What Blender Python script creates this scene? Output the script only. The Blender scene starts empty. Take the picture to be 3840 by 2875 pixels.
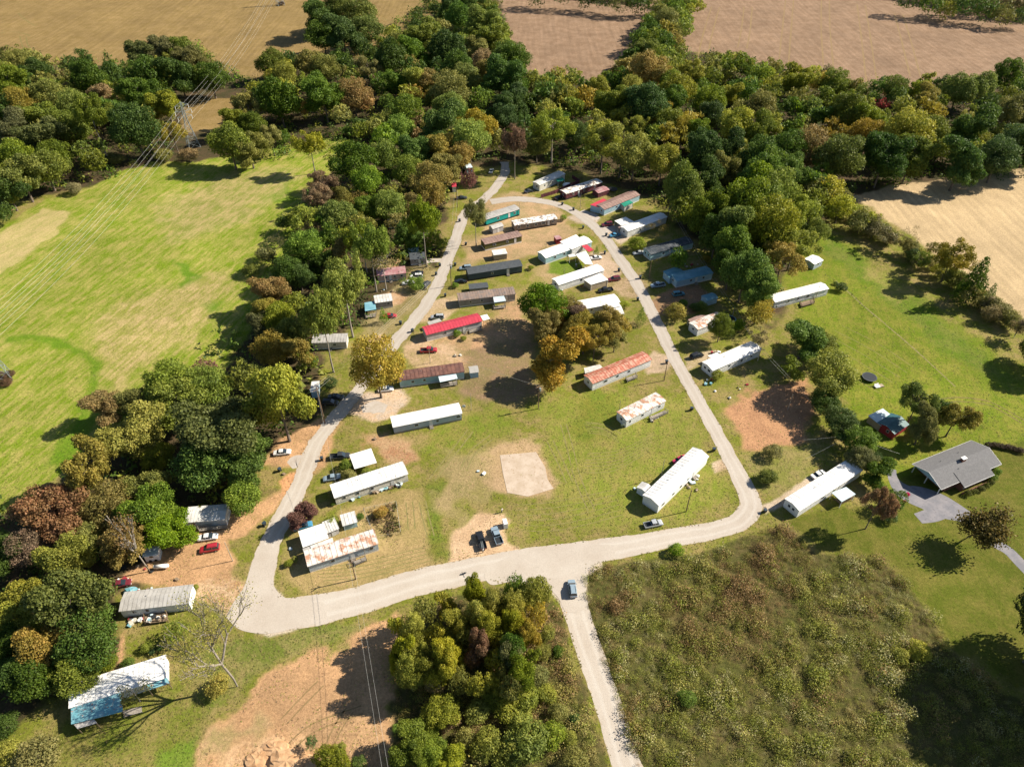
import bpy, math, random
import numpy as np
from mathutils import Vector, Matrix
random.seed(7); RNG = np.random.default_rng(7)
scene = bpy.context.scene
COL = scene.collection
R = math.radians

# ------------------------------------------------------------------ camera
CAM_H, CAM_P, CAM_F = 145.0, R(41.3), 2665.0
cam_data = bpy.data.cameras.new('camera')
cam_data.sensor_width = 36.0
cam_data.lens = CAM_F / 3840.0 * 36.0
cam_data.clip_start = 1.0
cam_data.clip_end = 12000.0
cam = bpy.data.objects.new('camera', cam_data)
COL.objects.link(cam)
cam.location = (0, 0, CAM_H)
cam.rotation_euler = (math.pi / 2 - CAM_P, 0, 0)
scene.camera = cam

# ------------------------------------------------------------------ sky and sun
SUN_EL, SUN_AZ = R(37.5), R(15.0)          # azimuth counted from +X towards +Y
world = bpy.data.worlds.new('World')
scene.world = world
world.use_nodes = True
wn = world.node_tree
bg = wn.nodes['Background']
sky = wn.nodes.new('ShaderNodeTexSky')
sky.sky_type = 'NISHITA'
sky.sun_disc = False
sky.sun_elevation = SUN_EL
sky.sun_rotation = math.pi / 2 - SUN_AZ     # measured from +Y clockwise
sky.altitude = 200
sky.air_density = 1.0
sky.dust_density = 0.6
wn.links.new(sky.outputs[0], bg.inputs[0])
bg.inputs[1].default_value = 0.058
sun_data = bpy.data.lights.new('sun', 'SUN')
sun_data.energy = 5.0
sun_data.angle = R(0.53)
sun_data.color = (1.0, 0.90, 0.75)
sun = bpy.data.objects.new('sun', sun_data)
COL.objects.link(sun)
sun_dir = Vector((math.cos(SUN_EL) * math.cos(SUN_AZ), math.cos(SUN_EL) * math.sin(SUN_AZ), math.sin(SUN_EL)))
sun.rotation_euler = sun_dir.to_track_quat('Z', 'Y').to_euler()
sun.location = (300, 100, 300)
vs = scene.view_settings
vs.view_transform = 'Standard'
vs.look = 'None'
vs.gamma = 1.0
vs.use_curve_mapping = False
vs.exposure = 1.0

# ------------------------------------------------------------------ pixels of the photograph to directions
TILES = {}
for i, row in enumerate(('ABCD', 'EFGH', 'IJKL', 'MNOQ')):
    for j, c in enumerate(row):
        TILES[c] = ((0, 950, 1900, 2840)[j], (0, 700, 1400, 2125)[i])
TILES['V'] = (0, 0)

def npx(t, x, y):
    if t == 'V':
        return x * 1.73599, y * 1.73599
    o = TILES[t]
    return o[0] + x / 2.208, o[1] + y / 2.208

def gp(x, y, z=0.0):
    u = (x - 1920.0) / CAM_F
    v = (y - 1437.5) / CAM_F
    dy = math.cos(CAM_P) - v * math.sin(CAM_P)
    dz = -math.sin(CAM_P) - v * math.cos(CAM_P)
    k = (CAM_H - z) / -dz
    return Vector((u * k, dy * k, z))

def P(t, x, y, z=0.0):
    return gp(*npx(t, x, y), z)

def px_scale(t, x, y):                      # native pixels per metre at that ground pixel
    yy = npx(t, x, y)[1]
    return math.cos(CAM_P) * (yy - 1437.5 + CAM_F * math.tan(CAM_P)) / CAM_H

def height_at(base, t, x, y):               # height of the point seen at a pixel above a known ground point
    nx, ny = npx(t, x, y)
    v = (ny - 1437.5) / CAM_F
    dy = math.cos(CAM_P) - v * math.sin(CAM_P)
    dz = -math.sin(CAM_P) - v * math.cos(CAM_P)
    return CAM_H + dz * base.y / dy

# ------------------------------------------------------------------ object helpers
def tag(o, label=None, cat=None, group=None, kind=None):
    if label: o['label'] = label
    if cat: o['category'] = cat
    if group: o['group'] = group
    if kind: o['kind'] = kind
    return o

def link(name, data, parent=None, mat=None):
    o = bpy.data.objects.new(name, data)
    COL.objects.link(o)
    if parent is not None:
        o.parent = parent
    if mat is not None and data is not None and not data.materials:
        data.materials.append(mat)
    return o

def thing(name, label, cat, loc, rz=0.0, group=None):
    o = link(name, None)
    o.empty_display_size = 0.3
    o.location = loc
    o.rotation_euler = (0, 0, rz)
    return tag(o, label, cat, group)

def copy_tree(o, parent=None):
    c = o.copy()
    COL.objects.link(c)
    c.parent = parent
    for ch in o.children:
        copy_tree(ch, c)
    return c

def np_mesh(name, verts, quads, mat=None, smooth=False):
    verts = np.asarray(verts, dtype=np.float32)
    quads = np.asarray(quads, dtype=np.int32)
    me = bpy.data.meshes.new(name)
    k = quads.shape[1]
    me.vertices.add(len(verts))
    me.vertices.foreach_set('co', verts.ravel())
    me.loops.add(quads.size)
    me.loops.foreach_set('vertex_index', quads.ravel())
    me.polygons.add(len(quads))
    me.polygons.foreach_set('loop_start', np.arange(0, quads.size, k, dtype=np.int32))
    me.polygons.foreach_set('loop_total', np.full(len(quads), k, dtype=np.int32))
    if smooth:
        me.polygons.foreach_set('use_smooth', np.ones(len(quads), dtype=bool))
    me.update(calc_edges=True)
    if mat: me.materials.append(mat)
    return me

class MB:
    """collects simple solids; build() links them as one mesh object"""
    def __init__(s): s.v = []; s.f = []
    def add(s, vs_, fs_):
        n = len(s.v); s.v += [tuple(p) for p in vs_]; s.f += [tuple(i + n for i in f) for f in fs_]; return s
    def box(s, x0, y0, z0, x1, y1, z1):
        return s.add([(x0, y0, z0), (x1, y0, z0), (x1, y1, z0), (x0, y1, z0), (x0, y0, z1), (x1, y0, z1), (x1, y1, z1), (x0, y1, z1)],
                     [(0, 3, 2, 1), (4, 5, 6, 7), (0, 1, 5, 4), (1, 2, 6, 5), (2, 3, 7, 6), (3, 0, 4, 7)])
    def prism(s, pts, z0, z1):               # polygon of (x, y), counter-clockwise, extruded in z
        n = len(pts)
        return s.add([(p[0], p[1], z0) for p in pts] + [(p[0], p[1], z1) for p in pts],
                     [tuple(range(n - 1, -1, -1)), tuple(range(n, 2 * n))] + [(i, (i + 1) % n, n + (i + 1) % n, n + i) for i in range(n)])
    def slab(s, pts, th):                    # polygon of (x, y, z) given a thickness downwards
        n = len(pts)
        return s.add(list(pts) + [(p[0], p[1], p[2] - th) for p in pts],
                     [tuple(range(n)), tuple(range(2 * n - 1, n - 1, -1))] + [((i + 1) % n, i, n + i, n + (i + 1) % n) for i in range(n)])
    def extr(s, prof, x0, x1):               # profile of (y, z) extruded along x
        n = len(prof)
        return s.add([(x0, p[0], p[1]) for p in prof] + [(x1, p[0], p[1]) for p in prof],
                     [tuple(range(n)), tuple(range(2 * n - 1, n - 1, -1))] + [((i + 1) % n, i, n + i, n + (i + 1) % n) for i in range(n)])
    def tube(s, a, b, r0, r1=None, n=6, caps=True):
        r1 = r0 if r1 is None else r1
        a = Vector(a); b = Vector(b); d = (b - a).normalized()
        u = d.orthogonal().normalized(); w = d.cross(u)
        m = len(s.v)
        for p, r in ((a, r0), (b, r1)):
            for i in range(n):
                t = 2 * math.pi * i / n
                s.v.append(tuple(p + (u * math.cos(t) + w * math.sin(t)) * r))
        for i in range(n):
            s.f.append((m + i, m + (i + 1) % n, m + n + (i + 1) % n, m + n + i))
        if caps:
            s.f.append(tuple(range(m + n - 1, m - 1, -1))); s.f.append(tuple(range(m + n, m + 2 * n)))
        return s
    def ball(s, c, rx, ry, rz, seg=8, rings=5, jit=0.0):
        m = len(s.v)
        s.v.append((c[0], c[1], c[2] - rz))
        for i in range(1, rings):
            a = -math.pi / 2 + math.pi * i / rings
            for j in range(seg):
                t = 2 * math.pi * j / seg; k = 1 + random.uniform(-jit, jit)
                s.v.append((c[0] + rx * k * math.cos(a) * math.cos(t), c[1] + ry * k * math.cos(a) * math.sin(t), c[2] + rz * k * math.sin(a)))
        s.v.append((c[0], c[1], c[2] + rz)); top = len(s.v) - 1
        for j in range(seg):
            s.f.append((m, m + 1 + (j + 1) % seg, m + 1 + j))
            for i in range(rings - 2):
                a0 = m + 1 + i * seg
                s.f.append((a0 + j, a0 + (j + 1) % seg, a0 + seg + (j + 1) % seg, a0 + seg + j))
            a0 = m + 1 + (rings - 2) * seg
            s.f.append((a0 + j, a0 + (j + 1) % seg, top))
        return s
    def mesh(s, name, mat=None, smooth=False):
        me = bpy.data.meshes.new(name)
        me.from_pydata(s.v, [], s.f)
        if smooth:
            me.polygons.foreach_set('use_smooth', [True] * len(s.f))
        me.update()
        if mat: me.materials.append(mat)
        return me
    def build(s, name, mat=None, parent=None, smooth=False):
        return link(name, s.mesh(name, mat, smooth), parent)

# ------------------------------------------------------------------ materials
def nodes_of(name):
    m = bpy.data.materials.new(name)
    m.use_nodes = True
    nt = m.node_tree
    return m, nt, nt.nodes['Principled BSDF']

def N(nt, typ, **kw):
    n = nt.nodes.new(typ)
    for k, v in kw.items():
        if k.startswith('i_'):
            key = k[2:]
            n.inputs[int(key) if key.isdigit() else key.replace('_', ' ')].default_value = v
        else:
            setattr(n, k, v)
    return n

def rgba(c): return (c[0], c[1], c[2], 1.0)

def mixc(nt, fac, a, b, blend='MIX'):
    n = N(nt, 'ShaderNodeMix', data_type='RGBA', blend_type=blend)
    for s_, v in ((0, fac), (6, a), (7, b)):
        if isinstance(v, (int, float)): n.inputs[s_].default_value = v
        elif isinstance(v, tuple): n.inputs[s_].default_value = rgba(v)
        else: nt.links.new(v, n.inputs[s_])
    return n.outputs[2]

def ramp(nt, fac, lo, hi):
    n = N(nt, 'ShaderNodeMapRange', i_1=lo, i_2=hi)
    nt.links.new(fac, n.inputs[0])
    return n.outputs[0]

def noise(nt, vec, scale, detail=3.0, rough=0.6):
    n = N(nt, 'ShaderNodeTexNoise', i_Scale=scale, i_Detail=detail, i_Roughness=rough)
    if vec is not None: nt.links.new(vec, n.inputs['Vector'])
    return n.outputs['Fac']

def stretch(nt, vec, rz, sc):
    n = N(nt, 'ShaderNodeMapping')
    n.inputs['Rotation'].default_value = (0, 0, rz)
    n.inputs['Scale'].default_value = sc
    nt.links.new(vec, n.inputs['Vector'])
    return n.outputs[0]

def surf(name, a, b=None, scale=1.5, lo=0.4, hi=0.62, rough=0.7, metal=0.0, bump=0.0, ribs=None, rib_axis=0, c=None, coord='pos', spec=0.3, objvar=0.0):
    """procedural surface: a broken up by b, ribbed along an axis if asked for"""
    m, nt, bs = nodes_of(name)
    if coord == 'pos':
        vec = N(nt, 'ShaderNodeNewGeometry').outputs['Position']
    else:
        vec = N(nt, 'ShaderNodeTexCoord').outputs['Object']
    col = None
    if b is not None:
        f = ramp(nt, noise(nt, vec, scale, 5.0, 0.65), lo, hi)
        col = mixc(nt, f, a, b)
        if c is not None:
            f2 = ramp(nt, noise(nt, vec, scale * 3.1, 4.0, 0.7), 0.56, 0.68)
            col = mixc(nt, f2, col, c)
    else:
        col = mixc(nt, ramp(nt, noise(nt, vec, 2.0, 4.0), 0.3, 0.7), tuple(x * 0.88 for x in a), tuple(min(1, x * 1.06) for x in a))
    if objvar:
        oi = N(nt, 'ShaderNodeObjectInfo').outputs['Random']
        mr = N(nt, 'ShaderNodeMapRange', i_3=1 - objvar, i_4=1 + objvar * 0.4)
        nt.links.new(oi, mr.inputs[0])
        cmb = N(nt, 'ShaderNodeCombineColor')
        for k in range(3): nt.links.new(mr.outputs[0], cmb.inputs[k])
        col = mixc(nt, 1.0, col, cmb.outputs[0], 'MULTIPLY')
    nt.links.new(col, bs.inputs['Base Color'])
    bs.inputs['Roughness'].default_value = rough
    bs.inputs['Metallic'].default_value = metal
    bs.inputs['Specular IOR Level'].default_value = spec
    hgt = None
    if ribs:
        tc = N(nt, 'ShaderNodeTexCoord').outputs['Object']
        w = N(nt, 'ShaderNodeTexWave', wave_type='BANDS', bands_direction='XYZ'[rib_axis], i_Scale=ribs)
        nt.links.new(tc, w.inputs['Vector'])
        bp = N(nt, 'ShaderNodeBump', i_Strength=0.6, i_Distance=0.05)
        nt.links.new(w.outputs['Fac'], bp.inputs['Height'])
        nt.links.new(bp.outputs[0], bs.inputs['Normal'])
    elif bump:
        bp = N(nt, 'ShaderNodeBump', i_Strength=bump, i_Distance=0.08)
        nt.links.new(noise(nt, vec, 9.0, 4.0), bp.inputs['Height'])
        nt.links.new(bp.outputs[0], bs.inputs['Normal'])
    return m

def glass_mat(name, c=(0.02, 0.03, 0.04)):
    m, nt, bs = nodes_of(name)
    bs.inputs['Base Color'].default_value = rgba(c)
    bs.inputs['Roughness'].default_value = 0.06
    bs.inputs['Specular IOR Level'].default_value = 0.8
    return m

def paint_mat(name, c):
    m, nt, bs = nodes_of(name)
    vec = N(nt, 'ShaderNodeTexCoord').outputs['Object']
    col = mixc(nt, ramp(nt, noise(nt, vec, 3.0, 4.0), 0.35, 0.75), c, tuple(x * 0.8 + 0.02 for x in c))
    nt.links.new(col, bs.inputs['Base Color'])
    bs.inputs['Roughness'].default_value = 0.32
    bs.inputs['Metallic'].default_value = 0.15
    bs.inputs['Coat Weight'].default_value = 0.35
    bs.inputs['Coat Roughness'].default_value = 0.12
    return m

M = {}
M['glass'] = glass_mat('window_glass')
M['white'] = surf('white_paint', (0.78, 0.78, 0.76), rough=0.55)
M['trim'] = surf('off_white_trim', (0.62, 0.63, 0.62), rough=0.6)
M['dark'] = surf('dark_plastic', (0.025, 0.03, 0.035), rough=0.5, coord='obj')
M['rubber'] = surf('rubber', (0.02, 0.02, 0.02), rough=0.85, coord='obj')
M['chrome'] = surf('grey_metal', (0.45, 0.46, 0.47), rough=0.35, metal=0.7, coord='obj')
M['wood'] = surf('weathered_wood', (0.26, 0.19, 0.12), (0.15, 0.11, 0.08), 3.0, rough=0.85)
M['greywood'] = surf('grey_wood', (0.30, 0.27, 0.23), (0.2, 0.18, 0.15), 3.0, rough=0.85)
M['pole'] = surf('pole_wood', (0.20, 0.13, 0.085), (0.13, 0.09, 0.06), 2.0, rough=0.9)
M['palepole'] = surf('pale_pole_wood', (0.42, 0.36, 0.28), (0.3, 0.26, 0.2), 2.0, rough=0.9)
M['steel'] = surf('galvanised_steel', (0.36, 0.41, 0.42), (0.28, 0.33, 0.34), 1.0, rough=0.5, metal=0.4)
M['wire'] = surf('wire_aluminium', (0.5, 0.5, 0.46), rough=0.5, metal=0.3)
M['concrete'] = surf('concrete', (0.47, 0.39, 0.31), (0.40, 0.32, 0.24), 0.35, c=(0.33, 0.24, 0.16), rough=0.9, bump=0.25)
M['brick'] = surf('brown_brick', (0.20, 0.09, 0.06), (0.13, 0.06, 0.045), 4.0, rough=0.85)
M['bark'] = surf('bark', (0.16, 0.13, 0.10), (0.09, 0.07, 0.055), 2.5, rough=0.95, coord='obj')
M['palebark'] = surf('pale_bark', (0.28, 0.25, 0.21), (0.17, 0.15, 0.125), 2.0, rough=0.95, coord='obj')

# ================================================================== GROUND
def vnoise(x, y, seed=0):
    xi = np.floor(x).astype(np.int64); yi = np.floor(y).astype(np.int64)
    fx = x - xi; fy = y - yi
    fx = fx * fx * (3 - 2 * fx); fy = fy * fy * (3 - 2 * fy)
    def h(a, b):
        n = (a * 374761393 + b * 668265263 + seed * 974634777) & 0xffffffff
        n = ((n ^ (n >> 13)) * 1274126177) & 0xffffffff
        return ((n ^ (n >> 16)) & 0xffff) / 65535.0
    return (h(xi, yi) * (1 - fx) + h(xi + 1, yi) * fx) * (1 - fy) + (h(xi, yi + 1) * (1 - fx) + h(xi + 1, yi + 1) * fx) * fy

def fbm(x, y, seed=0, oct=4):
    s = 0; a = 0.5; t = 0
    for o in range(oct):
        s = s + a * vnoise(x * 2 ** o, y * 2 ** o, seed + o); t += a; a *= 0.55
    return s / t

def sdf(px, py, poly):                       # positive inside
    n = len(poly)
    d = np.full(px.shape, 1e12); ins = np.zeros(px.shape, bool)
    for i in range(n):
        ax, ay = poly[i]; bx, by = poly[(i + 1) % n]
        ex, ey = bx - ax, by - ay
        wx, wy = px - ax, py - ay
        t = np.clip((wx * ex + wy * ey) / (ex * ex + ey * ey + 1e-12), 0, 1)
        d = np.minimum(d, (wx - ex * t) ** 2 + (wy - ey * t) ** 2)
        c = ((ay > py) != (by > py)) & (px < (bx - ax) * (py - ay) / ((by - ay) if by != ay else 1e-12) + ax)
        ins ^= c
    d = np.sqrt(d)
    return np.where(ins, d, -d)

def vpoly(pts, t='V'):
    return [tuple(P(t, *p)[:2]) for p in pts]

LAWN_A, LAWN_B = (0.152, 0.168, 0.022), (0.250, 0.195, 0.075)
DIRT_A, DIRT_B = (0.49, 0.295, 0.155), (0.37, 0.225, 0.115)
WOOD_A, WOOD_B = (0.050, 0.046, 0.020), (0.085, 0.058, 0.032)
MEAD_A, MEAD_B = (0.140, 0.205, 0.011), (0.315, 0.280, 0.080)
FIELD_A, FIELD_B = (0.245, 0.170, 0.072), (0.190, 0.132, 0.046)
FPINK_A, FPINK_B = (0.265, 0.180, 0.118), (0.200, 0.130, 0.080)
FPALE_A, FPALE_B = (0.46, 0.345, 0.20), (0.40, 0.30, 0.17)
GREEN_A, GREEN_B = (0.118, 0.168, 0.010), (0.205, 0.200, 0.034)
RICH_A, RICH_B = (0.085, 0.105, 0.011), (0.145, 0.135, 0.028)
SCRUB_A, SCRUB_B = (0.080, 0.082, 0.022), (0.11, 0.09, 0.035)
GRAV_A, GRAV_B = (0.55, 0.47, 0.38), (0.50, 0.42, 0.33)
RED_A, RED_B = (0.34, 0.185, 0.10), (0.27, 0.15, 0.08)
STRAW_A, STRAW_B = (0.36, 0.26, 0.12), (0.25, 0.20, 0.075)
# name, polygon (V pixels), colours, softness m, edge noise m, streak, object
ZONES = [
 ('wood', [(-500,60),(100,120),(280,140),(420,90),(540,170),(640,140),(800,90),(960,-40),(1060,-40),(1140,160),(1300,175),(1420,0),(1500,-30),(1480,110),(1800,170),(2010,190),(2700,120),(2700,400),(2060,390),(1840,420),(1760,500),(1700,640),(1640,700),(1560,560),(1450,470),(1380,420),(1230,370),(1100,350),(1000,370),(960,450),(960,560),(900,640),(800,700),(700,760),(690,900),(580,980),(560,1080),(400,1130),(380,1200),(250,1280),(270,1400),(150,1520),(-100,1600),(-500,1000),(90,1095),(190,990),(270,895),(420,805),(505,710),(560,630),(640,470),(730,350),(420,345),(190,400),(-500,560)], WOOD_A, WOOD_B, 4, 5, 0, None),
 ('crop_field', [(-700,-120),(1000,-120),(960,10),(880,60),(820,95),(770,130),(720,118),(640,125),(560,170),(500,160),(300,145),(100,140),(-700,90)], FIELD_A, FIELD_B, 2, 3, 0.55, 'crop_field'),
 ('gap', [(390,213),(510,213),(480,283),(400,290)], FIELD_A, FIELD_B, 1.5, 2, 0.4, None),
 ('meadow', [(-500,680),(-200,560),(0,490),(90,438),(190,403),(265,368),(330,353),(420,348),(520,330),(620,316),(700,298),(790,305),(800,340),(720,370),(660,400),(650,440),(640,500),(612,560),(590,620),(560,670),(540,730),(490,790),(440,825),(360,885),(270,955),(180,990),(120,1040),(60,1080),(0,1110),(-500,1250)], MEAD_A, MEAD_B, 1.2, 2.0, 1.0, 'meadow'),
 ('tanstrip', [(-300,720),(-300,560),(0,505),(95,450),(155,458),(120,505),(60,550),(0,592)], (0.42,0.33,0.15), (0.30,0.28,0.09), 1.0, 1.5, 1.0, 'meadow'),
 ('ring', [(30,722),(90,728),(160,742),(200,770),(212,800),(205,850),(180,890),(165,885),(190,840),(195,800),(180,770),(140,750),(80,742),(20,738)], (0.10,0.18,0.010), (0.13,0.2,0.015), 2, 2, 0.2, 'meadow'),
 ('lush', [(390,560),(420,575),(425,610),(480,660),(470,680),(430,660),(395,625),(380,590)], (0.095,0.18,0.010), (0.13,0.2,0.02), 2, 3, 0.3, 'meadow'),
 ('lush2', [(530,385),(610,385),(640,430),(540,440)], (0.10,0.185,0.010), (0.15,0.21,0.02), 3, 3, 0.3, 'meadow'),
 ('lush3', [(180,880),(215,870),(200,960),(150,1010),(110,1010),(130,960)], (0.10,0.185,0.010), (0.15,0.21,0.02), 3, 3, 0.3, 'meadow'),
 ('dry', [(290,640),(470,590),(500,620),(380,760),(250,840),(200,720)], (0.22,0.225,0.045), (0.42,0.32,0.15), 8, 6, 1.0, 'meadow'),
 ('dry2', [(330,440),(560,360),(640,380),(520,480),(380,520)], (0.2,0.22,0.045), (0.38,0.30,0.13), 8, 6, 1.0, 'meadow'),
 ('stubble_field', [(1042,-120),(1440,-120),(1425,28),(1385,75),(1335,130),(1305,178),(1210,172),(1142,165),(1100,80)], FPINK_A, FPINK_B, 1, 2, 0.25, 'stubble_field'),
 ('stubble_field2', [(1505,-120),(2800,-120),(2800,160),(2212,182),(2080,180),(1950,192),(1850,182),(1760,165),(1660,152),(1560,115),(1468,112),(1490,50)], FPINK_A, FPINK_B, 1, 2, 0.25, 'stubble_field'),
 ('pale_field', [(1838,422),(1960,398),(2212,366),(2800,330),(2800,1000),(2330,800),(2212,695),(2100,605),(2000,532),(1900,462)], FPALE_A, FPALE_B, 1, 1.5, 0.35, 'harvested_field'),
 ('green', [(1690,600),(1760,470),(1850,545),(2000,648),(2130,742),(2300,850),(2500,1000),(2500,1300),(2000,1180),(1890,1050),(1850,930),(1800,800),(1740,700)], GREEN_A, GREEN_B, 3, 3, 0.5, None),
 ('greenband', [(1760,470),(1840,545),(2000,650),(2130,760),(2212,850),(2100,800),(1960,690),(1850,600),(1770,540)], (0.095,0.155,0.01), (0.15,0.17,0.03), 4, 4, 0.3, None),
 ('rich', [(1690,1120),(1880,1090),(1960,1030),(2260,940),(2600,1000),(2600,1500),(2212,1500),(2075,1420),(2040,1360),(1950,1240),(1900,1200),(1780,1190)], RICH_A, RICH_B, 2, 2, 0.3, None),
 ('bare_w', [(1870,560),(2000,640),(1960,660),(1870,600)], (0.17,0.19,0.03), (0.26,0.22,0.07), 4, 4, 0.3, None),
 ('scrub1', [(1262,1250),(1300,1222),(1500,1196),(1640,1150),(1700,1135),(1760,1195),(1900,1205),(1955,1250),(2045,1385),(2080,1430),(2150,1490),(2330,1560),(2450,1800),(1410,1800),(1325,1510),(1275,1330)], SCRUB_A, SCRUB_B, 0.7, 0.8, 0, 'scrubland'),
 ('scrub2', [(850,1420),(905,1322),(970,1290),(1100,1262),(1185,1285),(1215,1330),(1245,1440),(1290,1580),(1340,1800),(820,1800),(850,1600),(840,1500)], SCRUB_A, SCRUB_B, 0.8, 1.0, 0, 'scrubland'),
 ('d_bl', [(380,1800),(430,1610),(480,1550),(570,1480),(690,1415),(790,1358),(860,1335),(910,1315),(850,1420),(835,1500),(845,1600),(820,1800)], DIRT_A, DIRT_B, 1.5, 3.0, 0.15, 'dirt_lot'),
 ('d_bl2', [(480,1640),(560,1590),(660,1600),(680,1656),(600,1700),(470,1700)], (0.56,0.37,0.21), (0.44,0.27,0.14), 1.5, 2.5, 0, 'dirt_lot'),
 ('d_bl3', [(560,1500),(700,1440),(790,1420),(800,1500),(700,1560),(580,1560)], (0.40,0.245,0.13), (0.34,0.21,0.11), 3, 4, 0.3, 'dirt_lot'),
 ('d_bl4', [(600,1560),(760,1510),(820,1560),(800,1620),(680,1640)], (0.44,0.28,0.15), (0.30,0.19,0.10), 3, 4, 0.4, 'dirt_lot'),
 ('d_bl5', [(440,1590),(520,1540),(560,1570),(500,1640),(440,1650)], (0.30,0.235,0.10), (0.42,0.28,0.15), 3, 4, 0.0, 'dirt_lot'),
 ('g_verge', [(420,1420),(560,1370),(720,1345),(790,1348),(680,1400),(560,1460),(480,1520),(430,1570),(380,1540)], (0.125,0.155,0.026), (0.24,0.20,0.075), 2, 2, 0.2, None),
 ('g_bl', [(100,1500),(430,1480),(440,1580),(390,1660),(100,1680)], (0.13,0.155,0.02), (0.22,0.18,0.06), 3, 3, 0.2, None),
 ('g_slope', [(330,1640),(420,1580),(420,1656),(330,1700)], (0.12,0.19,0.02), (0.15,0.2,0.03), 2, 2, 0, None),
 ('d_M', [(255,1390),(275,1360),(265,1430),(240,1460)], DIRT_A, DIRT_B, 1, 1, 0, None),
 ('d_I', [(240,1260),(330,1200),(420,1150),(470,1120),(520,1105),(560,1120),(545,1150),(495,1165),(510,1210),(500,1265),(430,1262),(400,1275),(310,1270)], DIRT_A, DIRT_B, 1.2, 1.5, 0, 'dirt_lot'),
 ('d_I2', [(420,1262),(500,1240),(545,1260),(600,1300),(560,1350),(490,1330),(420,1300)], (0.52,0.37,0.23), DIRT_B, 1.5, 1.5, 0, None),
 ('d_J1', [(575,1000),(600,950),(690,905),(740,915),(700,1000),(640,1060),(590,1100),(560,1120),(520,1105),(560,1080),(600,1060),(640,1010),(600,1010)], DIRT_A, DIRT_B, 1.5, 1.5, 0, None),
 ('d_orange', [(602,1040),(625,1020),(645,1022),(635,1055),(610,1070)], (0.55,0.29,0.14), (0.45,0.24,0.12), 0.8, 0.8, 0, None),
 ('d_J2', [(740,895),(790,850),(860,840),(880,865),(850,900),(800,910)], (0.50,0.36,0.24), (0.42,0.35,0.28), 1.5, 1.5, 0, None),
 ('d_J3', [(780,945),(850,935),(900,960),(890,990),(840,995),(800,970)], RED_A, (0.40,0.27,0.15), 2, 2.5, 0.2, None),
 ('straw1', [(740,1100),(870,1055),(910,1060),(935,1200),(960,1230),(800,1290),(680,1290),(600,1250),(620,1180)], STRAW_A, STRAW_B, 2, 2, 0.5, None),
 ('gstrip', [(918,1050),(950,1040),(960,1110),(970,1200),(945,1220),(930,1130)], (0.12,0.16,0.022), (0.16,0.16,0.03), 1.5, 2, 0.2, None),
 ('d_slab', [(1040,985),(1090,955),(1150,945),(1190,985),(1215,1060),(1160,1080),(1075,1060),(1035,1030)], (0.40,0.28,0.16), (0.34,0.24,0.125), 2.5, 3, 0.3, None),
 ('d_mid', [(960,1000),(1060,960),(1050,1060),(1000,1110),(950,1090)], (0.31,0.235,0.115), (0.22,0.185,0.075), 4, 4, 0.6, None),
 ('d_truck', [(985,1140),(1040,1105),(1090,1110),(1100,1170),(1150,1205),(1050,1240),(960,1250)], (0.52,0.37,0.23), (0.44,0.30,0.18), 1.2, 1.2, 0, None),
 ('g_k', [(1220,840),(1340,850),(1500,880),(1560,1010),(1590,1090),(1400,1140),(1240,1150),(1200,1060),(1180,940),(1130,880)], (0.165,0.198,0.026), (0.245,0.21,0.060), 5, 5, 0.6, None),
 ('g_k2', [(1250,830),(1350,850),(1330,950),(1270,960),(1220,900)], (0.125,0.165,0.02), (0.18,0.175,0.03), 4, 4, 0.2, None),
 ('g_k3', [(1000,880),(1120,870),(1100,940),(1000,960),(960,1000),(930,960)], (0.14,0.182,0.02), (0.22,0.19,0.05), 5, 5, 0.4, None),
 ('d_mid2', [(985,720),(1040,690),(1120,640),(1150,680),(1140,740),(1060,790),(960,800),(880,790),(880,745)], (0.40,0.25,0.14), (0.28,0.205,0.10), 3, 3.5, 0, None),
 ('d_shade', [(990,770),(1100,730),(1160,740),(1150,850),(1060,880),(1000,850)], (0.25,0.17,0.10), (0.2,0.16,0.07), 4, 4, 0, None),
 ('d_top', [(1050,425),(1120,420),(1200,440),(1245,500),(1200,540),(1130,560),(1050,560),(990,580),(1000,530),(1040,500)], (0.41,0.275,0.155), (0.29,0.22,0.11), 3, 3, 0, 'dirt_lot'),
 ('d_F1', [(780,700),(830,640),(870,600),(920,570),(960,590),(900,660),(850,720),(800,745)], (0.30,0.24,0.12), (0.22,0.18,0.07), 3, 2, 0, None),
 ('d_Fa', [(820,640),(850,625),(880,640),(860,655),(825,665)], (0.48,0.34,0.22), DIRT_B, 1, 1, 0, None),
 ('d_Fb', [(770,745),(830,720),(850,745),(800,775),(770,770)], (0.48,0.36,0.22), DIRT_B, 1, 1.5, 0, None),
 ('d_Fc', [(820,580),(860,560),(870,585),(830,600)], (0.46,0.32,0.2), DIRT_B, 1, 1.5, 0, None),
 ('d_Fd', [(870,740),(920,725),(980,745),(1000,770),(940,800),(880,790),(860,770)], (0.46,0.32,0.2), (0.3,0.23,0.11), 2, 2.5, 0, None),
 ('d_Fe', [(930,650),(990,640),(1000,655),(960,690),(900,700),(880,720),(900,670)], (0.45,0.33,0.21), (0.33,0.25,0.13), 2, 2, 0, None),
 ('d_Ga', [(1270,550),(1320,540),(1340,590),(1310,610),(1280,590)], (0.46,0.34,0.24), (0.38,0.29,0.19), 1.2, 1.2, 0, None),
 ('d_Gb', [(1300,610),(1380,590),(1400,640),(1340,640)], (0.40,0.29,0.18), (0.24,0.19,0.08), 1.5, 1.5, 0, None),
 ('d_Gc', [(1200,640),(1150,580),(1190,560),(1240,600)], (0.27,0.21,0.09), (0.34,0.24,0.13), 3, 3, 0, None),
 ('g_lawn_g', [(1190,560),(1260,565),(1250,600),(1180,590)], (0.115,0.175,0.016), (0.14,0.18,0.03), 1, 1, 0, None),
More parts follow.
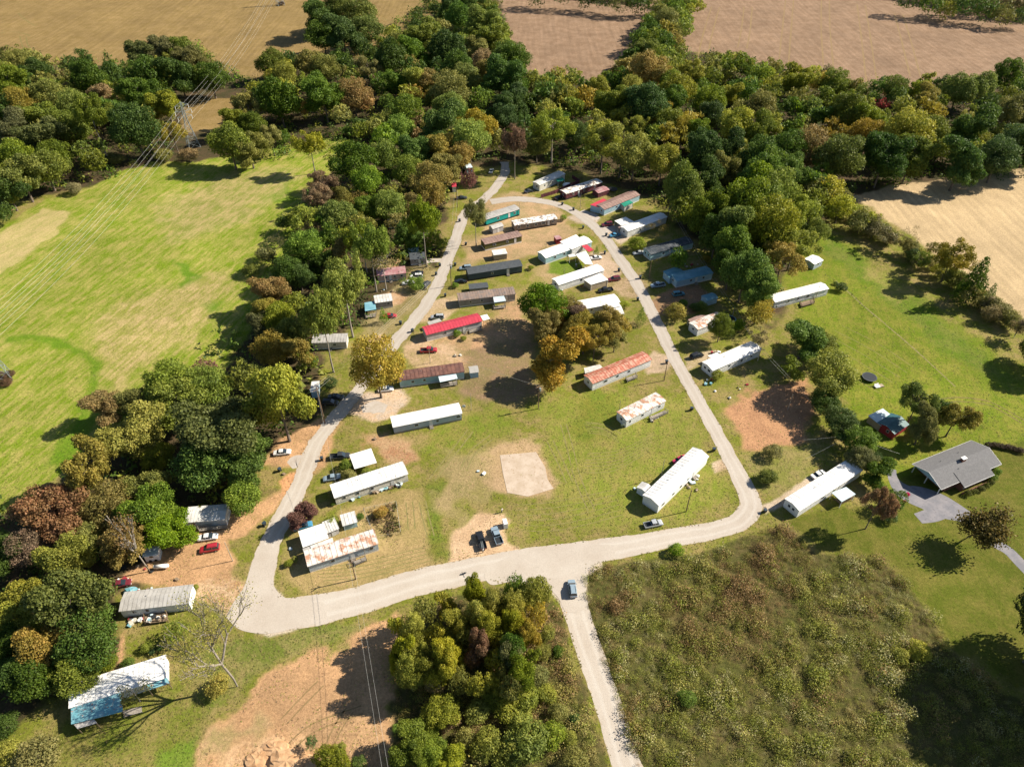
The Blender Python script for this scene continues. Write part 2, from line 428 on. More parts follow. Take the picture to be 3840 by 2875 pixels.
 ('d_Gd', [(1405,650),(1440,625),(1520,620),(1540,650),(1480,680),(1420,690)], RED_A, (0.24,0.16,0.09), 2, 2, 0, None),
 ('d_Ge', [(1300,500),(1340,480),(1380,500),(1345,530)], (0.45,0.36,0.27), (0.4,0.32,0.24), 1, 1, 0, None),
 ('d_Gf', [(1225,470),(1280,455),(1300,475),(1270,490)], (0.45,0.36,0.27), (0.4,0.32,0.24), 1, 1, 0, None),
 ('d_right', [(1562,885),(1610,850),(1680,825),(1745,815),(1770,890),(1745,950),(1680,965),(1610,975),(1590,940)], (0.42,0.235,0.125), RED_A, 2.0, 2.5, 0, 'dirt_lot'),
 ('g_lot', [(1610,990),(1700,965),(1760,960),(1770,1010),(1700,1070),(1640,1060)], (0.17,0.175,0.04), (0.24,0.2,0.075), 2, 2, 0, None),
 ('drive1', [(1642,1095),(1690,1065),(1745,1030),(1765,1045),(1700,1085),(1655,1110)], (0.50,0.41,0.31), (0.42,0.33,0.23), 0.8, 1, 0, None),
 ('drive2', [(1535,1000),(1580,985),(1590,1005),(1545,1018)], (0.48,0.38,0.27), (0.38,0.28,0.18), 0.8, 0.8, 0, None),
 ('drive3', [(1390,790),(1410,760),(1440,770),(1470,775),(1440,800),(1400,812)], (0.46,0.34,0.24), (0.36,0.28,0.18), 0.8, 0.8, 0, None),
 ('drive4', [(1480,770),(1540,755),(1560,765),(1490,800)], (0.42,0.33,0.22), (0.3,0.24,0.12), 0.8, 1, 0, None),
 ('flare', [(1130,1195),(1215,1180),(1300,1178),(1300,1225),(1262,1250),(1272,1300),(1215,1310),(1190,1275),(1120,1262)], GRAV_A, GRAV_B, 0.5, 0.3, 0, None),
 ('flare2', [(490,1330),(530,1270),(560,1190),(590,1180),(590,1270),(620,1300),(700,1300),(700,1345),(580,1370),(520,1350)], GRAV_A, GRAV_B, 0.8, 0.6, 0, None),
]
PAINT_ROWS = [None]
def paint(x, y):
    nv = len(x)
    wx = (fbm(x * 0.16, y * 0.16, 11, 6) - 0.5) * 3.6; wy = (fbm(x * 0.16, y * 0.16, 23, 6) - 0.5) * 3.6
    ca = np.tile(np.array(LAWN_A), (nv, 1)); cb = np.tile(np.array(LAWN_B), (nv, 1))
    st = np.zeros(nv); zid = np.zeros(nv, int); rw = np.zeros(nv)
    names = ['ground']
    for (nm, poly, a, b, soft, amp, streak, oname) in ZONES:
        pl = vpoly(poly)
        qx = [p[0] for p in pl]; qy = [p[1] for p in pl]; mg = 2 * soft + 2 * amp + 2
        sel = np.where((x > min(qx) - mg) & (x < max(qx) + mg) & (y > min(qy) - mg) & (y < max(qy) + mg))[0]
        on = oname or 'ground'
        if on not in names: names.append(on)
        if not len(sel): continue
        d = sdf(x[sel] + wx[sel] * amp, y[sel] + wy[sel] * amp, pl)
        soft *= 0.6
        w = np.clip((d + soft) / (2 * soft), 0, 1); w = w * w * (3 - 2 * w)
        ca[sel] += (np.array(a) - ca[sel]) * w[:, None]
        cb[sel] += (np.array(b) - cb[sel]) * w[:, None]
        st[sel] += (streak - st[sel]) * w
        rw[sel] += ((1.0 if 'field' in nm else 0.0) - rw[sel]) * w
        zid[sel[w > 0.5]] = names.index(on)
    PAINT_ROWS[0] = rw
    return ca, cb, st, zid, names

def build_ground():
    ys = [30.0]
    while ys[-1] < 760: ys.append(ys[-1] + 0.40 + max(0, ys[-1] - 90) * 0.0048)
    ys = np.array(ys); nx = 500
    xs = np.linspace(-1, 1, nx)
    half = 70 + 0.72 * ys
    X = xs[None, :] * half[:, None]; Y = np.repeat(ys[:, None], nx, 1)
    x = X.ravel(); y = Y.ravel()
    ca, cb, st, zid, names = paint(x, y); rows = PAINT_ROWS[0]
    ny = len(ys)
    i = np.arange((ny - 1) * (nx - 1)); r = i // (nx - 1); c = i % (nx - 1); k = r * nx + c
    quads = np.stack([k, k + 1, k + nx + 1, k + nx], 1)
    fz = zid[k]
    relief = (fbm(x * 0.05, y * 0.05, 5) - 0.5) * 0.0
    verts = np.stack([x, y, relief], 1)
    for zi, on in enumerate(names):
        qs = quads[fz == zi]
        if not len(qs): continue
        used, inv = np.unique(qs, return_inverse=True)
        v = verts[used]; q = inv.reshape(-1, 4); A = ca[used]; B = cb[used]; S = st[used]; RW = rows[used]
        if on == 'ground':                   # the same sheet goes on to the horizon
            big = 9000.0; base = len(v)
            n0, n1, f0, f1 = (-half[0], ys[0]), (half[0], ys[0]), (-half[-1], ys[-1]), (half[-1], ys[-1])
            ext = [(-big, -big), (big, -big), (big, big), (-big, big), n0, n1, f1, f0]
            v = np.vstack([v, np.array([(e[0], e[1], 0) for e in ext])])
            q = np.vstack([q, np.array([[0, 1, 5, 4], [1, 2, 6, 5], [2, 3, 7, 6], [3, 0, 4, 7]]) + base])
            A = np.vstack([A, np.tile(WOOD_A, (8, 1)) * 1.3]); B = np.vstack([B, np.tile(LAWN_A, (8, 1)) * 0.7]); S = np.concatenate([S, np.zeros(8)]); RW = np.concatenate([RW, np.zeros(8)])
        me = np_mesh(on, v, q, M['terrain'])
        for an, arr in (('colA', A), ('colB', B)):
            at = me.attributes.new(an, 'FLOAT_COLOR', 'POINT')
            at.data.foreach_set('color', np.hstack([arr, np.ones((len(arr), 1))]).astype(np.float32).ravel())
        at = me.attributes.new('streak', 'FLOAT', 'POINT'); at.data.foreach_set('value', S.astype(np.float32))
        me.attributes.new('rows', 'FLOAT', 'POINT').data.foreach_set('value', RW.astype(np.float32))
        tag(link(on, me), kind='structure')

def terrain_mat():
    m, nt, bs = nodes_of('terrain')
    pos = N(nt, 'ShaderNodeNewGeometry').outputs['Position']
    A = N(nt, 'ShaderNodeAttribute', attribute_name='colA').outputs['Color']
    B = N(nt, 'ShaderNodeAttribute', attribute_name='colB').outputs['Color']
    S = N(nt, 'ShaderNodeAttribute', attribute_name='streak').outputs['Fac']
    a = P('E', 1110, 1130); b = P('E', 1430, 870)
    ang = math.atan2(b.y - a.y, b.x - a.x)
    patch = noise(nt, pos, 0.16, 5.0, 0.62)
    fine = noise(nt, pos, 0.75, 9.0, 0.78)
    rot = stretch(nt, pos, -ang, (1, 1, 1)); sq = stretch(nt, rot, 0, (0.11, 0.55, 1))
    strk = noise(nt, sq, 1.0, 9.0, 0.78)
    f0 = N(nt, 'ShaderNodeMath', operation='MULTIPLY_ADD', i_1=0.55); nt.links.new(patch, f0.inputs[0])
    f1 = N(nt, 'ShaderNodeMath', operation='MULTIPLY', i_1=0.45); nt.links.new(fine, f1.inputs[0]); nt.links.new(f1.outputs[0], f0.inputs[2])
    fa = ramp(nt, f0.outputs[0], 0.44, 0.57)
    g0 = N(nt, 'ShaderNodeMath', operation='MULTIPLY_ADD', i_1=0.6); nt.links.new(strk, g0.inputs[0])
    g1 = N(nt, 'ShaderNodeMath', operation='MULTIPLY', i_1=0.40); nt.links.new(f0.outputs[0], g1.inputs[0]); nt.links.new(g1.outputs[0], g0.inputs[2])
    fb = ramp(nt, g0.outputs[0], 0.45, 0.565)
    fm = N(nt, 'ShaderNodeMix', data_type='FLOAT'); nt.links.new(S, fm.inputs[0]); nt.links.new(fa, fm.inputs[2]); nt.links.new(fb, fm.inputs[3])
    col = mixc(nt, fm.outputs[0], A, B)
    fn = noise(nt, pos, 1.6, 9.0, 0.85)
    gr = N(nt, 'ShaderNodeMapRange', i_1=0.30, i_2=0.70, i_3=0.50, i_4=1.45); nt.links.new(fn, gr.inputs[0])
    big = N(nt, 'ShaderNodeMapRange', i_1=0.3, i_2=0.7, i_3=0.86, i_4=1.12); nt.links.new(noise(nt, pos, 0.035, 4.0), big.inputs[0])
    mu = N(nt, 'ShaderNodeMath', operation='MULTIPLY'); nt.links.new(gr.outputs[0], mu.inputs[0]); nt.links.new(big.outputs[0], mu.inputs[1])
    cmb = N(nt, 'ShaderNodeCombineColor')
    for k in range(3): nt.links.new(mu.outputs[0], cmb.inputs[k])
    col = mixc(nt, 1.0, col, cmb.outputs[0], 'MULTIPLY')
    wv = N(nt, 'ShaderNodeTexWave', wave_type='BANDS', bands_direction='X', i_Scale=0.085, i_Distortion=5.0, i_Detail=3.0)
    wv.inputs['Detail Scale'].default_value = 0.25
    nt.links.new(pos, wv.inputs['Vector'])
    rwa = N(nt, 'ShaderNodeAttribute', attribute_name='rows').outputs['Fac']
    long_ = noise(nt, stretch(nt, pos, 0, (0.35, 0.018, 1)), 1.0, 6.0, 0.7)
    wm = N(nt, 'ShaderNodeMath', operation='MULTIPLY_ADD', i_1=0.10); nt.links.new(wv.outputs['Fac'], wm.inputs[0]); nt.links.new(long_, wm.inputs[2])
    wr = N(nt, 'ShaderNodeMapRange', i_1=0.36, i_2=0.74, i_3=0.84, i_4=1.14); nt.links.new(wm.outputs[0], wr.inputs[0])
    cw = N(nt, 'ShaderNodeCombineColor')
    for k in range(3): nt.links.new(wr.outputs[0], cw.inputs[k])
    col = mixc(nt, rwa, col, mixc(nt, 1.0, col, cw.outputs[0], 'MULTIPLY'))
    nt.links.new(col, bs.inputs['Base Color'])
    bs.inputs['Roughness'].default_value = 0.95
    bs.inputs['Specular IOR Level'].default_value = 0.1
    bp = N(nt, 'ShaderNodeBump', i_Strength=0.9, i_Distance=0.25)
    nt.links.new(fn, bp.inputs['Height']); nt.links.new(bp.outputs[0], bs.inputs['Normal'])
    return m
M['terrain'] = terrain_mat()
build_ground()

# ------------------------------------------------------------------ roads
M['road'] = surf('gravel_road', (0.53, 0.465, 0.39), (0.46, 0.395, 0.325), 0.25, c=(0.49, 0.455, 0.42), rough=0.95, bump=0.3)
def road_mat():
    m, nt, bs = nodes_of('gravel_road')
    pos = N(nt, 'ShaderNodeNewGeometry').outputs['Position']
    ac = N(nt, 'ShaderNodeAttribute', attribute_name='across').outputs['Fac']
    ab = N(nt, 'ShaderNodeMath', operation='ABSOLUTE'); nt.links.new(ac, ab.inputs[0])
    wob = N(nt, 'ShaderNodeMath', operation='MULTIPLY_ADD', i_1=0.5, i_2=-0.25); nt.links.new(noise(nt, pos, 0.12, 3.0), wob.inputs[0])
    sm = N(nt, 'ShaderNodeMath', operation='ADD'); nt.links.new(ab.outputs[0], sm.inputs[0]); nt.links.new(wob.outputs[0], sm.inputs[1])
    d = N(nt, 'ShaderNodeMath', operation='SUBTRACT', i_1=0.42); nt.links.new(sm.outputs[0], d.inputs[0])
    d2 = N(nt, 'ShaderNodeMath', operation='ABSOLUTE'); nt.links.new(d.outputs[0], d2.inputs[0])
    rut = N(nt, 'ShaderNodeMapRange', i_1=0.04, i_2=0.22, i_3=1.0, i_4=0.0); nt.links.new(d2.outputs[0], rut.inputs[0])
    big = ramp(nt, noise(nt, pos, 0.11, 5.0, 0.65), 0.38, 0.66)
    col = mixc(nt, big, (0.445, 0.40, 0.345), (0.395, 0.345, 0.29))
    rf = N(nt, 'ShaderNodeMath', operation='MULTIPLY', i_1=0.55); nt.links.new(rut.outputs[0], rf.inputs[0])
    col = mixc(nt, rf.outputs[0], col, (0.495, 0.46, 0.41))
    edge = N(nt, 'ShaderNodeMath', operation='ADD'); nt.links.new(ab.outputs[0], edge.inputs[0])
    e2 = N(nt, 'ShaderNodeMath', operation='MULTIPLY_ADD', i_1=1.1, i_2=-0.55); nt.links.new(noise(nt, pos, 0.7, 8.0, 0.75), e2.inputs[0]); nt.links.new(e2.outputs[0], edge.inputs[1])
    col = mixc(nt, ramp(nt, edge.outputs[0], 0.92, 1.15), col, (0.37, 0.285, 0.17))
    spot = ramp(nt, noise(nt, pos, 0.45, 6.0, 0.7), 0.60, 0.74)
    col = mixc(nt, spot, col, (0.36, 0.32, 0.275))
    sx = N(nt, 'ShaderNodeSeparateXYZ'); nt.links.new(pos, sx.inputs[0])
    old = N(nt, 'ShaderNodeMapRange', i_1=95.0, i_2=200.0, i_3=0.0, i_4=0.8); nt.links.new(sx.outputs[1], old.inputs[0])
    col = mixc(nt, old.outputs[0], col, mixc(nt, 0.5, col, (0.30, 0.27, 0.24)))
    fn = noise(nt, pos, 3.0, 8.0, 0.8)
    g = N(nt, 'ShaderNodeMapRange', i_1=0.3, i_2=0.7, i_3=0.84, i_4=1.14); nt.links.new(fn, g.inputs[0])
    cmb = N(nt, 'ShaderNodeCombineColor')
    for k in range(3): nt.links.new(g.outputs[0], cmb.inputs[k])
    col = mixc(nt, 1.0, col, cmb.outputs[0], 'MULTIPLY')
    nt.links.new(col, bs.inputs['Base Color']); bs.inputs['Roughness'].default_value = 0.95; bs.inputs['Specular IOR Level'].default_value = 0.15
    bp = N(nt, 'ShaderNodeBump', i_Strength=0.4, i_Distance=0.1); nt.links.new(fn, bp.inputs['Height']); nt.links.new(bp.outputs[0], bs.inputs['Normal'])
    return m
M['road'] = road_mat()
M['asphalt'] = surf('worn_asphalt', (0.17, 0.17, 0.19), (0.23, 0.22, 0.235), 0.4, c=(0.13, 0.13, 0.14), rough=0.9)
M['track'] = surf('tyre_track', (0.20, 0.135, 0.06), (0.25, 0.17, 0.08), 0.6, rough=0.95)
M['greentrack'] = surf('green_tyre_track', (0.13, 0.125, 0.03), (0.19, 0.14, 0.05), 0.3, rough=0.95)
M['strawtrack'] = surf('dry_mown_line', (0.215, 0.185, 0.072), (0.165, 0.155, 0.045), 0.8, rough=0.95)
M['padgravel'] = surf('grey_gravel', (0.42, 0.38, 0.34), (0.36, 0.31, 0.26), 0.6, rough=0.95, bump=0.3)

def catmull(pts, n=10):
    out = []
    q = [pts[0]] + list(pts) + [pts[-1]]
    for i in range(1, len(q) - 2):
        p0, p1, p2, p3 = (np.array(q[j], float) for j in (i - 1, i, i + 1, i + 2))
        for k in range(n):
            t = k / n
            out.append(0.5 * (2 * p1 + (p2 - p0) * t + (2 * p0 - 5 * p1 + 4 * p2 - p3) * t * t + (3 * p1 - p0 - 3 * p2 + p3) * t ** 3))
    out.append(np.array(q[-2], float))
    return out

ROADS = []; EDGES = []
def ribbon(name, pts, z, mat, n=10, jit=0.12, sub=None):
    """pts: (tile, x, y, width m)"""
    w = [(*P(t, x, y)[:2], wd) for (t, x, y, wd) in pts]
    c = np.array(catmull(w, n)); V_ = []; Q = []; dist = 0
    for i in range(len(c)):
        d = c[min(i + 1, len(c) - 1)][:2] - c[max(i - 1, 0)][:2]; d /= np.linalg.norm(d) + 1e-9
        nrm = np.array([-d[1], d[0]])
        for s_, sd in ((1, 1), (-1, 9)):
            j = (fbm(np.array([c[i][0] * 0.35 + sd]), np.array([c[i][1] * 0.35]), 3, 5)[0] - 0.5) * 2.6 * jit
            p = c[i][:2] + nrm * s_ * (c[i][2] / 2 + j)
            V_.append((p[0], p[1], z))
        if i: k = 2 * i; Q.append((k - 1, k + 1, k, k - 2))
    me = np_mesh(name, V_, Q, mat)
    me.attributes.new('across', 'FLOAT', 'POINT').data.foreach_set('value', np.tile([1.0, -1.0], len(V_) // 2).astype(np.float32))
    ROADS.append(np.array([(p[0], p[1], p[2]) for p in c])); EDGES.append((np.array(V_)[0::2], name)); EDGES.append((np.array(V_)[1::2], name))
    return tag(link(name, me), kind='structure')

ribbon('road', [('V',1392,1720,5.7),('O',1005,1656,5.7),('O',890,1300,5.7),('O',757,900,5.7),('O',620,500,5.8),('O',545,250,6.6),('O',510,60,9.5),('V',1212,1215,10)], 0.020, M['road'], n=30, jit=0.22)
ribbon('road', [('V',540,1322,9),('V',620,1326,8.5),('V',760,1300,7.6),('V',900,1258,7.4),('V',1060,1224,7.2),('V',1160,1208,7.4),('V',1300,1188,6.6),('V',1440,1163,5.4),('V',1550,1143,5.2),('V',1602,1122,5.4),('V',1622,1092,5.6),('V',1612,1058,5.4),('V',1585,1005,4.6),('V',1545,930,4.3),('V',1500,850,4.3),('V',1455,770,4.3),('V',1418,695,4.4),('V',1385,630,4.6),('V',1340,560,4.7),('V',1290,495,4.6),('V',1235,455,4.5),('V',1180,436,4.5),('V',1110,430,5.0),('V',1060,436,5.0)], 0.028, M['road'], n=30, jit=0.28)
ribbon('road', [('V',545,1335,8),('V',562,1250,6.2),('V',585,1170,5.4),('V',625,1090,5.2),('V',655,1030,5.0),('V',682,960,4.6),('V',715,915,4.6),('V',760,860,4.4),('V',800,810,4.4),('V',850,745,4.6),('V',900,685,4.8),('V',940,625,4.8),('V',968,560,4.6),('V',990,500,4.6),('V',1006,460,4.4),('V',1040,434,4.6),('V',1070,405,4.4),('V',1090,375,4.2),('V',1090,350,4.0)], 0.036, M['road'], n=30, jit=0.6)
ribbon('driveway', [('L',1110,790,2.4),('L',1130,880,2.8),('L',1230,980,6.0),('L',1400,1040,8),('L',1560,1110,8),('L',1740,1190,4.5),('L',1850,1290,3.2),('L',1950,1390,3.0),('L',2080,1470,3.0),('L',2208,1600,3.0),('L',2500,1900,3.0)], 0.014, M['asphalt'], jit=0.05)
ribbon('driveway', [('L',1330,1200,3.2),('L',1450,1170,4.2),('L',1560,1110,5)], 0.018, M['asphalt'], jit=0.05)
ribbon('driveway', [('G',620,200,3.0),('G',690,240,5.0),('G',760,270,3.0)], 0.012, M['padgravel'], jit=0.3)
ribbon('driveway', [('G',780,370,3.0),('G',840,350,5.5),('G',900,340,4.0)], 0.012, M['padgravel'], jit=0.3)
ribbon('driveway', [('F',1400,620,2.6),('F',1500,610,3.0),('F',1590,610,3.0)], 0.012, M['padgravel'], jit=0.3)
ribbon('driveway', [('J',900,300,3.0),('J',1000,280,5.5),('J',1100,290,3.0)], 0.012, M['padgravel'], jit=0.5)
ribbon('driveway', [('J',300,760,3.0),('J',360,730,5),('J',440,730,4)], 0.012, M['padgravel'], jit=0.5)

def tracks(pts, z=0.006, mat='track', w=0.8, gap=3.2, pair=True):
    c = [P(t, x, y) for (t, x, y) in pts]
    for s_ in ((-1, 1) if pair else (0,)):
        V_ = []; Q = []
        cc = np.array(catmull([tuple(p[:2]) for p in c], 10))
        for i in range(len(cc)):
            d = cc[min(i + 1, len(cc) - 1)] - cc[max(i - 1, 0)]; d /= np.linalg.norm(d) + 1e-9
            nrm = np.array([-d[1], d[0]])
            for e in (1, -1):
                p = cc[i] + nrm * (s_ * gap / 2 + e * w / 2 * random.uniform(0.6, 1.2)); V_.append((p[0], p[1], z))
            if i: k = 2 * i; Q.append((k - 1, k + 1, k, k - 2))
        tag(link('tyre_track', np_mesh('tyre_track', V_, Q, M[mat])), kind='structure')
for pts in ([('D',270,-20),('D',245,230),('D',215,560)], [('D',565,-20),('D',565,230),('D',590,560)], [('D',860,40),('D',900,320),('D',960,780)],
            [('D',1170,120),('D',1230,330),('D',1310,640)], [('C',2000,60),('C',1980,250),('C',1950,400)], [('C',1730,60),('C',1660,300),('C',1620,500)]):
    tracks(pts, mat='track', w=1.0, gap=6.0)
for pts in ([('A',0,275),('A',110,265),('A',200,280),('A',250,300)], [('A',165,300),('A',190,390),('A',260,450)], [('A',215,300),('A',240,390),('A',340,450)],
            [('A',740,432),('A',840,435),('A',900,450),('A',915,480)], [('A',150,110),('A',230,180),('A',295,215)], [('B',1060,150),('B',1150,190),('B',1190,260)]):
    tracks(pts, mat='greentrack', w=0.8, gap=3.0, pair=False)
tracks([('H',650,780),('H',850,960),('H',1050,1130),('H',1250,1300),('H',1450,1480),('H',1640,1656)], mat='strawtrack', w=0.6, pair=False)
for a, b, c_ in (((300,1500),(500,1330),(900,1180)), ((250,1280),(420,1100),(560,960)), ((600,1550),(700,1330),(800,1180))):
    tracks([('N',)+a, ('N',)+b, ('N',)+c_], mat='track', w=0.35, gap=1.7)
tracks([('L',1500,230),('L',1650,215),('L',1800,225),('L',1950,260),('L',2200,400)], mat='greentrack', w=0.5, gap=1.8)
for a, b, c_ in (((470,420),(520,600),(560,760)), ((360,560),(440,720),(520,900)), ((560,780),(620,950),(700,1130)), ((650,420),(800,440),(930,510))):
    tracks([('K',)+a, ('K',)+b, ('K',)+c_], mat='strawtrack', w=0.35, gap=1.7)
for a, b, c_ in (((1480,880),(1620,700),(1800,470)), ((1740,800),(1820,650),(1980,520)), ((1290,1060),(1300,1150),(1310,1290)), ((1400,1060),(1430,1200),(1470,1350))):
    tracks([('J',)+a, ('J',)+b, ('J',)+c_], mat='strawtrack', w=0.35, gap=1.7)
def patch_sheet(name, pts, z, mat):
    c = [tuple(P(t, x, y)[:2]) for t, x, y in pts]; c = catmull(c + [c[0]], 8)[:-1]
    me = bpy.data.meshes.new(name); me.from_pydata([(p[0], p[1], z) for p in c], [], [tuple(range(len(c)))]); me.materials.append(mat)
    if me.polygons[0].normal.z < 0: me.flip_normals()
    tag(link(name, me), kind='structure')
patch_sheet('road', [('V',488,1332),('V',505,1300),('V',528,1265),('V',545,1215),('V',565,1180),('V',592,1185),('V',588,1230),('V',592,1265),('V',615,1290),('V',660,1300),('V',700,1302),('V',700,1338),('V',640,1355),('V',580,1368),('V',520,1360)], 0.044, M['road'])
patch_sheet('road', [('V',1120,1192),('V',1200,1183),('V',1290,1176),('V',1330,1180),('V',1320,1204),('V',1275,1228),('V',1262,1262),('V',1268,1310),('V',1225,1322),('V',1205,1290),('V',1175,1266),('V',1110,1256),('V',1060,1262),('V',1050,1230)], 0.048, M['road'])
def mown(t, a, b, c, n, dx, dy):
    for i in range(n):
        tracks([(t, a[0] + dx * i, a[1] + dy * i), (t, b[0] + dx * i * 1.05, b[1] + dy * i * 1.1), (t, c[0] + dx * i, c[1] + dy * i)], mat='strawtrack', w=0.22, pair=False, z=0.006)
mown('K', (620,820), (900,800), (1180,640), 7, 8, -26)
mown('K', (60,1090), (400,1060), (900,960), 6, 12, 42)
mown('K', (640,420), (780,430), (900,500), 5, 8, 18)
mown('J', (500,1610), (900,1560), (1400,1440), 5, 20, 26)
mown('H', (700,1150), (1000,1300), (1300,1500), 6, -60, 40)
# bare slab of a removed home
sl = [P('K', *p) for p in ((0,690),(225,650),(300,770),(310,880),(360,930),(170,1030),(20,985),(-80,890),(-110,720))]
sl = [P('V', *p) for p in ((1080,983),(1158,976),(1178,1010),(1183,1036),(1196,1055),(1140,1072),(1096,1064),(1086,1020))]
MB().prism([(p.x, p.y) for p in reversed(sl)] if False else [(p.x, p.y) for p in sl][::-1], -0.05, 0.06).build('concrete_slab', M['concrete'])
bpy.data.objects['concrete_slab']['kind'] = 'structure'

# ================================================================== VEGETATION
def leaf_mat(name, attr=False):
    m, nt, bs = nodes_of(name)
    v = N(nt, 'ShaderNodeAttribute', attribute_name='v').outputs['Fac']
    if attr:
        base = N(nt, 'ShaderNodeAttribute', attribute_name='tint').outputs['Color']
        rnd = v
    else:
        oi = N(nt, 'ShaderNodeObjectInfo'); base = oi.outputs['Color']; rnd = oi.outputs['Random']
    hsv = N(nt, 'ShaderNodeHueSaturation')
    nt.links.new(base, hsv.inputs['Color'])
    h = N(nt, 'ShaderNodeMapRange', i_3=0.515, i_4=0.47); nt.links.new(v, h.inputs[0]); nt.links.new(h.outputs[0], hsv.inputs['Hue'])
    vv = N(nt, 'ShaderNodeMapRange', i_3=0.58, i_4=2.05); nt.links.new(v, vv.inputs[0]); nt.links.new(vv.outputs[0], hsv.inputs['Value'])
    ss = N(nt, 'ShaderNodeMapRange', i_3=0.90, i_4=1.06); nt.links.new(rnd, ss.inputs[0]); nt.links.new(ss.outputs[0], hsv.inputs['Saturation'])
    col = hsv.outputs[0]
    nt.links.new(col, bs.inputs['Base Color'])
    bs.inputs['Roughness'].default_value = 0.6
    bs.inputs['Specular IOR Level'].default_value = 0.25
    tr = N(nt, 'ShaderNodeBsdfTranslucent'); nt.links.new(col, tr.inputs[0])
    mx = N(nt, 'ShaderNodeMixShader', i_0=0.36)
    nt.links.new(bs.outputs[0], mx.inputs[1]); nt.links.new(tr.outputs[0], mx.inputs[2])
    nt.links.new(mx.outputs[0], nt.nodes['Material Output'].inputs[0])
    return m
M['leaf'] = leaf_mat('foliage')
M['leafattr'] = leaf_mat('foliage_mass', True)

def unit(n, rng):
    d = rng.normal(size=(n, 3)); return d / np.linalg.norm(d, axis=1)[:, None]

def leaf_quads(cen, nrm, size, rng, aspect=0.75):
    n = len(cen)
    a = np.cross(nrm, unit(n, rng)); a /= np.linalg.norm(a, axis=1)[:, None] + 1e-9
    b = np.cross(nrm, a)
    s = size[:, None]
    # a folded, pointed leaf clump: four corners pulled to a diamond-like shape
    v = np.stack([cen - a * s, cen - b * s * aspect + nrm * s * 0.15, cen + a * s, cen + b * s * aspect + nrm * s * 0.15], 1)
    return v.reshape(-1, 3), np.arange(4 * n).reshape(-1, 4)

def leaf_tris(cen, nrm, size, rng, aspect=0.75):
    n = len(cen)
    a = np.cross(nrm, unit(n, rng)); a /= np.linalg.norm(a, axis=1)[:, None] + 1e-9
    b = np.cross(nrm, a); s = size[:, None] * 1.22
    v = np.stack([cen - a * s, cen + a * s * 0.55 - b * s * aspect, cen + a * s * 0.45 + b * s * aspect + nrm * s * 0.2], 1)
    return v.reshape(-1, 3), np.arange(3 * n).reshape(-1, 3)

def blob_leaves(blobs, per, lsize, rng, up=0.25, jit=0.55, fill=0.15):
    C, Nn, S, V_ = [], [], [], []
    bc = np.array([b[:3] for b in blobs]); br = np.array([b[3] for b in blobs])
    for i, (c, r) in enumerate(zip(bc, br)):
        n = int(per * (r / br.mean()) ** 2)
        d = unit(n, rng); d[:, 2] += up; d /= np.linalg.norm(d, axis=1)[:, None]
        rr = r * np.where(rng.random(n) < fill, rng.random(n) ** 0.5, 0.74 + 0.50 * rng.random(n) ** 1.6)
        p = c + d * rr[:, None] * np.array([1, 1, 0.85])
        inside = np.zeros(n, bool)
        for j in range(len(bc)):
            if j != i: inside |= ((p - bc[j]) ** 2).sum(1) < (br[j] * 0.62) ** 2
        keep = ~inside
        p = p[keep]; d = d[keep]
        nn = d + rng.normal(size=d.shape) * jit; nn /= np.linalg.norm(nn, axis=1)[:, None]
        bv = rng.random()
        C.append(p); Nn.append(nn); S.append(lsize * (0.65 + 0.7 * rng.random(len(p))))
        V_.append(np.clip(0.38 * bv + 0.52 * rng.random(len(p)) + 0.08, 0, 1))
    return np.vstack(C), np.vstack(Nn), np.concatenate(S), np.concatenate(V_)

def crown_mesh(name, blobs, per, lsize, seed, **kw):
    rng = np.random.default_rng(seed)
    C, Nn, S, v = blob_leaves(blobs, per, lsize, rng, **kw)
    rad = np.hypot(C[:, 0], C[:, 1]); kx = 0.5 / np.percentile(rad, 96); C[:, :2] *= kx; C[:, 2] *= 0.985 / np.percentile(C[:, 2], 99.5)
    V_, Q = leaf_quads(C, Nn, S, rng)
    me = np_mesh(name, V_, Q, M['leaf'])
    at = me.attributes.new('v', 'FLOAT', 'FACE'); at.data.foreach_set('value', v.astype(np.float32))
    return me

def limb_mesh(name, blobs, z0, seed, r0=0.022, mat='bark', top=0.8, lean=(0, 0), n_l=14):
    rng = random.Random(seed); b = MB()
    pts = []; k = 5
    for i in range(k + 1):
        t = i / k
        pts.append(Vector((lean[0] * t * t + rng.uniform(-.006, .006) * (i > 0), lean[1] * t * t + rng.uniform(-.006, .006) * (i > 0), top * t)))
    for i in range(k):
        b.tube(pts[i], pts[i + 1], r0 * (1 - 0.75 * i / k) * (1.35 if i == 0 else 1), r0 * (1 - 0.75 * (i + 1) / k), 7, caps=False)
    bl = list(blobs); rng.shuffle(bl)
    for q in bl[:n_l]:
        c = Vector(q[:3]); zt = max(z0, min(c.z - 0.12, top * 0.92)); t = zt / top
        s = Vector((lean[0] * t * t, lean[1] * t * t, zt)); mid = s.lerp(c, 0.5) + Vector((0, 0, 0.02))
        rr = r0 * (1 - 0.75 * t) * 0.62
        b.tube(s, mid, rr, rr * 0.7, 5, caps=False); b.tube(mid, c, rr * 0.7, rr * 0.2, 5, caps=False)
    return b.mesh(name, M[mat], smooth=True)

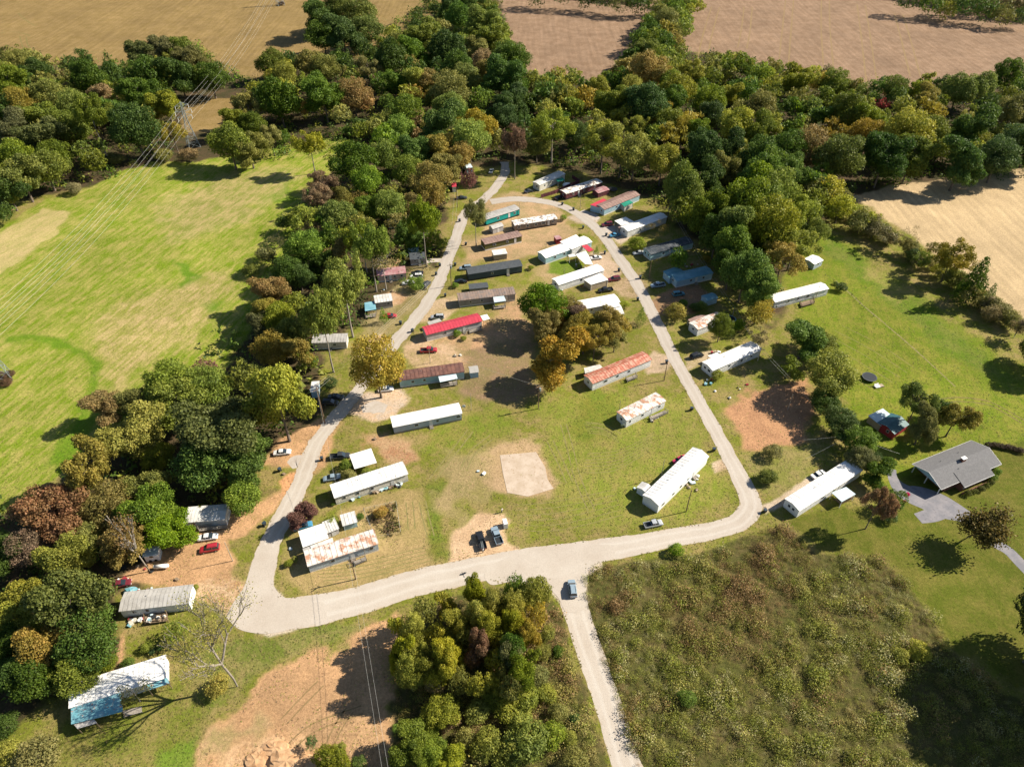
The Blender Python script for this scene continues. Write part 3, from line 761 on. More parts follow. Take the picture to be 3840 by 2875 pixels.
def blobs_ellipsoid(n, cz, ax, az, rmin, rmax, seed, upper=0.35, core=True, irregular=0.2):
    rng = np.random.default_rng(seed); out = []
    stretch_dir = rng.random() * 6.28
    for i in range(n):
        d = unit(1, rng)[0]; d[2] = d[2] * (1 - upper) + upper * abs(d[2]) * 1.0
        t = 0.62 + 0.36 * rng.random() ** 0.6
        k = 1 + irregular * math.cos(2 * (math.atan2(d[1], d[0]) - stretch_dir)) * 0.6 + irregular * (rng.random() - 0.5)
        r = rmin + (rmax - rmin) * rng.random()
        out.append((d[0] * (ax - r * 0.75) * t * k / 0.9, d[1] * (ax - r * 0.75) * t * k / 0.9, cz + d[2] * (az - r * 0.75) * t / 0.85, r))
    if core:
        for i in range(max(3, n // 7)):
            d = unit(1, rng)[0] * 0.3
            out.append((d[0] * ax, d[1] * ax, cz + d[2] * az, rmax * 1.25))
    return out

# prototypes: unit height, crown about one unit across
PROTO = {}
def add_proto(kind, blobs, per, ls, seed, z0=0.25, top=0.8, mat='bark', r0=0.022, n_l=14, lean=(0, 0), zc=0.58, **kw):
    cm = crown_mesh(kind + '_crown', blobs, per, ls, seed, **kw)
    tm = limb_mesh(kind + '_trunk', blobs, z0, seed, r0, mat, top, lean, n_l)
    PROTO.setdefault(kind, []).append((cm, tm, zc))
def blobs_lobed(cz, ax, az, seed):
    rng = np.random.default_rng(seed); out = []
    k = int(rng.integers(7, 11))
    for i in range(k):
        a = i * 2.4 + rng.random() * 0.9; q = 0.25 + 0.75 * rng.random(); zz = cz + az * (0.62 * (2 * rng.random() - 1) + 0.25 * (1 - q))
        L = rng.uniform(0.14, 0.24); rr = max(0.0, ax - L) * q * rng.uniform(0.8, 1.15)
        c = np.array([rr * math.cos(a), rr * math.sin(a), min(zz, cz + az - L * 0.8)])
        for j in range(7):
            d = unit(1, rng)[0]; out.append((*(c + d * L * 0.72), rng.uniform(0.05, 0.11)))
        out.append((*c, L * 0.72))
    return out
for s in range(7):
    add_proto('round', blobs_lobed(0.56, 0.50, 0.44, 130 + s) if s % 2 else blobs_ellipsoid(40 + 5 * s, 0.56, 0.50, 0.44, 0.07, 0.19, 100 + s, irregular=0.35), 360, 0.0165, s, zc=0.58, jit=0.8)
for s in range(4):
    add_proto('loose', blobs_ellipsoid(36, 0.62, 0.48, 0.37, 0.05, 0.14, 200 + s, core=False, irregular=0.4), 300, 0.0155, 20 + s, z0=0.3, top=0.88, zc=0.62, jit=0.8, fill=0.35, n_l=22, r0=0.018)
for s in range(4):                            # clear stem, high open crown
    add_proto('tall', [(x * 0.95, y * 0.95, z, r) for (x, y, z, r) in blobs_ellipsoid(34, 0.68, 0.48, 0.31, 0.05, 0.14, 300 + s, core=s % 2 == 0, irregular=0.4)], 280, 0.0155, 40 + s, z0=0.36, top=0.9, mat='palebark', zc=0.68, jit=0.8, fill=0.3, n_l=20, r0=0.02)
for s in range(3):
    add_proto('spire', [(0.0 + 0.36 * (1 - z) * math.cos(a) * 0.9, 0.36 * (1 - z) * math.sin(a) * 0.9, 0.12 + 0.84 * z, 0.07 + 0.12 * (1 - z)) for z, a in ((i / 26.0, i * 2.4 + s) for i in range(26))], 150, 0.022, 60 + s, z0=0.1, top=0.95, zc=0.45)
for s in range(4):
    add_proto('shrub', blobs_ellipsoid(22, 0.46, 0.50, 0.50, 0.14, 0.26, 400 + s, upper=0.5), 260, 0.025, 80 + s, z0=0.05, top=0.5, zc=0.48, n_l=8)
for s in range(3):
    add_proto('thin', blobs_ellipsoid(26, 0.62, 0.48, 0.37, 0.06, 0.13, 500 + s, core=False), 34, 0.020, 90 + s, z0=0.25, top=0.85, mat='palebark', zc=0.62, jit=0.9, fill=0.5, n_l=26, r0=0.017)

COLS = {  # leaf base colours, named
 'D': ((0.050, 0.090, 0.013), 'dark green'), 'T': ((0.044, 0.095, 0.024), 'deep bluish green'), 'G': ((0.090, 0.160, 0.015), 'mid green'),
 'Y': ((0.250, 0.255, 0.030), 'yellow-green'), 'O': ((0.165, 0.190, 0.022), 'olive green'), 'L': ((0.225, 0.245, 0.050), 'pale olive'),
 'A': ((0.315, 0.220, 0.028), 'golden'), 'R': ((0.235, 0.158, 0.050), 'rust-brown'), 'B': ((0.150, 0.078, 0.058), 'burgundy'),
 'N': ((0.175, 0.155, 0.062), 'grey-brown'), 'E': ((0.120, 0.205, 0.016), 'bright green'), 'X': ((0.27, 0.07, 0.045), 'scarlet')}
def mixcol(code, rng):
    cs = [np.array(COLS[c][0]) for c in code]
    w = [1.0, 0.7, 0.4][:len(cs)]
    c = sum(a * b for a, b in zip(cs, w)) / sum(w)
    return c * rng.uniform(0.85, 1.18) * np.array([rng.uniform(0.94, 1.06), 1, rng.uniform(0.9, 1.1)])

ZONE_TXT = {
 'nw': 'in the wood beyond the meadow', 'n': 'in the wood behind the head of the street', 'ne': 'in the wood below the stubble field',
 'e': 'in the wood behind the right-hand street', 'w': 'in the tree belt between meadow and street', 'sw': 'in the grove beside the meadow and dirt lot',
 'mid': 'in the clump between the two streets', 'hedge': 'in the hedgerow by the harvested field', 'fh': 'in the hedgerow between stubble fields',
 's': 'in the thicket at the road fork', 'far': 'at the far edge of the stubble field', 'yard': 'in the mown yards by the ranch house', 'lane': 'in the row dividing the red dirt lot from the lawn',
 'fld': 'standing in the tan crop field', 'edge': 'at the bare dirt bank'}
TREES = []
def T(tile, zone, rows):
    for r in rows: TREES.append((tile, zone) + tuple(r))
# x, y of the crown centre, crown width, colours [, kind [, height / width]]
T('A','nw',[(150,520,190,'ON'),(300,600,210,'D'),(470,610,120,'N','loose'),(590,550,160,'D'),(690,490,160,'D','loose'),(730,640,270,'D'),(930,610,150,'D','spire'),
 (1150,470,210,'DN'),(1320,440,220,'ND'),(1500,430,220,'DO'),(1590,500,220,'ND'),(1230,640,330,'D'),(1480,620,300,'D'),(1740,640,240,'D'),
 (80,700,260,'GO'),(210,690,170,'D'),(160,860,250,'AO'),(400,800,260,'OL'),(550,750,130,'NR','loose'),(690,760,130,'O'),(840,800,230,'RN'),(1040,740,170,'NO'),(1160,800,260,'DG'),
 (600,880,240,'OD'),(780,960,260,'OD','loose'),(60,900,220,'D'),(1110,1060,400,'D'),(1380,870,230,'OY'),(1430,1120,200,'OA','loose'),(340,980,250,'OD'),(110,1080,280,'ND'),(340,1140,290,'DN'),
 (600,1060,260,'DO'),(130,1290,250,'OG'),(370,1390,280,'OD'),(170,1460,320,'OD'),(50,1560,280,'D'),(450,1290,240,'DO')])
T('A','nw',[(1350,1290,150,'NO','shrub'),(1560,1290,160,'NR','shrub'),(960,1320,130,'ND','shrub'),(620,1560,120,'N','shrub'),(1900,1190,310,'OD'),(2060,1230,240,'ON'),(2050,880,240,'ON','loose'),(1930,990,220,'OD'),(2090,1030,200,'DO')])
T('B','fld',[(560,130,260,'D'),(700,70,280,'DO'),(880,110,280,'OD'),(740,270,320,'D'),(580,300,240,'D'),(930,250,220,'DO')])
T('B','n',[(1650,30,200,'D'),(1800,40,190,'GD'),(1700,140,200,'GT'),(1870,200,260,'GL'),(1960,310,240,'GL'),(1490,215,90,'O'),(1600,250,160,'ON'),(1390,310,250,'OG'),(1190,330,130,'ON'),(2060,330,130,'YG'),(2090,480,220,'GD'),(2040,640,300,'GT'),
 (140,520,200,'DO'),(290,510,170,'D'),(260,620,180,'OY'),(480,530,200,'NO'),(600,560,200,'ON'),(800,570,130,'D','spire'),(950,570,200,'NO','loose'),(1130,480,260,'D'),(1330,440,230,'GD'),(1610,410,260,'DT'),(1830,430,190,'ON'),(1900,520,190,'NR'),(1690,570,250,'DG'),(1760,650,220,'GL'),(1930,580,190,'RO'),
 (210,830,340,'DG'),(580,790,330,'DG'),(420,900,140,'RA','loose'),(830,790,240,'RN'),(760,900,130,'RN','loose'),(940,850,160,'R'),(1000,700,150,'NB','loose'),(1180,700,220,'GD'),(1330,670,240,'YG'),(1480,690,210,'RO'),(1320,800,160,'AR'),(1240,870,130,'RA'),(1620,750,270,'ON'),(1280,930,240,'GO'),(1620,880,210,'GL'),(1560,1030,320,'DG'),(1340,1030,170,'RN'),(1850,1060,260,'AO'),(1970,1000,120,'G'),(2130,830,220,'DT'),(2080,960,190,'DT'),
 (1200,1090,230,'EG'),(1010,1060,160,'ON'),(880,1090,150,'OG'),(790,1090,100,'G','shrub'),(1790,1150,270,'EL'),(1550,1240,220,'AO'),(1320,1260,230,'GD'),(1090,1290,230,'GL'),(1720,1290,190,'AO')])
T('B','w',[(140,1130,200,'ON','loose'),(60,1230,220,'ON','shrub'),(250,1140,150,'GD','shrub'),(850,1350,310,'DG'),(930,1510,250,'EG'),(1280,1420,240,'OG'),(1600,1400,210,'OR'),(1480,1500,280,'RO'),(580,1520,210,'NB','loose'),(600,1570,160,'YO','shrub'),(760,1600,130,'ON','loose'),(1120,1610,120,'GL')])
T('C','far',[(250,-50,200,'D'),(450,-40,200,'D'),(650,-25,200,'D'),(800,5,180,'D'),(950,15,200,'DN'),(1100,25,200,'D'),(1230,35,160,'OD')])
T('C','fh',[(1380,60,160,'GD'),(1500,20,150,'GO'),(1580,50,110,'YG'),(1330,170,180,'ON'),(1430,150,170,'GO'),(1500,120,130,'YG'),(1470,240,140,'GL'),(1340,280,170,'OA'),(1240,330,170,'GO'),(1380,340,140,'RO'),(1190,430,190,'OG'),(1310,480,180,'GL'),(1390,500,140,'GO')])
T('C','ne',[(1180,580,280,'RO'),(1270,640,160,'RO'),(820,640,110,'GO'),(900,690,130,'D'),(1080,670,120,'RO'),(60,500,240,'DG','round',1.3),(50,700,200,'GT'),(50,900,200,'DT'),(230,690,170,'OD'),(300,770,160,'D'),(430,640,140,'AO'),(440,730,150,'OY'),(550,670,130,'OL'),(640,740,160,'DG'),(180,850,150,'D'),(330,820,170,'ON','loose'),(500,810,180,'YO'),(670,810,170,'AO'),(780,750,190,'OL'),(860,860,240,'OG'),(1040,740,190,'YO'),(1420,760,240,'OY'),(1340,690,190,'GL'),(1140,860,310,'DT'),(1360,850,220,'DG'),(1540,600,190,'OL','loose',1.4),(1700,570,170,'ON','loose',1.4),(1830,530,180,'OG','loose',1.4),(1960,540,170,'GO'),(2090,620,170,'GO'),(1830,800,200,'YO'),(1960,790,110,'GL'),(2110,880,210,'ON'),(1680,850,230,'OG'),(1700,960,210,'D'),
 (1270,930,170,'AO'),(1170,950,150,'OG'),(1350,1030,220,'OG'),(1460,1080,200,'YA'),(930,980,180,'OY'),(1060,1050,200,'OL','loose'),(90,1130,160,'BN','loose'),(800,1180,340,'OL','loose'),(960,1200,360,'OL','loose'),(1060,1290,260,'OL'),(1200,1170,180,'GY'),(1290,1340,260,'YO'),(1890,1060,300,'YO'),(1600,1110,200,'GO'),(580,1120,200,'D'),(250,1200,190,'OL')])
T('C','e',[(1660,1270,300,'DT'),(1850,1260,250,'DT'),(2100,1120,250,'OG'),(2100,1330,290,'DG'),(1780,1430,230,'ON'),(2050,1490,320,'GD'),(1450,1540,280,'OG'),(2020,1610,360,'GO'),(1680,1520,280,'D'),(1740,1630,140,'GT')])
T('C','n',[(380,1060,300,'GY','tall',1.5)])
T('D','far',[(1250,10,200,'D'),(1450,40,200,'GD'),(1570,95,140,'OY'),(1750,60,220,'DT'),(1900,90,200,'D'),(2050,130,190,'ON'),(2180,150,150,'D'),(1650,-10,240,'D'),(1950,-10,240,'N'),(2150,30,200,'N')])
T('D','ne',[(60,640,150,'GY'),(150,570,120,'GL'),(250,630,70,'ON'),(330,690,190,'OY'),(500,680,150,'YA'),(580,590,90,'N'),(640,690,190,'OG'),(770,730,150,'ON'),(860,750,120,'GL'),(960,830,110,'G'),(1150,740,190,'GO'),(1040,870,110,'X','loose'),(1100,760,90,'R'),(1400,660,110,'YG'),(1320,750,170,'OG'),(1410,820,190,'OA'),(1530,710,150,'D'),(1670,750,220,'GO'),(1840,730,230,'GO'),(2080,620,220,'DG'),(2190,720,120,'D'),(60,880,190,'ON','loose'),(310,890,150,'GE'),(450,890,160,'GL'),(560,790,150,'OG'),(760,930,280,'OD'),(880,980,250,'GO'),(1000,990,150,'O'),(1200,880,160,'OL'),(1260,1100,360,'OY'),(900,1120,240,'AO'),(1450,1110,250,'OD'),(1530,1250,170,'ON'),(1790,1080,340,'DG'),(2010,1090,110,'OY'),(2110,930,260,'NO'),(2130,1180,250,'DT'),(300,1070,180,'GE'),(370,1110,150,'NO','loose'),(60,1100,190,'O'),(450,1230,290,'RN'),(690,1300,330,'OD'),(1050,1310,320,'DT'),(1280,1310,280,'DO'),(1700,1330,330,'DT'),(2000,1300,280,'DT'),(2330,1250,260,'D'),(2330,950,240,'D')])
T('D','e',[(240,1250,250,'DG'),(80,1390,290,'GD'),(130,1600,310,'OG'),(300,1450,240,'GD')])
T('D','hedge',[(560,1590,280,'YO','shrub'),(700,1620,140,'NO','shrub')])
T('E','nw',[(30,220,150,'D')])
T('E','w',[(2080,690,140,'OD','shrub'),(2180,560,130,'NO','shrub')])
T('E','sw',[(1690,1530,180,'B')])
T('F','w',[(370,270,170,'OD'),(250,290,120,'D'),(190,470,150,'N','thin'),(430,500,270,'EG'),(110,570,160,'ND'),(490,340,150,'N','loose'),(560,90,220,'NB','loose'),(750,100,190,'OR'),(700,250,250,'GL'),(630,330,180,'G'),(880,130,150,'RO'),(1140,160,240,'OG'),(960,190,190,'GE'),(1190,290,180,'NO','loose'),(1330,160,190,'RO'),(1460,60,240,'RO'),(680,590,230,'RO'),(160,860,250,'NR'),(350,950,160,'YG'),(380,740,190,'D'),(280,700,230,'D'),(100,1010,220,'OA'),(210,1080,230,'O'),(60,1150,200,'ND'),(330,1200,240,'DO'),(160,1340,260,'AO'),(350,1350,240,'AO'),(430,1430,150,'OG'),(1250,410,190,'G'),(1500,420,150,'OG'),(1350,450,140,'D'),(560,640,200,'D'),(480,1080,180,'DO')])
T('I','sw',[(870,260,270,'NR'),(1120,230,260,'NO'),(1400,80,360,'OG'),(1700,100,330,'GO'),(1470,260,350,'OG'),(1090,500,400,'YO'),(1850,470,520,'DN'),(1700,720,420,'DG'),(2000,720,360,'GD'),(1300,690,210,'YG'),(1260,930,300,'GR'),(1250,1160,360,'GE'),(1430,1330,280,'EG'),(2010,1010,280,'GO'),(880,1090,350,'RO'),(450,1180,420,'BR'),(230,1430,280,'BN'),(540,1570,360,'YO'),(1010,1400,330,'RO','loose'),(680,1350,260,'ON'),(30,1500,260,'D')])
T('M','sw',[(620,370,520,'DO'),(180,250,320,'YO'),(140,450,300,'YO'),(720,610,420,'D'),(350,700,370,'RO'),(610,880,310,'OD'),(120,640,280,'D'),(280,890,320,'D'),(80,920,280,'D'),(60,1300,200,'D','shrub')])
T('G','mid',[(310,970,310,'GE'),(300,1150,250,'RO'),(430,1110,190,'RO'),(580,1060,210,'BN'),(640,1130,220,'AO'),(770,1010,180,'AO','thin'),(850,1130,270,'AO','loose'),(450,1390,390,'A'),(560,1180,220,'OA'),(700,1180,220,'AO'),(780,1200,210,'OA'),(520,1010,190,'RO'),(640,1260,210,'OA'),(930,1150,170,'AO'),(900,1250,190,'NO','loose')])
T('G','e',[(1480,60,250,'GO'),(1530,260,150,'GO'),(1680,200,260,'GO'),(1450,190,180,'OD'),(1860,330,350,'GO'),(1740,390,260,'D'),(1900,510,310,'GE'),(1980,710,310,'G'),(1860,660,240,'D'),(2000,140,360,'GO'),(2130,290,230,'D'),(2080,860,240,'GE'),(1770,120,200,'D'),(2150,490,190,'D'),(2100,1050,170,'OA'),(2080,1240,150,'N','loose'),(1420,600,140,'G'),(1250,350,170,'RO','thin'),(1080,470,150,'OG','shrub')])
T('H','e',[(120,330,380,'OY'),(290,230,220,'YG'),(430,210,170,'GL'),(60,150,280,'GO'),(310,480,310,'OY','loose'),(480,390,190,'OG'),(210,600,300,'OA','loose'),(40,800,170,'G'),(60,1010,130,'AO'),(20,1230,150,'N','thin')])
T('H','hedge',[(500,60,260,'ON','shrub'),(680,190,250,'OY','shrub'),(860,290,210,'ON','shrub'),(970,350,170,'N','shrub'),(1100,420,130,'NO','shrub'),(1450,510,120,'NO','loose'),(1740,650,150,'OA','loose'),(1800,800,210,'D','spire'),(1925,900,100,'D','spire'),(1280,570,120,'D','shrub'),(1350,620,130,'N','shrub'),(1700,790,150,'N','shrub'),(1950,1060,150,'N','shrub'),(2080,1090,150,'NO','shrub'),(2200,1180,160,'N','loose'),(2330,1350,260,'OD'),(2420,1480,260,'D')])
hp = [(420,10),(560,90),(700,185),(830,265),(950,345),(1060,410),(1150,485),(1300,595),(1420,650),(1560,760),(1700,850),(1850,970),(2000,1075),(2200,1205)]
T('H','hedge',[(a[0] + (b[0] - a[0]) * k / 3 + random.uniform(-25, 25), a[1] + (b[1] - a[1]) * k / 3 - 35 + random.uniform(-15, 15), random.uniform(95, 165), random.choice(('ON','NO','OY','OG','N','DO')), random.choice(('shrub','shrub','loose'))) for a, b in zip(hp[:-1], hp[1:]) for k in range(3)])
T('H','lane',[(400,1250,310,'GD'),(520,1310,210,'OD'),(480,1410,160,'GE'),(620,1540,350,'YG'),(290,1500,150,'OG')])
T('L','lane',[(560,240,200,'D'),(690,390,220,'D'),(680,520,140,'DT'),(860,560,220,'GD'),(870,700,190,'ND'),(1010,810,200,'DG'),(980,690,100,'DT','shrub'),(1150,1050,170,'GD'),(1100,1190,120,'D','shrub'),(1640,380,250,'OA','loose'),(1530,330,190,'D')])
T('L','yard',[(130,650,150,'NO','shrub'),(90,850,140,'DO','shrub'),(540,1270,170,'ON','thin'),(1950,860,80,'G','shrub'),(1980,815,80,'G','shrub')])
T('N','s',[(1180,500,160,'Y'),(1320,530,200,'Y'),(1520,560,170,'Y'),(1360,730,190,'Y'),(1620,730,230,'Y'),(1560,850,230,'Y'),(1690,480,200,'Y'),(1870,410,210,'Y'),(1950,530,210,'Y'),(1990,330,200,'Y'),(1590,310,160,'Y'),(1410,370,170,'ON'),(1850,220,190,'OY'),(2150,390,200,'Y'),(1400,860,200,'OY'),(1240,700,200,'OY'),(1850,690,200,'BN'),(2000,800,170,'Y'),(2120,730,210,'NT'),(1700,950,170,'ON'),(1850,990,170,'YO'),(2080,900,160,'ON'),(1290,880,210,'OY'),(1500,960,150,'N'),(1750,600,150,'ON'),(2170,200,180,'DG')])
T('N','edge',[(1550,1200,260,'OY'),(1640,1290,140,'BN'),(1350,1400,280,'GO'),(1290,1510,260,'DO'),(1460,1550,240,'GO'),(1610,1610,230,'YG'),(650,1600,240,'O'),(860,1630,140,'GD','shrub'),(1180,1335,70,'E','shrub'),(480,1450,100,'T','loose',1.6),(730,1490,80,'O','shrub'),(1760,1420,190,'ON','shrub'),(1930,1470,260,'OL','shrub'),(2110,1560,280,'O','shrub')])
T('O','s',[(230,230,230,'Y'),(60,330,190,'Y'),(170,560,210,'AY'),(50,700,230,'GT'),(210,760,140,'OG'),(160,1460,360,'OD','shrub'),(560,1610,230,'ON','shrub'),(430,700,100,'GD','shrub')])
T('O','s',[(60,480,210,'Y'),(250,420,180,'YA'),(330,560,150,'OY','shrub'),(300,700,150,'ON','shrub'),(120,880,220,'OG'),(260,900,180,'ON','shrub'),(150,1100,240,'O','shrub'),(330,1050,160,'OL','shrub'),(420,1200,160,'ON','shrub'),(380,1400,220,'OG','shrub'),(520,1420,140,'O','shrub'),(100,1280,220,'OL','shrub')])
T('N','s',[(2190,560,200,'Y'),(2080,640,170,'OY'),(2000,1080,200,'OL','shrub'),(2120,1180,240,'O','shrub'),(1850,1200,200,'OY','shrub'),(2150,1020,180,'ON'),(1980,950,150,'Y')])
T('O','edge',[(1490,1090,160,'G','shrub'),(560,1250,80,'T','shrub')])
T('Q','edge',[(1340,700,190,'YO','shrub'),(1190,740,140,'YO','shrub')])
T('M','edge',[(1450,540,180,'GO','round'),(1220,660,100,'GY','shrub'),(1260,700,60,'T','shrub'),(1320,670,60,'T','shrub'),(1480,840,170,'GO','thin'),(1800,985,190,'YA','shrub'),(1100,1030,230,'ON','thin'),(300,1560,380,'NO','shrub'),(60,1560,240,'OY','shrub'),(900,780,150,'DO','shrub'),(1060,800,110,'DG','shrub'),(1620,170,50,'EY','shrub')])
T('J','edge',[(410,1150,205,'B'),(775,760,120,'GO','shrub'),(790,850,130,'ON','shrub'),(935,810,85,'YE','shrub'),(650,1225,120,'EY','shrub'),(885,1180,60,'DG','shrub'),(290,1570,70,'YE','shrub'),(340,1540,60,'ER','shrub'),(1055,1150,110,'A','shrub'),(660,1080,40,'G','shrub'),(760,510,60,'R','thin')])
T('F','edge',[(1075,1070,75,'E','spire'),(1345,810,140,'E','shrub'),(640,1620,120,'D','shrub'),(1670,815,60,'E','shrub'),(1690,1215,70,'E','shrub'),(1740,1255,50,'YE','shrub')])
T('G','edge',[(1115,1075,85,'GE','spire'),(745,535,45,'E','spire'),(1400,1040,180,'OA','shrub'),(1460,970,80,'G','shrub'),(1560,1000,90,'DG','shrub'),(1615,985,90,'OG','shrub'),(1920,1150,120,'G','shrub'),(1745,1560,100,'YE','shrub'),(975,980,80,'EY','shrub'),(610,405,40,'O','shrub'),(200,670,50,'EY','shrub'),(470,258,60,'E','shrub'),(1650,600,80,'OA','shrub')])
T('H','edge',[(695,835,90,'D','shrub'),(650,800,40,'G','shrub'),(20,1290,90,'N','thin')])
T('K','edge',[(1410,1460,120,'EG','shrub'),(2150,860,130,'OD','shrub')])
# trees whose foot shows: base x, y, top y, crown width
FOOTED = [
 ('B','w',515,1440,1080,250,'YO','tall'),('B','n',2165,1485,1020,190,'BN','tall'),('F','w',1435,665,60,300,'GO','tall'),('F','w',1020,870,290,290,'GO','tall'),
 ('F','w',1100,850,400,330,'N','thin'),('F','w',942,720,290,250,'OG','tall'),('F','w',825,1245,560,400,'GY','tall'),('F','w',665,1535,800,340,'GY','tall'),
 ('F','n',1790,160,-160,160,'B','tall'),('F','n',1845,490,90,200,'NG','tall'),('F','n',1925,435,40,110,'N','thin'),
 ('J','w',1060,200,-290,430,'AY','round'),('J','w',300,560,-140,520,'YG','round'),('G','mid',715,1440,1120,250,'AO','loose'),('G','e',1745,1285,1050,190,'GO','round'),
 ('L','yard',1230,435,100,300,'DO','loose'),('L','yard',1300,585,270,230,'ON','round'),('L','lane',895,1285,960,260,'RB','loose'),('L','yard',1920,435,355,70,'N','thin'),
 ('H','hedge',1520,790,440,330,'OA','loose'),('H','hedge',1210,565,310,170,'N','bare'),('I','sw',900,1000,560,480,'OA','loose'),
 ('A','nw',880,1290,760,280,'OD','tall'),('G','e',2040,600,250,200,'GO','tall')]

NOFILL1 = vpoly([(370,195),(545,195),(545,335),(370,345)])
ZP0 = [z for z in ZONES if z[0] == 'wood'][0][1]
groups = {}
def tree_label(col, kind, zone):
    cn = ' and '.join(COLS[c][1] for c in col[:2]) if len(col) > 1 else COLS[col][1]
    noun = {'round': 'full-crowned tree', 'loose': 'loose-crowned tree', 'tall': 'tall clear-stemmed tree', 'spire': 'pointed evergreen tree', 'shrub': 'bushy shrub', 'thin': 'thinly leaved tree', 'bare': 'leafless tree'}[kind]
    lab = '%s %s %s' % (cn, noun, ZONE_TXT[zone])
    return lab if len(lab.split()) <= 16 else lab.replace(cn, COLS[col[0]][1])
NAMES = {'round': 'broadleaf_tree', 'loose': 'broadleaf_tree', 'tall': 'tall_tree', 'spire': 'evergreen_tree', 'shrub': 'shrub', 'thin': 'sparse_tree', 'bare': 'bare_tree'}
rngt = np.random.default_rng(5)
inst = []                                      # (apparent size, kind, loc, r, h, colour code, zone, label zone text)
for t in TREES:
    tile, zone, x, y, w, col = t[:6]
    kind = t[6] if len(t) > 6 else 'round'
    hf = t[7] if len(t) > 7 else {'round': {'s': 2.5, 'e': 1.65, 'ne': 1.4, 'n': 1.3, 'nw': 1.25, 'w': 1.3, 'fh': 1.3, 'lane': 1.2, 'mid': 1.3, 'far': 1.0, 'edge': 1.15}.get(zone, 1.15), 'loose': 1.3, 'tall': 1.7, 'spire': 2.1, 'shrub': 1.05 if zone == 'hedge' else 0.8, 'thin': 1.25, 'bare': 1.3}[kind]
    if zone == 'far': kind = 'shrub'; hf = 1.15
    nx_, ny_ = npx(tile, x, y)
    zc = PROTO[kind][0][2]; h = 8.0
    for it in range(4):                        # size and height settle together
        loc = gp(nx_, ny_, zc * h)
        dep = loc.y * math.cos(CAM_P) + (CAM_H - zc * h) * math.sin(CAM_P)
        wm = (w / 2.208) * dep / CAM_F
        h = min(wm * hf, 13.5 if zone == 's' else 25.0)
    wm = min(wm, 23.0 if zone == 'sw' else 19.0) * (1.05 if kind == 'shrub' else {'lane': 1.35, 'mid': 1.22, 'fld': 1.3, 'sw': 1.3, 's': 1.15}.get(zone, 1.2))
    inst.append((w * (1 if kind != 'shrub' else 1), kind, Vector((loc.x, loc.y, 0)), wm, max(h, 0.6), col, zone))
for (tile, zone, bx, by, ty, w, col, kind) in FOOTED:
    b = P(tile, bx, by); h = height_at(b, tile, bx, ty); wm = w / 2.208 / px_scale(tile, bx, by)
    inst.append((w, kind, b, wm, h * 0.97, col, zone))

def bare_tree_mesh(name, seed, mat='palebark', levels=4, r0=0.03, spread=0.75, leaves=0):
    rng = random.Random(seed); b = MB(); tips = []
    def grow(p, d, L, r, lv):
        seg = 3; q = p
        for i in range(seg):
            d2 = (d + Vector((rng.uniform(-1, 1), rng.uniform(-1, 1), rng.uniform(-0.3, 0.7))) * 0.16).normalized()
            e = q + d2 * L / seg
            b.tube(q, e, r * (1 - 0.25 * i / seg), r * (1 - 0.25 * (i + 1) / seg), 5 if lv > 1 else 7, caps=False)
            q = e; d = d2
            if lv >= 1 and i >= 1 and lv < levels:
                s_ = (d + Vector((rng.uniform(-1, 1), rng.uniform(-1, 1), rng.uniform(-0.1, 0.5))) * spread).normalized()
                grow(q, s_, L * rng.uniform(0.5, 0.7), r * 0.5, lv + 1)
        if lv < levels:
            for k in range(2 if lv else 5):
                s_ = (d * 0.8 + Vector((rng.uniform(-1, 1), rng.uniform(-1, 1), rng.uniform(0.0, 0.5))) * spread).normalized()
                grow(q, s_, L * rng.uniform(0.62, 0.85), r * 0.62, lv + 1)
        else: tips.append(q)
    grow(Vector((0, 0, 0)), Vector((0, 0, 1)), 0.27, r0, 0)
    return b.mesh(name, M[mat], smooth=True), tips

def crown_of_tips(name, tips, n, ls, spread, seed):
    rng = np.random.default_rng(seed); t = np.array([tuple(p) for p in tips])
    c = t[rng.integers(0, len(t), n)] + rng.normal(size=(n, 3)) * spread
    V_, Q = leaf_quads(c, unit(n, rng), ls * (0.6 + 0.8 * rng.random(n)), rng)
    me = np_mesh(name, V_, Q, M['leaf']); at = me.attributes.new('v', 'FLOAT', 'FACE'); at.data.foreach_set('value', rng.random(n).astype(np.float32))
    return me
bm_, btips = bare_tree_mesh('bare_limbs', 5)
trees_only = sorted([i for i in inst if i[1] != 'shrub'], key=lambda i: -i[0])
shrubs = [i for i in inst if i[1] == 'shrub' and i[6] != 'far']; FARS = [i for i in inst if i[6] == 'far']
keep, rest = trees_only[:300], trees_only[300:] + FARS
allv = keep + shrubs
label_of = [tree_label(i[5], i[1], i[6]) for i in allv]
def refine(fn):
    from collections import Counter
    c = Counter(label_of)
    for k, i in enumerate(allv):
        if c[label_of[k]] > 1:
            s_ = fn(k, i)
            if s_ and len(s_.split()) <= 16: label_of[k] = s_
refine(lambda k, i: ('broad ' if i[3] > 12 else 'small ' if i[3] < (8 if i[1] != 'shrub' else 2.5) else 'middle-sized ') + label_of[k])
axy = np.array([[i[2].x, i[2].y] for i in allv])
def beside(k, i):
    d = np.hypot(axy[:, 0] - axy[k, 0], axy[:, 1] - axy[k, 1]); d[k] = 1e9
    o = allv[int(np.argmin(d))]; z = ZONE_TXT[i[6]]
    return label_of[k].replace(' ' + z, ' beside a %s one %s' % (COLS[o[5][0]][1], z))
refine(beside)
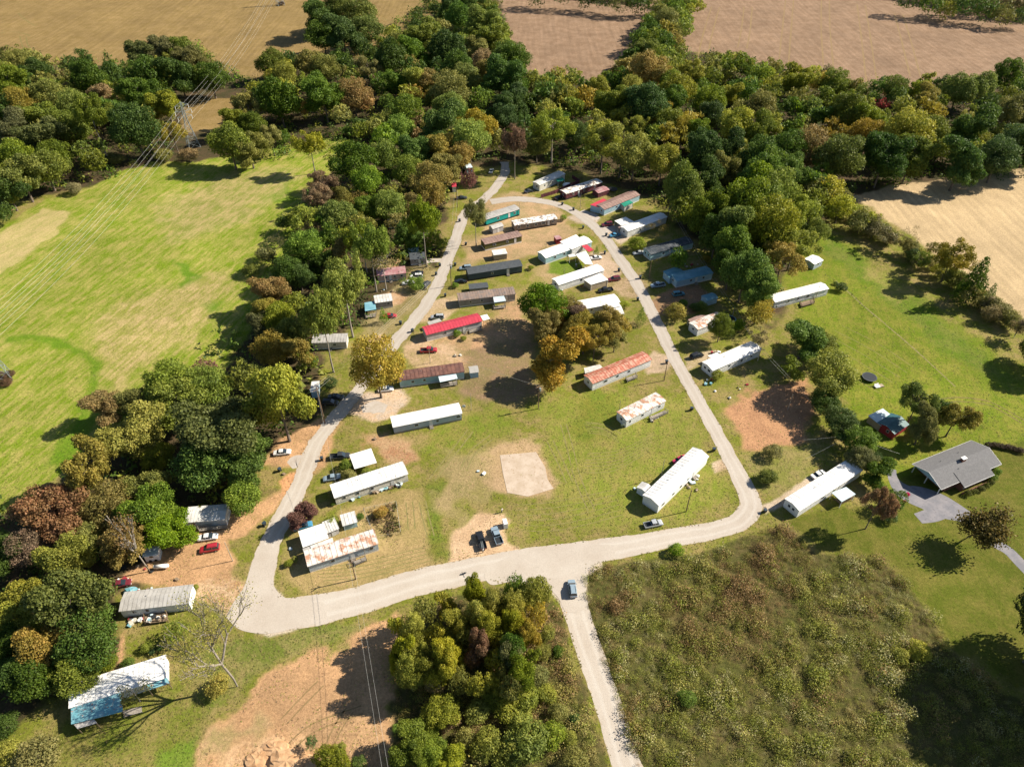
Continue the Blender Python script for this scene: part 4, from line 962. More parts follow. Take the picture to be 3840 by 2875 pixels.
for id_, (w, kind, loc, wm, h, col, zone) in enumerate(keep + shrubs):
    lab = label_of[id_]
    root = thing(NAMES[kind], lab, 'shrub' if kind == 'shrub' else 'tree', loc, rngt.random() * 6.28, group=lab)
    root.scale = (wm, wm * rngt.uniform(0.9, 1.1), h)
    if kind == 'bare':
        link('trunk', bm_, root); continue
    cm, tm, zc = PROTO[kind][rngt.integers(len(PROTO[kind]))]
    c = link('crown', cm, root); cc = mixcol(col, rngt); c.color = (cc[0], cc[1], cc[2], 1)
    link('trunk', tm, root)
WOODS = [(-500,110),(100,150),(280,165),(420,130),(530,190),(640,165),(800,120),(960,-10),(1060,-10),(1140,190),(1300,205),(1420,20),(1500,-10),(1480,140),(1800,200),(2010,220),(2700,150),(2700,390),(2060,385),(1840,420),(1760,500),(1700,640),(1640,690),(1570,560),(1480,470),(1400,410),(1230,365),(1100,345),(1000,370),(950,450),(940,560),(880,640),(790,690),(690,760),(680,890),(580,970),(550,1070),(400,1120),(370,1190),(240,1270),(250,1390),(130,1510),(-100,1600),(-500,1100),(120,1120),(220,1010),(300,920),(440,830),(530,730),(580,650),(660,490),(740,375),(800,335),(700,285),(420,340),(190,400),(-500,560)]
NOFILL2 = vpoly([(640,780),(760,600),(860,520),(930,430),(990,330),(1010,480),(970,590),(860,740),(740,830)])
# more of the same woods between and behind the trees listed above
FILL = [WOODS, [(1050,-70),(1440,-70),(1425,12),(1300,5),(1180,-8),(1060,-18)], [(1840,-70),(2400,-70),(2400,62),(2200,48),(2050,22),(1900,-8)]]
tx = np.array([[i[2].x, i[2].y, i[3]] for i in keep])
for pi, poly in enumerate(FILL):
    pl = vpoly(poly); n = 5200
    qx = [p[0] for p in pl]; qy = [p[1] for p in pl]
    fx = rngt.uniform(max(min(qx), -480), min(max(qx), 480), n); fy = rngt.uniform(max(min(qy), 60), min(max(qy), 760), n)
    ok = (sdf(fx, fy, pl) > 4.0) & (sdf(fx, fy, NOFILL1) < 0) & (sdf(fx, fy, NOFILL2) < 0) & (np.abs(fx) < 30 + 0.74 * fy)
    for x_, y_ in zip(fx[ok], fy[ok]):
        d = np.hypot(tx[:, 0] - x_, tx[:, 1] - y_)
        wm = rngt.uniform(8.5, 13.5)
        if (d < 0.35 * (tx[:, 2] + wm)).any(): continue
        tx = np.vstack([tx, [x_, y_, wm]])
        near = keep[int(np.argmin(d[:len(keep)]))]
        far_ = pi > 0
        rest.append((0, 'shrub' if far_ else ('round' if rngt.random() < .6 else 'loose'), Vector((x_, y_, 0)), wm * (1.3 if far_ else 1.12), wm * rngt.uniform(1.1, 1.4), 'DN' if far_ else random.choice(('OD', 'ON', 'GD', 'OL', 'D', near[5], near[5])), near[6]))
# the smallest and farthest trees are one mass of woodland
if rest:
    Vs, Qs, vs_, ts, off = [], [], [], [], 0
    for (w, kind, loc, wm, h, col, zone) in rest:
        me = PROTO['thin' if kind == 'bare' else kind][rngt.integers(3)][0]
        n = len(me.vertices); co = np.empty(n * 3, np.float32); me.vertices.foreach_get('co', co); co = co.reshape(-1, 3)
        nq = n // 4; want = 1500 if loc.y < 200 else (1000 if loc.y < 320 else 800); sel = np.arange(nq)[rngt.random(nq) < want / nq]
        idx = (sel[:, None] * 4 + np.arange(4)).ravel(); co = co[idx]
        a = rngt.random() * 6.28; ca_, sa_ = math.cos(a), math.sin(a)
        co = co.reshape(-1, 4, 3)[:, [0, 2, 3]]; ctr = co.mean(1, keepdims=True); co = (ctr + 1.3 * (co - ctr) * min(3.2, 0.72 * math.sqrt(nq / want))).reshape(-1, 3)
        Vs.append(np.stack([(co[:, 0] * ca_ - co[:, 1] * sa_) * wm + loc.x, (co[:, 0] * sa_ + co[:, 1] * ca_) * wm + loc.y, co[:, 2] * h], 1))
        k = len(sel); Qs.append(np.arange(3 * k).reshape(-1, 3) + off); off += 3 * k
        vv = np.empty(nq, np.float32); me.attributes['v'].data.foreach_get('value', vv); vs_.append(vv[sel])
        ts.append(np.tile(np.append(mixcol(col, rngt), 1.0), (k, 1)))
    me = np_mesh('distant_woodland', np.vstack(Vs), np.vstack(Qs), M['leafattr'])
    me.attributes.new('v', 'FLOAT', 'FACE').data.foreach_set('value', np.concatenate(vs_).astype(np.float32))
    me.attributes.new('tint', 'FLOAT_COLOR', 'FACE').data.foreach_set('color', np.vstack(ts).astype(np.float32).ravel())
    tag(link('distant_woodland', me), 'small far trees filling the gaps of the woods', 'woodland', kind='stuff')

# ------------------------------------------------------------------ ground cover nobody could count
def cover(name, label, cat, polys, dens, rad, hgt, per, lsize, cols, seed, margin=0.0, patch=0.08, skip=None):
    rng = np.random.default_rng(seed); PX, PY = [], []
    for poly in polys:
        pl = vpoly(poly); qx = [p[0] for p in pl]; qy = [p[1] for p in pl]
        x0, x1, y0, y1 = max(min(qx), -330), min(max(qx), 330), max(min(qy), 45), min(max(qy), 620)
        n = int((x1 - x0) * (y1 - y0) * dens)
        x = x0 + (x1 - x0) * rng.random(n); y = y0 + (y1 - y0) * rng.random(n)
        k = (sdf(x + 4 * (fbm(x * .2, y * .2, 3) - .5), y + 4 * (fbm(x * .2, y * .2, 4) - .5), pl) > margin) & (np.abs(x) < 62 + 0.78 * y) & (sdf(x, y, NOFILL1) < 0)
        PX.append(x[k]); PY.append(y[k])
    x = np.concatenate(PX); y = np.concatenate(PY)
    n = len(x)
    pn = fbm(x * patch, y * patch, seed, 4); pn = (pn - pn.min()) / (pn.max() - pn.min())
    lump = fbm(x * 0.33, y * 0.33, seed + 5, 3); lump = np.clip((lump - lump.mean()) / lump.std(), -1.6, 2.2)
    sc = (0.65 + 0.6 * rng.random(n)) * (0.85 + 0.40 * lump).clip(0.42, None)
    r = rad * sc; h = hgt * sc
    d = unit(n * per, rng); d[:, 2] = np.abs(d[:, 2])
    k = np.repeat(np.arange(n), per)
    rr = (0.5 + 0.6 * rng.random(n * per))
    c = np.stack([x[k] + d[:, 0] * r[k] * rr, y[k] + d[:, 1] * r[k] * rr, 0.03 + d[:, 2] * h[k] * rr], 1)
    nn = d + rng.normal(size=d.shape) * 0.7 + np.array([0, 0, 0.35]); nn /= np.linalg.norm(nn, axis=1)[:, None]
    V_, Q = leaf_tris(c, nn, lsize * sc[k] * (0.6 + 0.8 * rng.random(n * per)), rng, aspect=0.7)
    me = np_mesh(name, V_, Q, M['leafattr'])
    me.attributes.new('v', 'FLOAT', 'FACE').data.foreach_set('value', np.clip(0.25 + 0.5 * rng.random(n * per), 0, 1).astype(np.float32))
    ci = np.clip((pn * 1.25 - 0.12 + rng.normal(size=n) * 0.16), 0, 0.999) * len(cols)
    tint = np.array([COLS.get(c_, (c_,))[0] if isinstance(c_, str) else c_ for c_ in cols])[ci.astype(int)]
    tint = tint * (0.75 + 0.5 * rng.random((n, 1)))
    me.attributes.new('tint', 'FLOAT_COLOR', 'FACE').data.foreach_set('color', np.hstack([tint, np.ones((n, 1))])[k].astype(np.float32).ravel())
    return tag(link(name, me), label, cat, kind='stuff')
ZP = {z[0]: z[1] for z in ZONES}
cover('weeds', 'tall tangled weeds and brambles filling the overgrown lot', 'weeds', [ZP['scrub1']], 1.3, 1.2, 1.5, 84, 0.092,
      [(0.21,0.145,0.055),(0.18,0.155,0.038),(0.165,0.185,0.026),(0.25,0.235,0.06),(0.145,0.175,0.022),(0.185,0.20,0.034),(0.31,0.30,0.13),(0.165,0.185,0.028),(0.20,0.165,0.042),(0.21,0.145,0.055)], 31, margin=0.4, patch=0.045)
cover('weeds', 'knee-high weeds and saplings around the road fork thicket', 'weeds', [ZP['scrub2']], 1.0, 1.15, 1.5, 84, 0.095,
      [(0.24,0.165,0.07),(0.22,0.20,0.045),(0.18,0.21,0.035),(0.28,0.25,0.075)], 37, margin=0.6, patch=0.08)
cover('undergrowth', 'low undergrowth on the shaded woodland floor', 'undergrowth', [ZP['wood']], 0.06, 2.6, 4.0, 28, 0.40, ['O', 'D', 'G', 'D', 'O'], 41, margin=2.0, patch=0.04)

def tufts(name, label, x, y, ca, cb, per, lsize, hgt, seed):
    rng = np.random.default_rng(seed); n = len(x); k = np.repeat(np.arange(n), per)
    sc = 0.6 + 0.8 * rng.random(n)
    d = unit(n * per, rng); d[:, 2] = np.abs(d[:, 2]) * 0.8 + 0.2
    c = np.stack([x[k] + d[:, 0] * lsize * 1.3 * sc[k], y[k] + d[:, 1] * lsize * 1.3 * sc[k], 0.02 + d[:, 2] * hgt * sc[k] * rng.random(n * per)], 1)
    nn = d * 0.5 + rng.normal(size=d.shape) * 0.35 + np.array([0, 0, 1.6]); nn /= np.linalg.norm(nn, axis=1)[:, None]
    V_, Q = leaf_tris(c, nn, lsize * sc[k] * (0.6 + 0.8 * rng.random(n * per)), rng, aspect=0.55)
    me = np_mesh(name, V_, Q, M['leafattr'])
    me.attributes.new('v', 'FLOAT', 'FACE').data.foreach_set('value', (0.22 + 0.36 * rng.random(n * per)).astype(np.float32))
    t = ca + (cb - ca) * rng.random((n, 1)); t = t * (0.8 + 0.45 * rng.random((n, 1)))
    me.attributes.new('tint', 'FLOAT_COLOR', 'FACE').data.foreach_set('color', np.hstack([t, np.ones((n, 1))])[k].astype(np.float32).ravel())
    return tag(link(name, me), label, 'grass', kind='stuff')
def road_dist(x, y):
    d = np.full(len(x), 1e9)
    for c in ROADS:
        for a, b in zip(c[:-1:4], np.vstack([c[4::4], c[-1:]])):
            e = b[:2] - a[:2]; t = np.clip(((x - a[0]) * e[0] + (y - a[1]) * e[1]) / (e @ e + 1e-9), 0, 1)
            d = np.minimum(d, np.hypot(x - a[0] - e[0] * t, y - a[1] - e[1] * t) - max(a[2], b[2]) / 2)
    return d
rg = np.random.default_rng(77)
gy = 48 + (330 - 48) * rg.random(110000) ** 1.25
gx = (2 * rg.random(110000) - 1) * (55 + 0.73 * gy)
pa, pb, ps, pz, pn_ = paint(gx, gy)
green = (pa[:, 1] > pa[:, 0] * 0.93) & (pa[:, 1] > 0.11) & (road_dist(gx, gy) > 0.2) & (sdf(gx, gy, vpoly([(1070,975),(1165,965),(1205,1060),(1140,1080),(1085,1070)])) < 0)
gx, gy, pa, pb = gx[green], gy[green], pa[green], pb[green]
tufts('grass', 'short uneven grass of the lawns and the meadow', gx, gy, pa, pb, 5, 0.095, 0.09, 78)
ex, ey = [], []
for e, nm in EDGES:
    if nm != 'road': continue
    L = np.hypot(*(e[1:, :2] - e[:-1, :2]).T)
    for i, l in enumerate(L):
        m = rg.poisson(l * 1.9); t = rg.random(m)[:, None]
        p = e[i, :2] + (e[i + 1, :2] - e[i, :2]) * t + rg.normal(size=(m, 2)) * 0.42; ex.append(p[:, 0]); ey.append(p[:, 1])
ex = np.concatenate(ex); ey = np.concatenate(ey)
qd = road_dist(ex, ey); kk = (qd > -0.35) & (vnoise(ex * 0.3, ey * 0.3, 9) > 0.35); ex, ey = ex[kk], ey[kk]
pa, pb, *_ = paint(ex, ey); gg = np.array([[0.17, 0.16, 0.045]])
tufts('verge_grass', 'ragged dry grass creeping over the road edges', ex, ey, pa * 0.5 + gg * 0.5, pb * 0.6 + gg * 0.4, 7, 0.085, 0.12, 79)
dy_ = 48 + (260 - 48) * rg.random(90000) ** 1.2; dx_ = (2 * rg.random(90000) - 1) * (50 + 0.6 * dy_)
pa, pb, ps, pz, pn_ = paint(dx_, dy_)
dirt = (pa[:, 0] > pa[:, 1] * 1.22) & (pa[:, 0] > 0.24) & (road_dist(dx_, dy_) > 0.3) & (vnoise(dx_ * 0.25, dy_ * 0.25, 12) + 0.5 * vnoise(dx_ * 0.9, dy_ * 0.9, 13) > 0.72) & (dy_ < 235)
dx_, dy_ = dx_[dirt], dy_[dirt]; nd = len(dx_)
pick = np.array([(0.16, 0.10, 0.05), (0.13, 0.14, 0.03), (0.10, 0.075, 0.045), (0.16, 0.165, 0.035), (0.30, 0.21, 0.12)])[rg.integers(0, 5, nd)]
tag(tufts('litter', 'scattered weeds, dead leaves and clods on the bare dirt', dx_, dy_, pick * 1.5, pick * 1.9, 3, 0.085, 0.06, 80), cat='litter')

# ================================================================== HOMES
def roofm(name, a, b=None, c=None, scale=0.5, lo=0.45, hi=0.6, rough=0.55, metal=0.0, ov=0.06):
    M[name] = surf(name, a, b, scale, lo, hi, rough=rough, metal=metal, c=c, objvar=ov)
roofm('r_white', (0.80, 0.80, 0.78), (0.70, 0.69, 0.66), scale=0.35)
roofm('r_dull', (0.62, 0.62, 0.60), (0.50, 0.49, 0.46), (0.40, 0.37, 0.33), scale=0.4)
roofm('r_grey', (0.40, 0.39, 0.37), (0.33, 0.32, 0.30), (0.48, 0.46, 0.42), scale=0.7)
roofm('r_rustwhite', (0.66, 0.62, 0.57), (0.44, 0.24, 0.15), scale=0.55, lo=0.47, hi=0.58)
roofm('r_rustred', (0.42, 0.14, 0.09), (0.52, 0.30, 0.22), scale=0.9, lo=0.45, hi=0.6, ov=0.12)
roofm('r_maroon', (0.13, 0.065, 0.055), (0.20, 0.10, 0.075), (0.26, 0.16, 0.12), scale=0.5)
roofm('r_red', (0.50, 0.055, 0.085), (0.44, 0.045, 0.07), scale=0.6, rough=0.45, ov=0.03)
roofm('r_rib', (0.27, 0.20, 0.16), (0.20, 0.17, 0.155), (0.34, 0.22, 0.16), scale=0.8, ov=0.18)
roofm('r_slate', (0.055, 0.065, 0.075), (0.07, 0.08, 0.09), scale=1.0, rough=0.8)
roofm('r_darkrib', (0.035, 0.045, 0.055), (0.10, 0.11, 0.12), scale=0.6, ov=0.25)
roofm('r_shingle', (0.135, 0.135, 0.14), (0.165, 0.165, 0.17), (0.11, 0.11, 0.115), scale=2.2, rough=0.9)
roofm('r_blue', (0.13, 0.30, 0.37), (0.20, 0.38, 0.45), scale=0.5)
roofm('r_ltblue', (0.45, 0.57, 0.62), (0.55, 0.62, 0.65), scale=0.6)
roofm('r_teal', (0.13, 0.33, 0.39), (0.22, 0.42, 0.47), (0.40, 0.18, 0.11), scale=0.45)
roofm('r_pink', (0.34, 0.16, 0.17), (0.42, 0.28, 0.27), scale=0.6)
roofm('r_brown', (0.28, 0.19, 0.16), (0.22, 0.14, 0.12), (0.36, 0.27, 0.23), scale=0.6)
roofm('r_peel', (0.72, 0.70, 0.66), (0.26, 0.21, 0.17), scale=0.75, lo=0.52, hi=0.56)
roofm('r_darkteal', (0.03, 0.10, 0.12), (0.05, 0.14, 0.16), scale=0.6)
roofm('r_green', (0.02, 0.22, 0.15), (0.03, 0.28, 0.20), scale=0.6)
def wallm(name, a, b=None, ribs=7.0, scale=0.6):
    M[name] = surf(name, a, b if b else tuple(x * 0.86 for x in a), scale, 0.42, 0.66, rough=0.6, ribs=ribs)
wallm('w_white', (0.72, 0.73, 0.73), (0.62, 0.63, 0.63)); wallm('w_plain', (0.74, 0.76, 0.77), (0.66, 0.67, 0.68), ribs=None)
wallm('w_bluegrey', (0.42, 0.49, 0.54), (0.34, 0.41, 0.46)); wallm('w_cream', (0.66, 0.64, 0.56), (0.56, 0.53, 0.45))
wallm('w_teal', (0.36, 0.55, 0.60), (0.30, 0.44, 0.48)); wallm('w_slate', (0.050, 0.075, 0.095), (0.06, 0.085, 0.10))
wallm('w_grey', (0.30, 0.29, 0.29), (0.24, 0.23, 0.23)); wallm('w_ltgrey', (0.48, 0.47, 0.46), (0.38, 0.37, 0.36), ribs=4.0)
wallm('w_olive', (0.115, 0.115, 0.03), (0.08, 0.08, 0.03)); wallm('w_turq', (0.01, 0.36, 0.33), (0.015, 0.30, 0.28))
wallm('w_maroon', (0.14, 0.045, 0.055), (0.10, 0.035, 0.045)); wallm('w_tan', (0.44, 0.36, 0.26), (0.36, 0.29, 0.20))
wallm('w_derelict', (0.30, 0.24, 0.19), (0.14, 0.12, 0.11), scale=1.2); wallm('w_red', (0.36, 0.035, 0.045), (0.28, 0.03, 0.04))
wallm('w_skyblue', (0.35, 0.52, 0.62), (0.30, 0.45, 0.54)); wallm('w_pink', (0.52, 0.40, 0.36), (0.44, 0.34, 0.30))
WIN_FR = MB().box(-0.5, -0.05, -0.5, 0.5, 0.0, 0.5).mesh('window', M['trim'])
WIN_PN = MB().box(-0.40, -0.075, -0.38, 0.40, -0.04, 0.0 - 0.02).box(-0.40, -0.075, 0.02, 0.40, -0.04, 0.38).mesh('pane', M['glass'])
DOOR_ME = MB().box(-0.45, -0.06, 0.0, 0.45, 0.0, 2.0).mesh('door', M['trim'])
KNOB_ME = MB().box(0.30, -0.11, 0.95, 0.36, -0.055, 1.01).mesh('handle', M['chrome'])
def steps_mesh():
    b = MB()
    for i in range(3): b.box(-0.55, -0.35 * (i + 1) - 0.02, 0.0, 0.55, -0.35 * i - 0.07, 0.62 - 0.2 * i)
    return b.mesh('steps', M['greywood'])
STEPS_ME = steps_mesh()

def profile(kind, W, hw, rise, o=0.22):
    if kind == 'arch':
        return [(W / 2 - (W / 2 + o) * math.cos(math.pi * i / 8), hw - 0.02 + rise * math.sin(math.pi * i / 8)) for i in range(9)]
    if kind == 'gable': return [(-o, hw - 0.06), (W / 2, hw + rise), (W + o, hw - 0.06)]
    if kind == 'shed': return [(-o, hw), (W + o, hw + rise)]
    return [(-o, hw), (W / 2, hw + 0.1), (W + o, hw)]

def add_window(root, x, z, w, h, y=0.0, rz=0.0):
    f = link('window', WIN_FR, root); f.location = (x, y, z); f.scale = (w, 1, h); f.rotation_euler = (0, 0, rz)
    link('pane', WIN_PN, f); return f

def home(label, t, p0, p1, W=4.2, hw=2.95, roof='gable', rise=0.5, rm='r_white', wm='w_white', n=16, wins=((.2, 1.1), (.5, .8), (.8, 1.1)), door=.4, steps=True, skirt='trim', lw=(), name='mobile_home', cat='mobile home', wz=1.85, L=None, z0=0.0, vents=1, group=None, ox=0.18, rside=()):
    a = P(t, *p0, z0); b = P(t, *p1, z0)
    ang = math.atan2(b.y - a.y, b.x - a.x)
    if L is None: L = math.hypot(b.x - a.x, b.y - a.y)
    root = thing(name, label, cat, (a.x, a.y, 0), ang, group)
    sk = 0.6 if cat == 'mobile home' else 0.08
    pr = profile(roof, W, hw, rise, 0.22)
    inner = [(min(max(y, 0), W), z - 0.05) for y, z in pr]
    MB().extr([(0, sk)] + [(inner[0][0], inner[0][1])] + inner[1:-1] + [(inner[-1][0], inner[-1][1])] + [(W, sk)], 0, L).build('wall', M[wm], root)
    MB().box(0.06, 0.06, 0, L - 0.06, W - 0.06, sk + 0.02).build('skirting', M[skirt], root)
    th = 0.10
    deck = MB().extr([(y, z) for y, z in pr] + [(y, z + th * 0.6) for y, z in reversed(pr)], -ox, L + ox).build('roof', M[rm], root)
    if n:
        pw = (L + 2 * ox) / n
        pm_ = MB().extr([(y - (0.012 if y <= W / 2 else -0.012), z + th * 0.62) for y, z in pr] + [(y, z + th) for y, z in reversed(pr)], 0.0, pw - 0.05)
        pm_.extr([(y, z + th * 0.8) for y, z in pr] + [(y, z + th + 0.05) for y, z in reversed(pr)], pw - 0.10, pw - 0.045)
        me = pm_.mesh('roof_panel', M[rm])
        for i in range(n):
            q = link('roof_panel', me, deck); q.location = (-ox + i * pw, 0, random.uniform(0.0, 0.012))
    for k in range(vents):
        MB().tube((0, 0, 0), (0, 0, 0.35), 0.12, n=8).build('roof_vent', M['chrome'], root).location = (L * (0.35 + 0.3 * k), W * 0.6, hw + rise * 0.75)
    for u, w in wins:
        add_window(root, u * L, wz, w, 0.95)
    for u, w in lw:                              # on the left end wall
        add_window(root, 0.0, wz, w, 1.0, y=u * W, rz=-math.pi / 2)
    for u, w in rside:                           # on the right end wall
        add_window(root, L, wz, w, 1.0, y=u * W, rz=math.pi / 2)
    if door is not None:
        d = link('door', DOOR_ME, root); d.location = (door * L, 0, sk if sk > 0.3 else 0.06)
        link('handle', KNOB_ME, d)
        if steps and sk > 0.3: link('steps', STEPS_ME, root).location = (door * L, -0.02, 0)
    root['hL'] = L
    return root

def loc_pt(root, p):
    a = -root.rotation_euler[2]; d = p - Vector(root.location)
    return (d.x * math.cos(a) - d.y * math.sin(a), d.x * math.sin(a) + d.y * math.cos(a), p.z)

def canopy(root, t, pts, z, mat, posts=True, name='porch_roof', th=0.1, slope=0.0, wall=None, pm='trim', panels=0):
    """roof slab seen at four pixels, its height given; carried on posts"""
    q = [loc_pt(root, P(t, x, y, z)) for x, y in pts]
    if slope:
        ys = [p[1] for p in q]; lo = min(ys); hi = max(ys)
        q = [(p[0], p[1], p[2] + slope * (p[1] - lo) / (hi - lo + 1e-6)) for p in q]
    area = sum(q[i][0] * q[(i + 1) % len(q)][1] - q[(i + 1) % len(q)][0] * q[i][1] for i in range(len(q)))
    if area < 0: q.reverse()
    o = MB().slab(q, th).build(name, M[mat], root)
    c = Vector((sum(p[0] for p in q) / len(q), sum(p[1] for p in q) / len(q), 0))
    if posts:
        pmesh = None
        for p in q:
            x = p[0] + (c.x - p[0]) * 0.06; y = p[1] + (c.y - p[1]) * 0.06
            MB().box(x - 0.06, y - 0.06, 0, x + 0.06, y + 0.06, p[2] - th).build('post', M[pm], root)
    if wall:
        s = [(p[0] + (c.x - p[0]) * 0.07, p[1] + (c.y - p[1]) * 0.07) for p in q]
        MB().prism(s, 0.0, min(p[2] for p in q) - th - 0.01).build('enclosure', M[wall], root)
    return o

def deck(root, t, pts, z, rail=True, mat='greywood'):
    q = [loc_pt(root, P(t, x, y, z)) for x, y in pts]
    area = sum(q[i][0] * q[(i + 1) % len(q)][1] - q[(i + 1) % len(q)][0] * q[i][1] for i in range(len(q)))
    if area < 0: q.reverse()
    d = MB().slab(q, 0.12).build('deck', M[mat], root)
    for p in q: MB().box(p[0] - 0.06, p[1] - 0.06, 0, p[0] + 0.06, p[1] + 0.06, z + (0.95 if rail else -0.12)).build('post', M[mat], root)
    if rail:
        for i in range(len(q)):
            a, b = q[i], q[(i + 1) % len(q)]
            if (a[1] + b[1]) / 2 > max(p[1] for p in q) - 0.3: continue
            MB().tube((a[0], a[1], z + 0.92), (b[0], b[1], z + 0.92), 0.05, n=4).build('rail', M[mat], root)
            m_ = MB(); L = math.hypot(b[0] - a[0], b[1] - a[1]); k = max(2, int(L / 0.3))
            for j in range(1, k):
                x = a[0] + (b[0] - a[0]) * j / k; y = a[1] + (b[1] - a[1]) * j / k
                m_.box(x - 0.025, y - 0.025, z, x + 0.025, y + 0.025, z + 0.9)
            m_.build('balusters', M[mat], root)
    return d

# ---- between the streets
h = home('pale blue ribbed mobile home with bright white bowed roof and wooden steps', 'J', (1168,503), (1728,388), 4.3, 2.9, 'arch', 0.55, 'r_white', 'w_bluegrey', 0, ((.33,1.3),(.64,.9),(.95,1.5)), .54, skirt='greywood')
h = home('long cream mobile home with white roof and pots along its wall', 'J', (690,1088), (1285,890), 4.6, 2.9, 'arch', 0.5, 'r_white', 'w_cream', 18, ((.3,.9),(.5,.9),(.12,.8)), .78, steps=False, vents=2)
canopy(h, 'J', [(795,672),(975,618),(1022,738),(838,790)], 2.5, 'r_white', name='carport_roof', pm='wood')
h = home('rust-streaked mobile home with white carport and lean-to roofs behind it', 'J', (472,1650), (1042,1465), 4.4, 2.85, 'arch', 0.4, 'r_rustwhite', 'w_bluegrey', 14, ((.34,1.1),(.9,1.1)), .62, steps=True, skirt='white')
canopy(h, 'J', [(370,1305),(575,1238),(625,1360),(410,1440)], 2.7, 'r_white', name='carport_roof', wall=None)
canopy(h, 'J', [(470,1425),(655,1358),(672,1420),(490,1490)], 2.55, 'r_dull', name='lean_to_roof')
canopy(h, 'J', [(408,1448),(468,1428),(495,1490),(425,1515)], 2.4, 'r_grey', name='lean_to_roof')
deck(h, 'J', [(830,1555),(925,1515),(938,1545),(845,1585)], 0.5)
home('small ribbed tin shed with slanting roof behind the rust-streaked home', 'J', (625,1362), (715,1325), 3.2, 2.1, 'shed', 0.4, 'r_dull', 'w_ltgrey', 5, (), .5, name='tin_shed', cat='shed', vents=0)
home('patched grey tin shed at the corner of the fenced garden', 'J', (755,1300), (865,1268), 3.0, 2.0, 'shed', 0.4, 'r_dull', 'w_teal', 4, (), None, name='tin_shed', cat='shed', vents=0)
h = home('teal-walled mobile home with dull maroon rusted roof and blue porch roof', 'J', (1218,120), (1748,45), 4.3, 2.95, 'arch', 0.5, 'r_maroon', 'w_teal', 16, ((.2,1.0),(.38,.9)), None, vents=2)
canopy(h, 'J', [(1525,5),(1672,-12),(1692,42),(1545,72)], 2.5, 'r_ltblue', pm='wood', slope=0.3)
deck(h, 'J', [(1545,80),(1682,60),(1688,92),(1552,112)], 0.5)
home('small pale blue shed with grey gable roof beside the maroon-roofed home', 'F', (1800,1587), (1865,1578), 2.9, 2.3, 'gable', 0.8, 'r_grey', 'w_skyblue', 0, (), None, name='garden_shed', cat='shed', vents=0)
h = home('grey ribbed mobile home under a bright red metal roof', 'F', (1440,1283), (1893,1168), 4.5, 2.9, 'gable', 0.85, 'r_red', 'w_ltgrey', 18, ((.33,1.1),(.52,1.0)), .67, skirt='white')
canopy(h, 'F', [(1880,1068),(1935,1056),(1960,1092),(1905,1108)], 2.4, 'r_white', pm='wood')
canopy(h, 'F', [(1440,1120),(1540,1090),(1560,1112),(1455,1145)], 2.3, 'r_grey', name='lean_to_roof')
deck(h, 'F', [(1780,1190),(1885,1160),(1892,1185),(1790,1212)], 0.45)
h = home('grey mobile home with brown ribbed roof and blue porch awning', 'F', (1707,1000), (2168,945), 4.4, 2.9, 'arch', 0.4, 'r_rib', 'w_grey', 22, ((.2,.9),(.4,.9)), .84, steps=False)
canopy(h, 'F', [(1985,918),(2075,908),(2092,945),(1995,958)], 2.6, 'r_ltblue', slope=0.3)
deck(h, 'F', [(1985,990),(2080,978),(2088,1000),(1990,1010)], 0.5)
home('low dark flat-roofed shed behind the brown ribbed roof', 'F', (1795,885), (1945,870), 3.0, 2.0, 'flat', 0.1, 'r_slate', 'w_grey', 0, (), None, name='flat_shed', cat='shed', vents=0)
home('dark slate-blue mobile home with black shingle roof and white door', 'F', (1785,782), (2225,712), 4.6, 3.0, 'gable', 0.7, 'r_slate', 'w_slate', 0, ((.44,.9),), .73, skirt='dark')
home('tan windowless utility shed on brown dirt below the olive home', 'F', (1993,612), (2100,598), 3.2, 2.4, 'shed', 0.2, 'r_dull', 'w_tan', 0, (), None, name='utility_shed', cat='shed', vents=0)
home('stripped olive and white mobile home with brown tin roof', 'F', (1920,532), (2222,462), 4.3, 2.9, 'arch', 0.35, 'r_brown', 'w_olive', 14, ((.25,1.3),(.6,1.0)), .82, steps=False, skirt='white')
home('turquoise mobile home with weathered grey roof and white panel', 'F', (1930,325), (2205,238), 4.3, 2.9, 'arch', 0.35, 'r_grey', 'w_turq', 14, ((.35,1.2),(.85,1.0)), .68, steps=False, skirt='dark')
home('small grey gabled shed between the turquoise and olive homes', 'F', (1985,392), (2070,365), 3.0, 2.3, 'gable', 0.6, 'r_grey', 'w_ltgrey', 0, (), .5, name='garden_shed', cat='shed', vents=0)
home('derelict mobile home with peeling white roof and torn brown siding', 'G', (67,375), (415,318), 4.2, 2.9, 'arch', 0.35, 'r_peel', 'w_derelict', 14, ((.1,1.2),(.3,1.2),(.5,1.2),(.68,1.8),(.9,1.0)), .8, steps=False, skirt='dark')
h = home('sprawling white-roofed home with teal walls and stepped side wings', 'G', (322,645), (700,510), 5.2, 2.9, 'gable', 0.5, 'r_white', 'w_teal', 0, ((.2,1.1),(.4,1.1)), .55, vents=1)
canopy(h, 'G', [(440,455),(575,395),(640,455),(665,465),(540,520)], 3.25, 'r_white', name='wing_roof', wall='w_white', posts=False)
canopy(h, 'G', [(570,560),(655,530),(682,575),(715,645),(650,640),(600,595)], 2.6, 'r_white', name='carport_roof')
canopy(h, 'G', [(620,490),(668,480),(722,525),(680,540)], 2.7, 'r_red', name='awning')
canopy(h, 'G', [(505,565),(560,552),(575,575),(520,585)], 2.6, 'r_dull', name='awning')
home('little red box shed behind the sprawling white-roofed home', 'G', (412,478), (452,470), 2.6, 2.2, 'flat', 0.1, 'r_pink', 'w_red', 0, (), None, name='garden_shed', cat='shed', vents=0)
h = home('white ribbed mobile home with a wide white carport roof facing the street', 'G', (430,868), (800,745), 4.5, 2.9, 'gable', 0.5, 'r_white', 'w_white', 0, ((.5,1.0),), None, lw=((.5,1.2),))
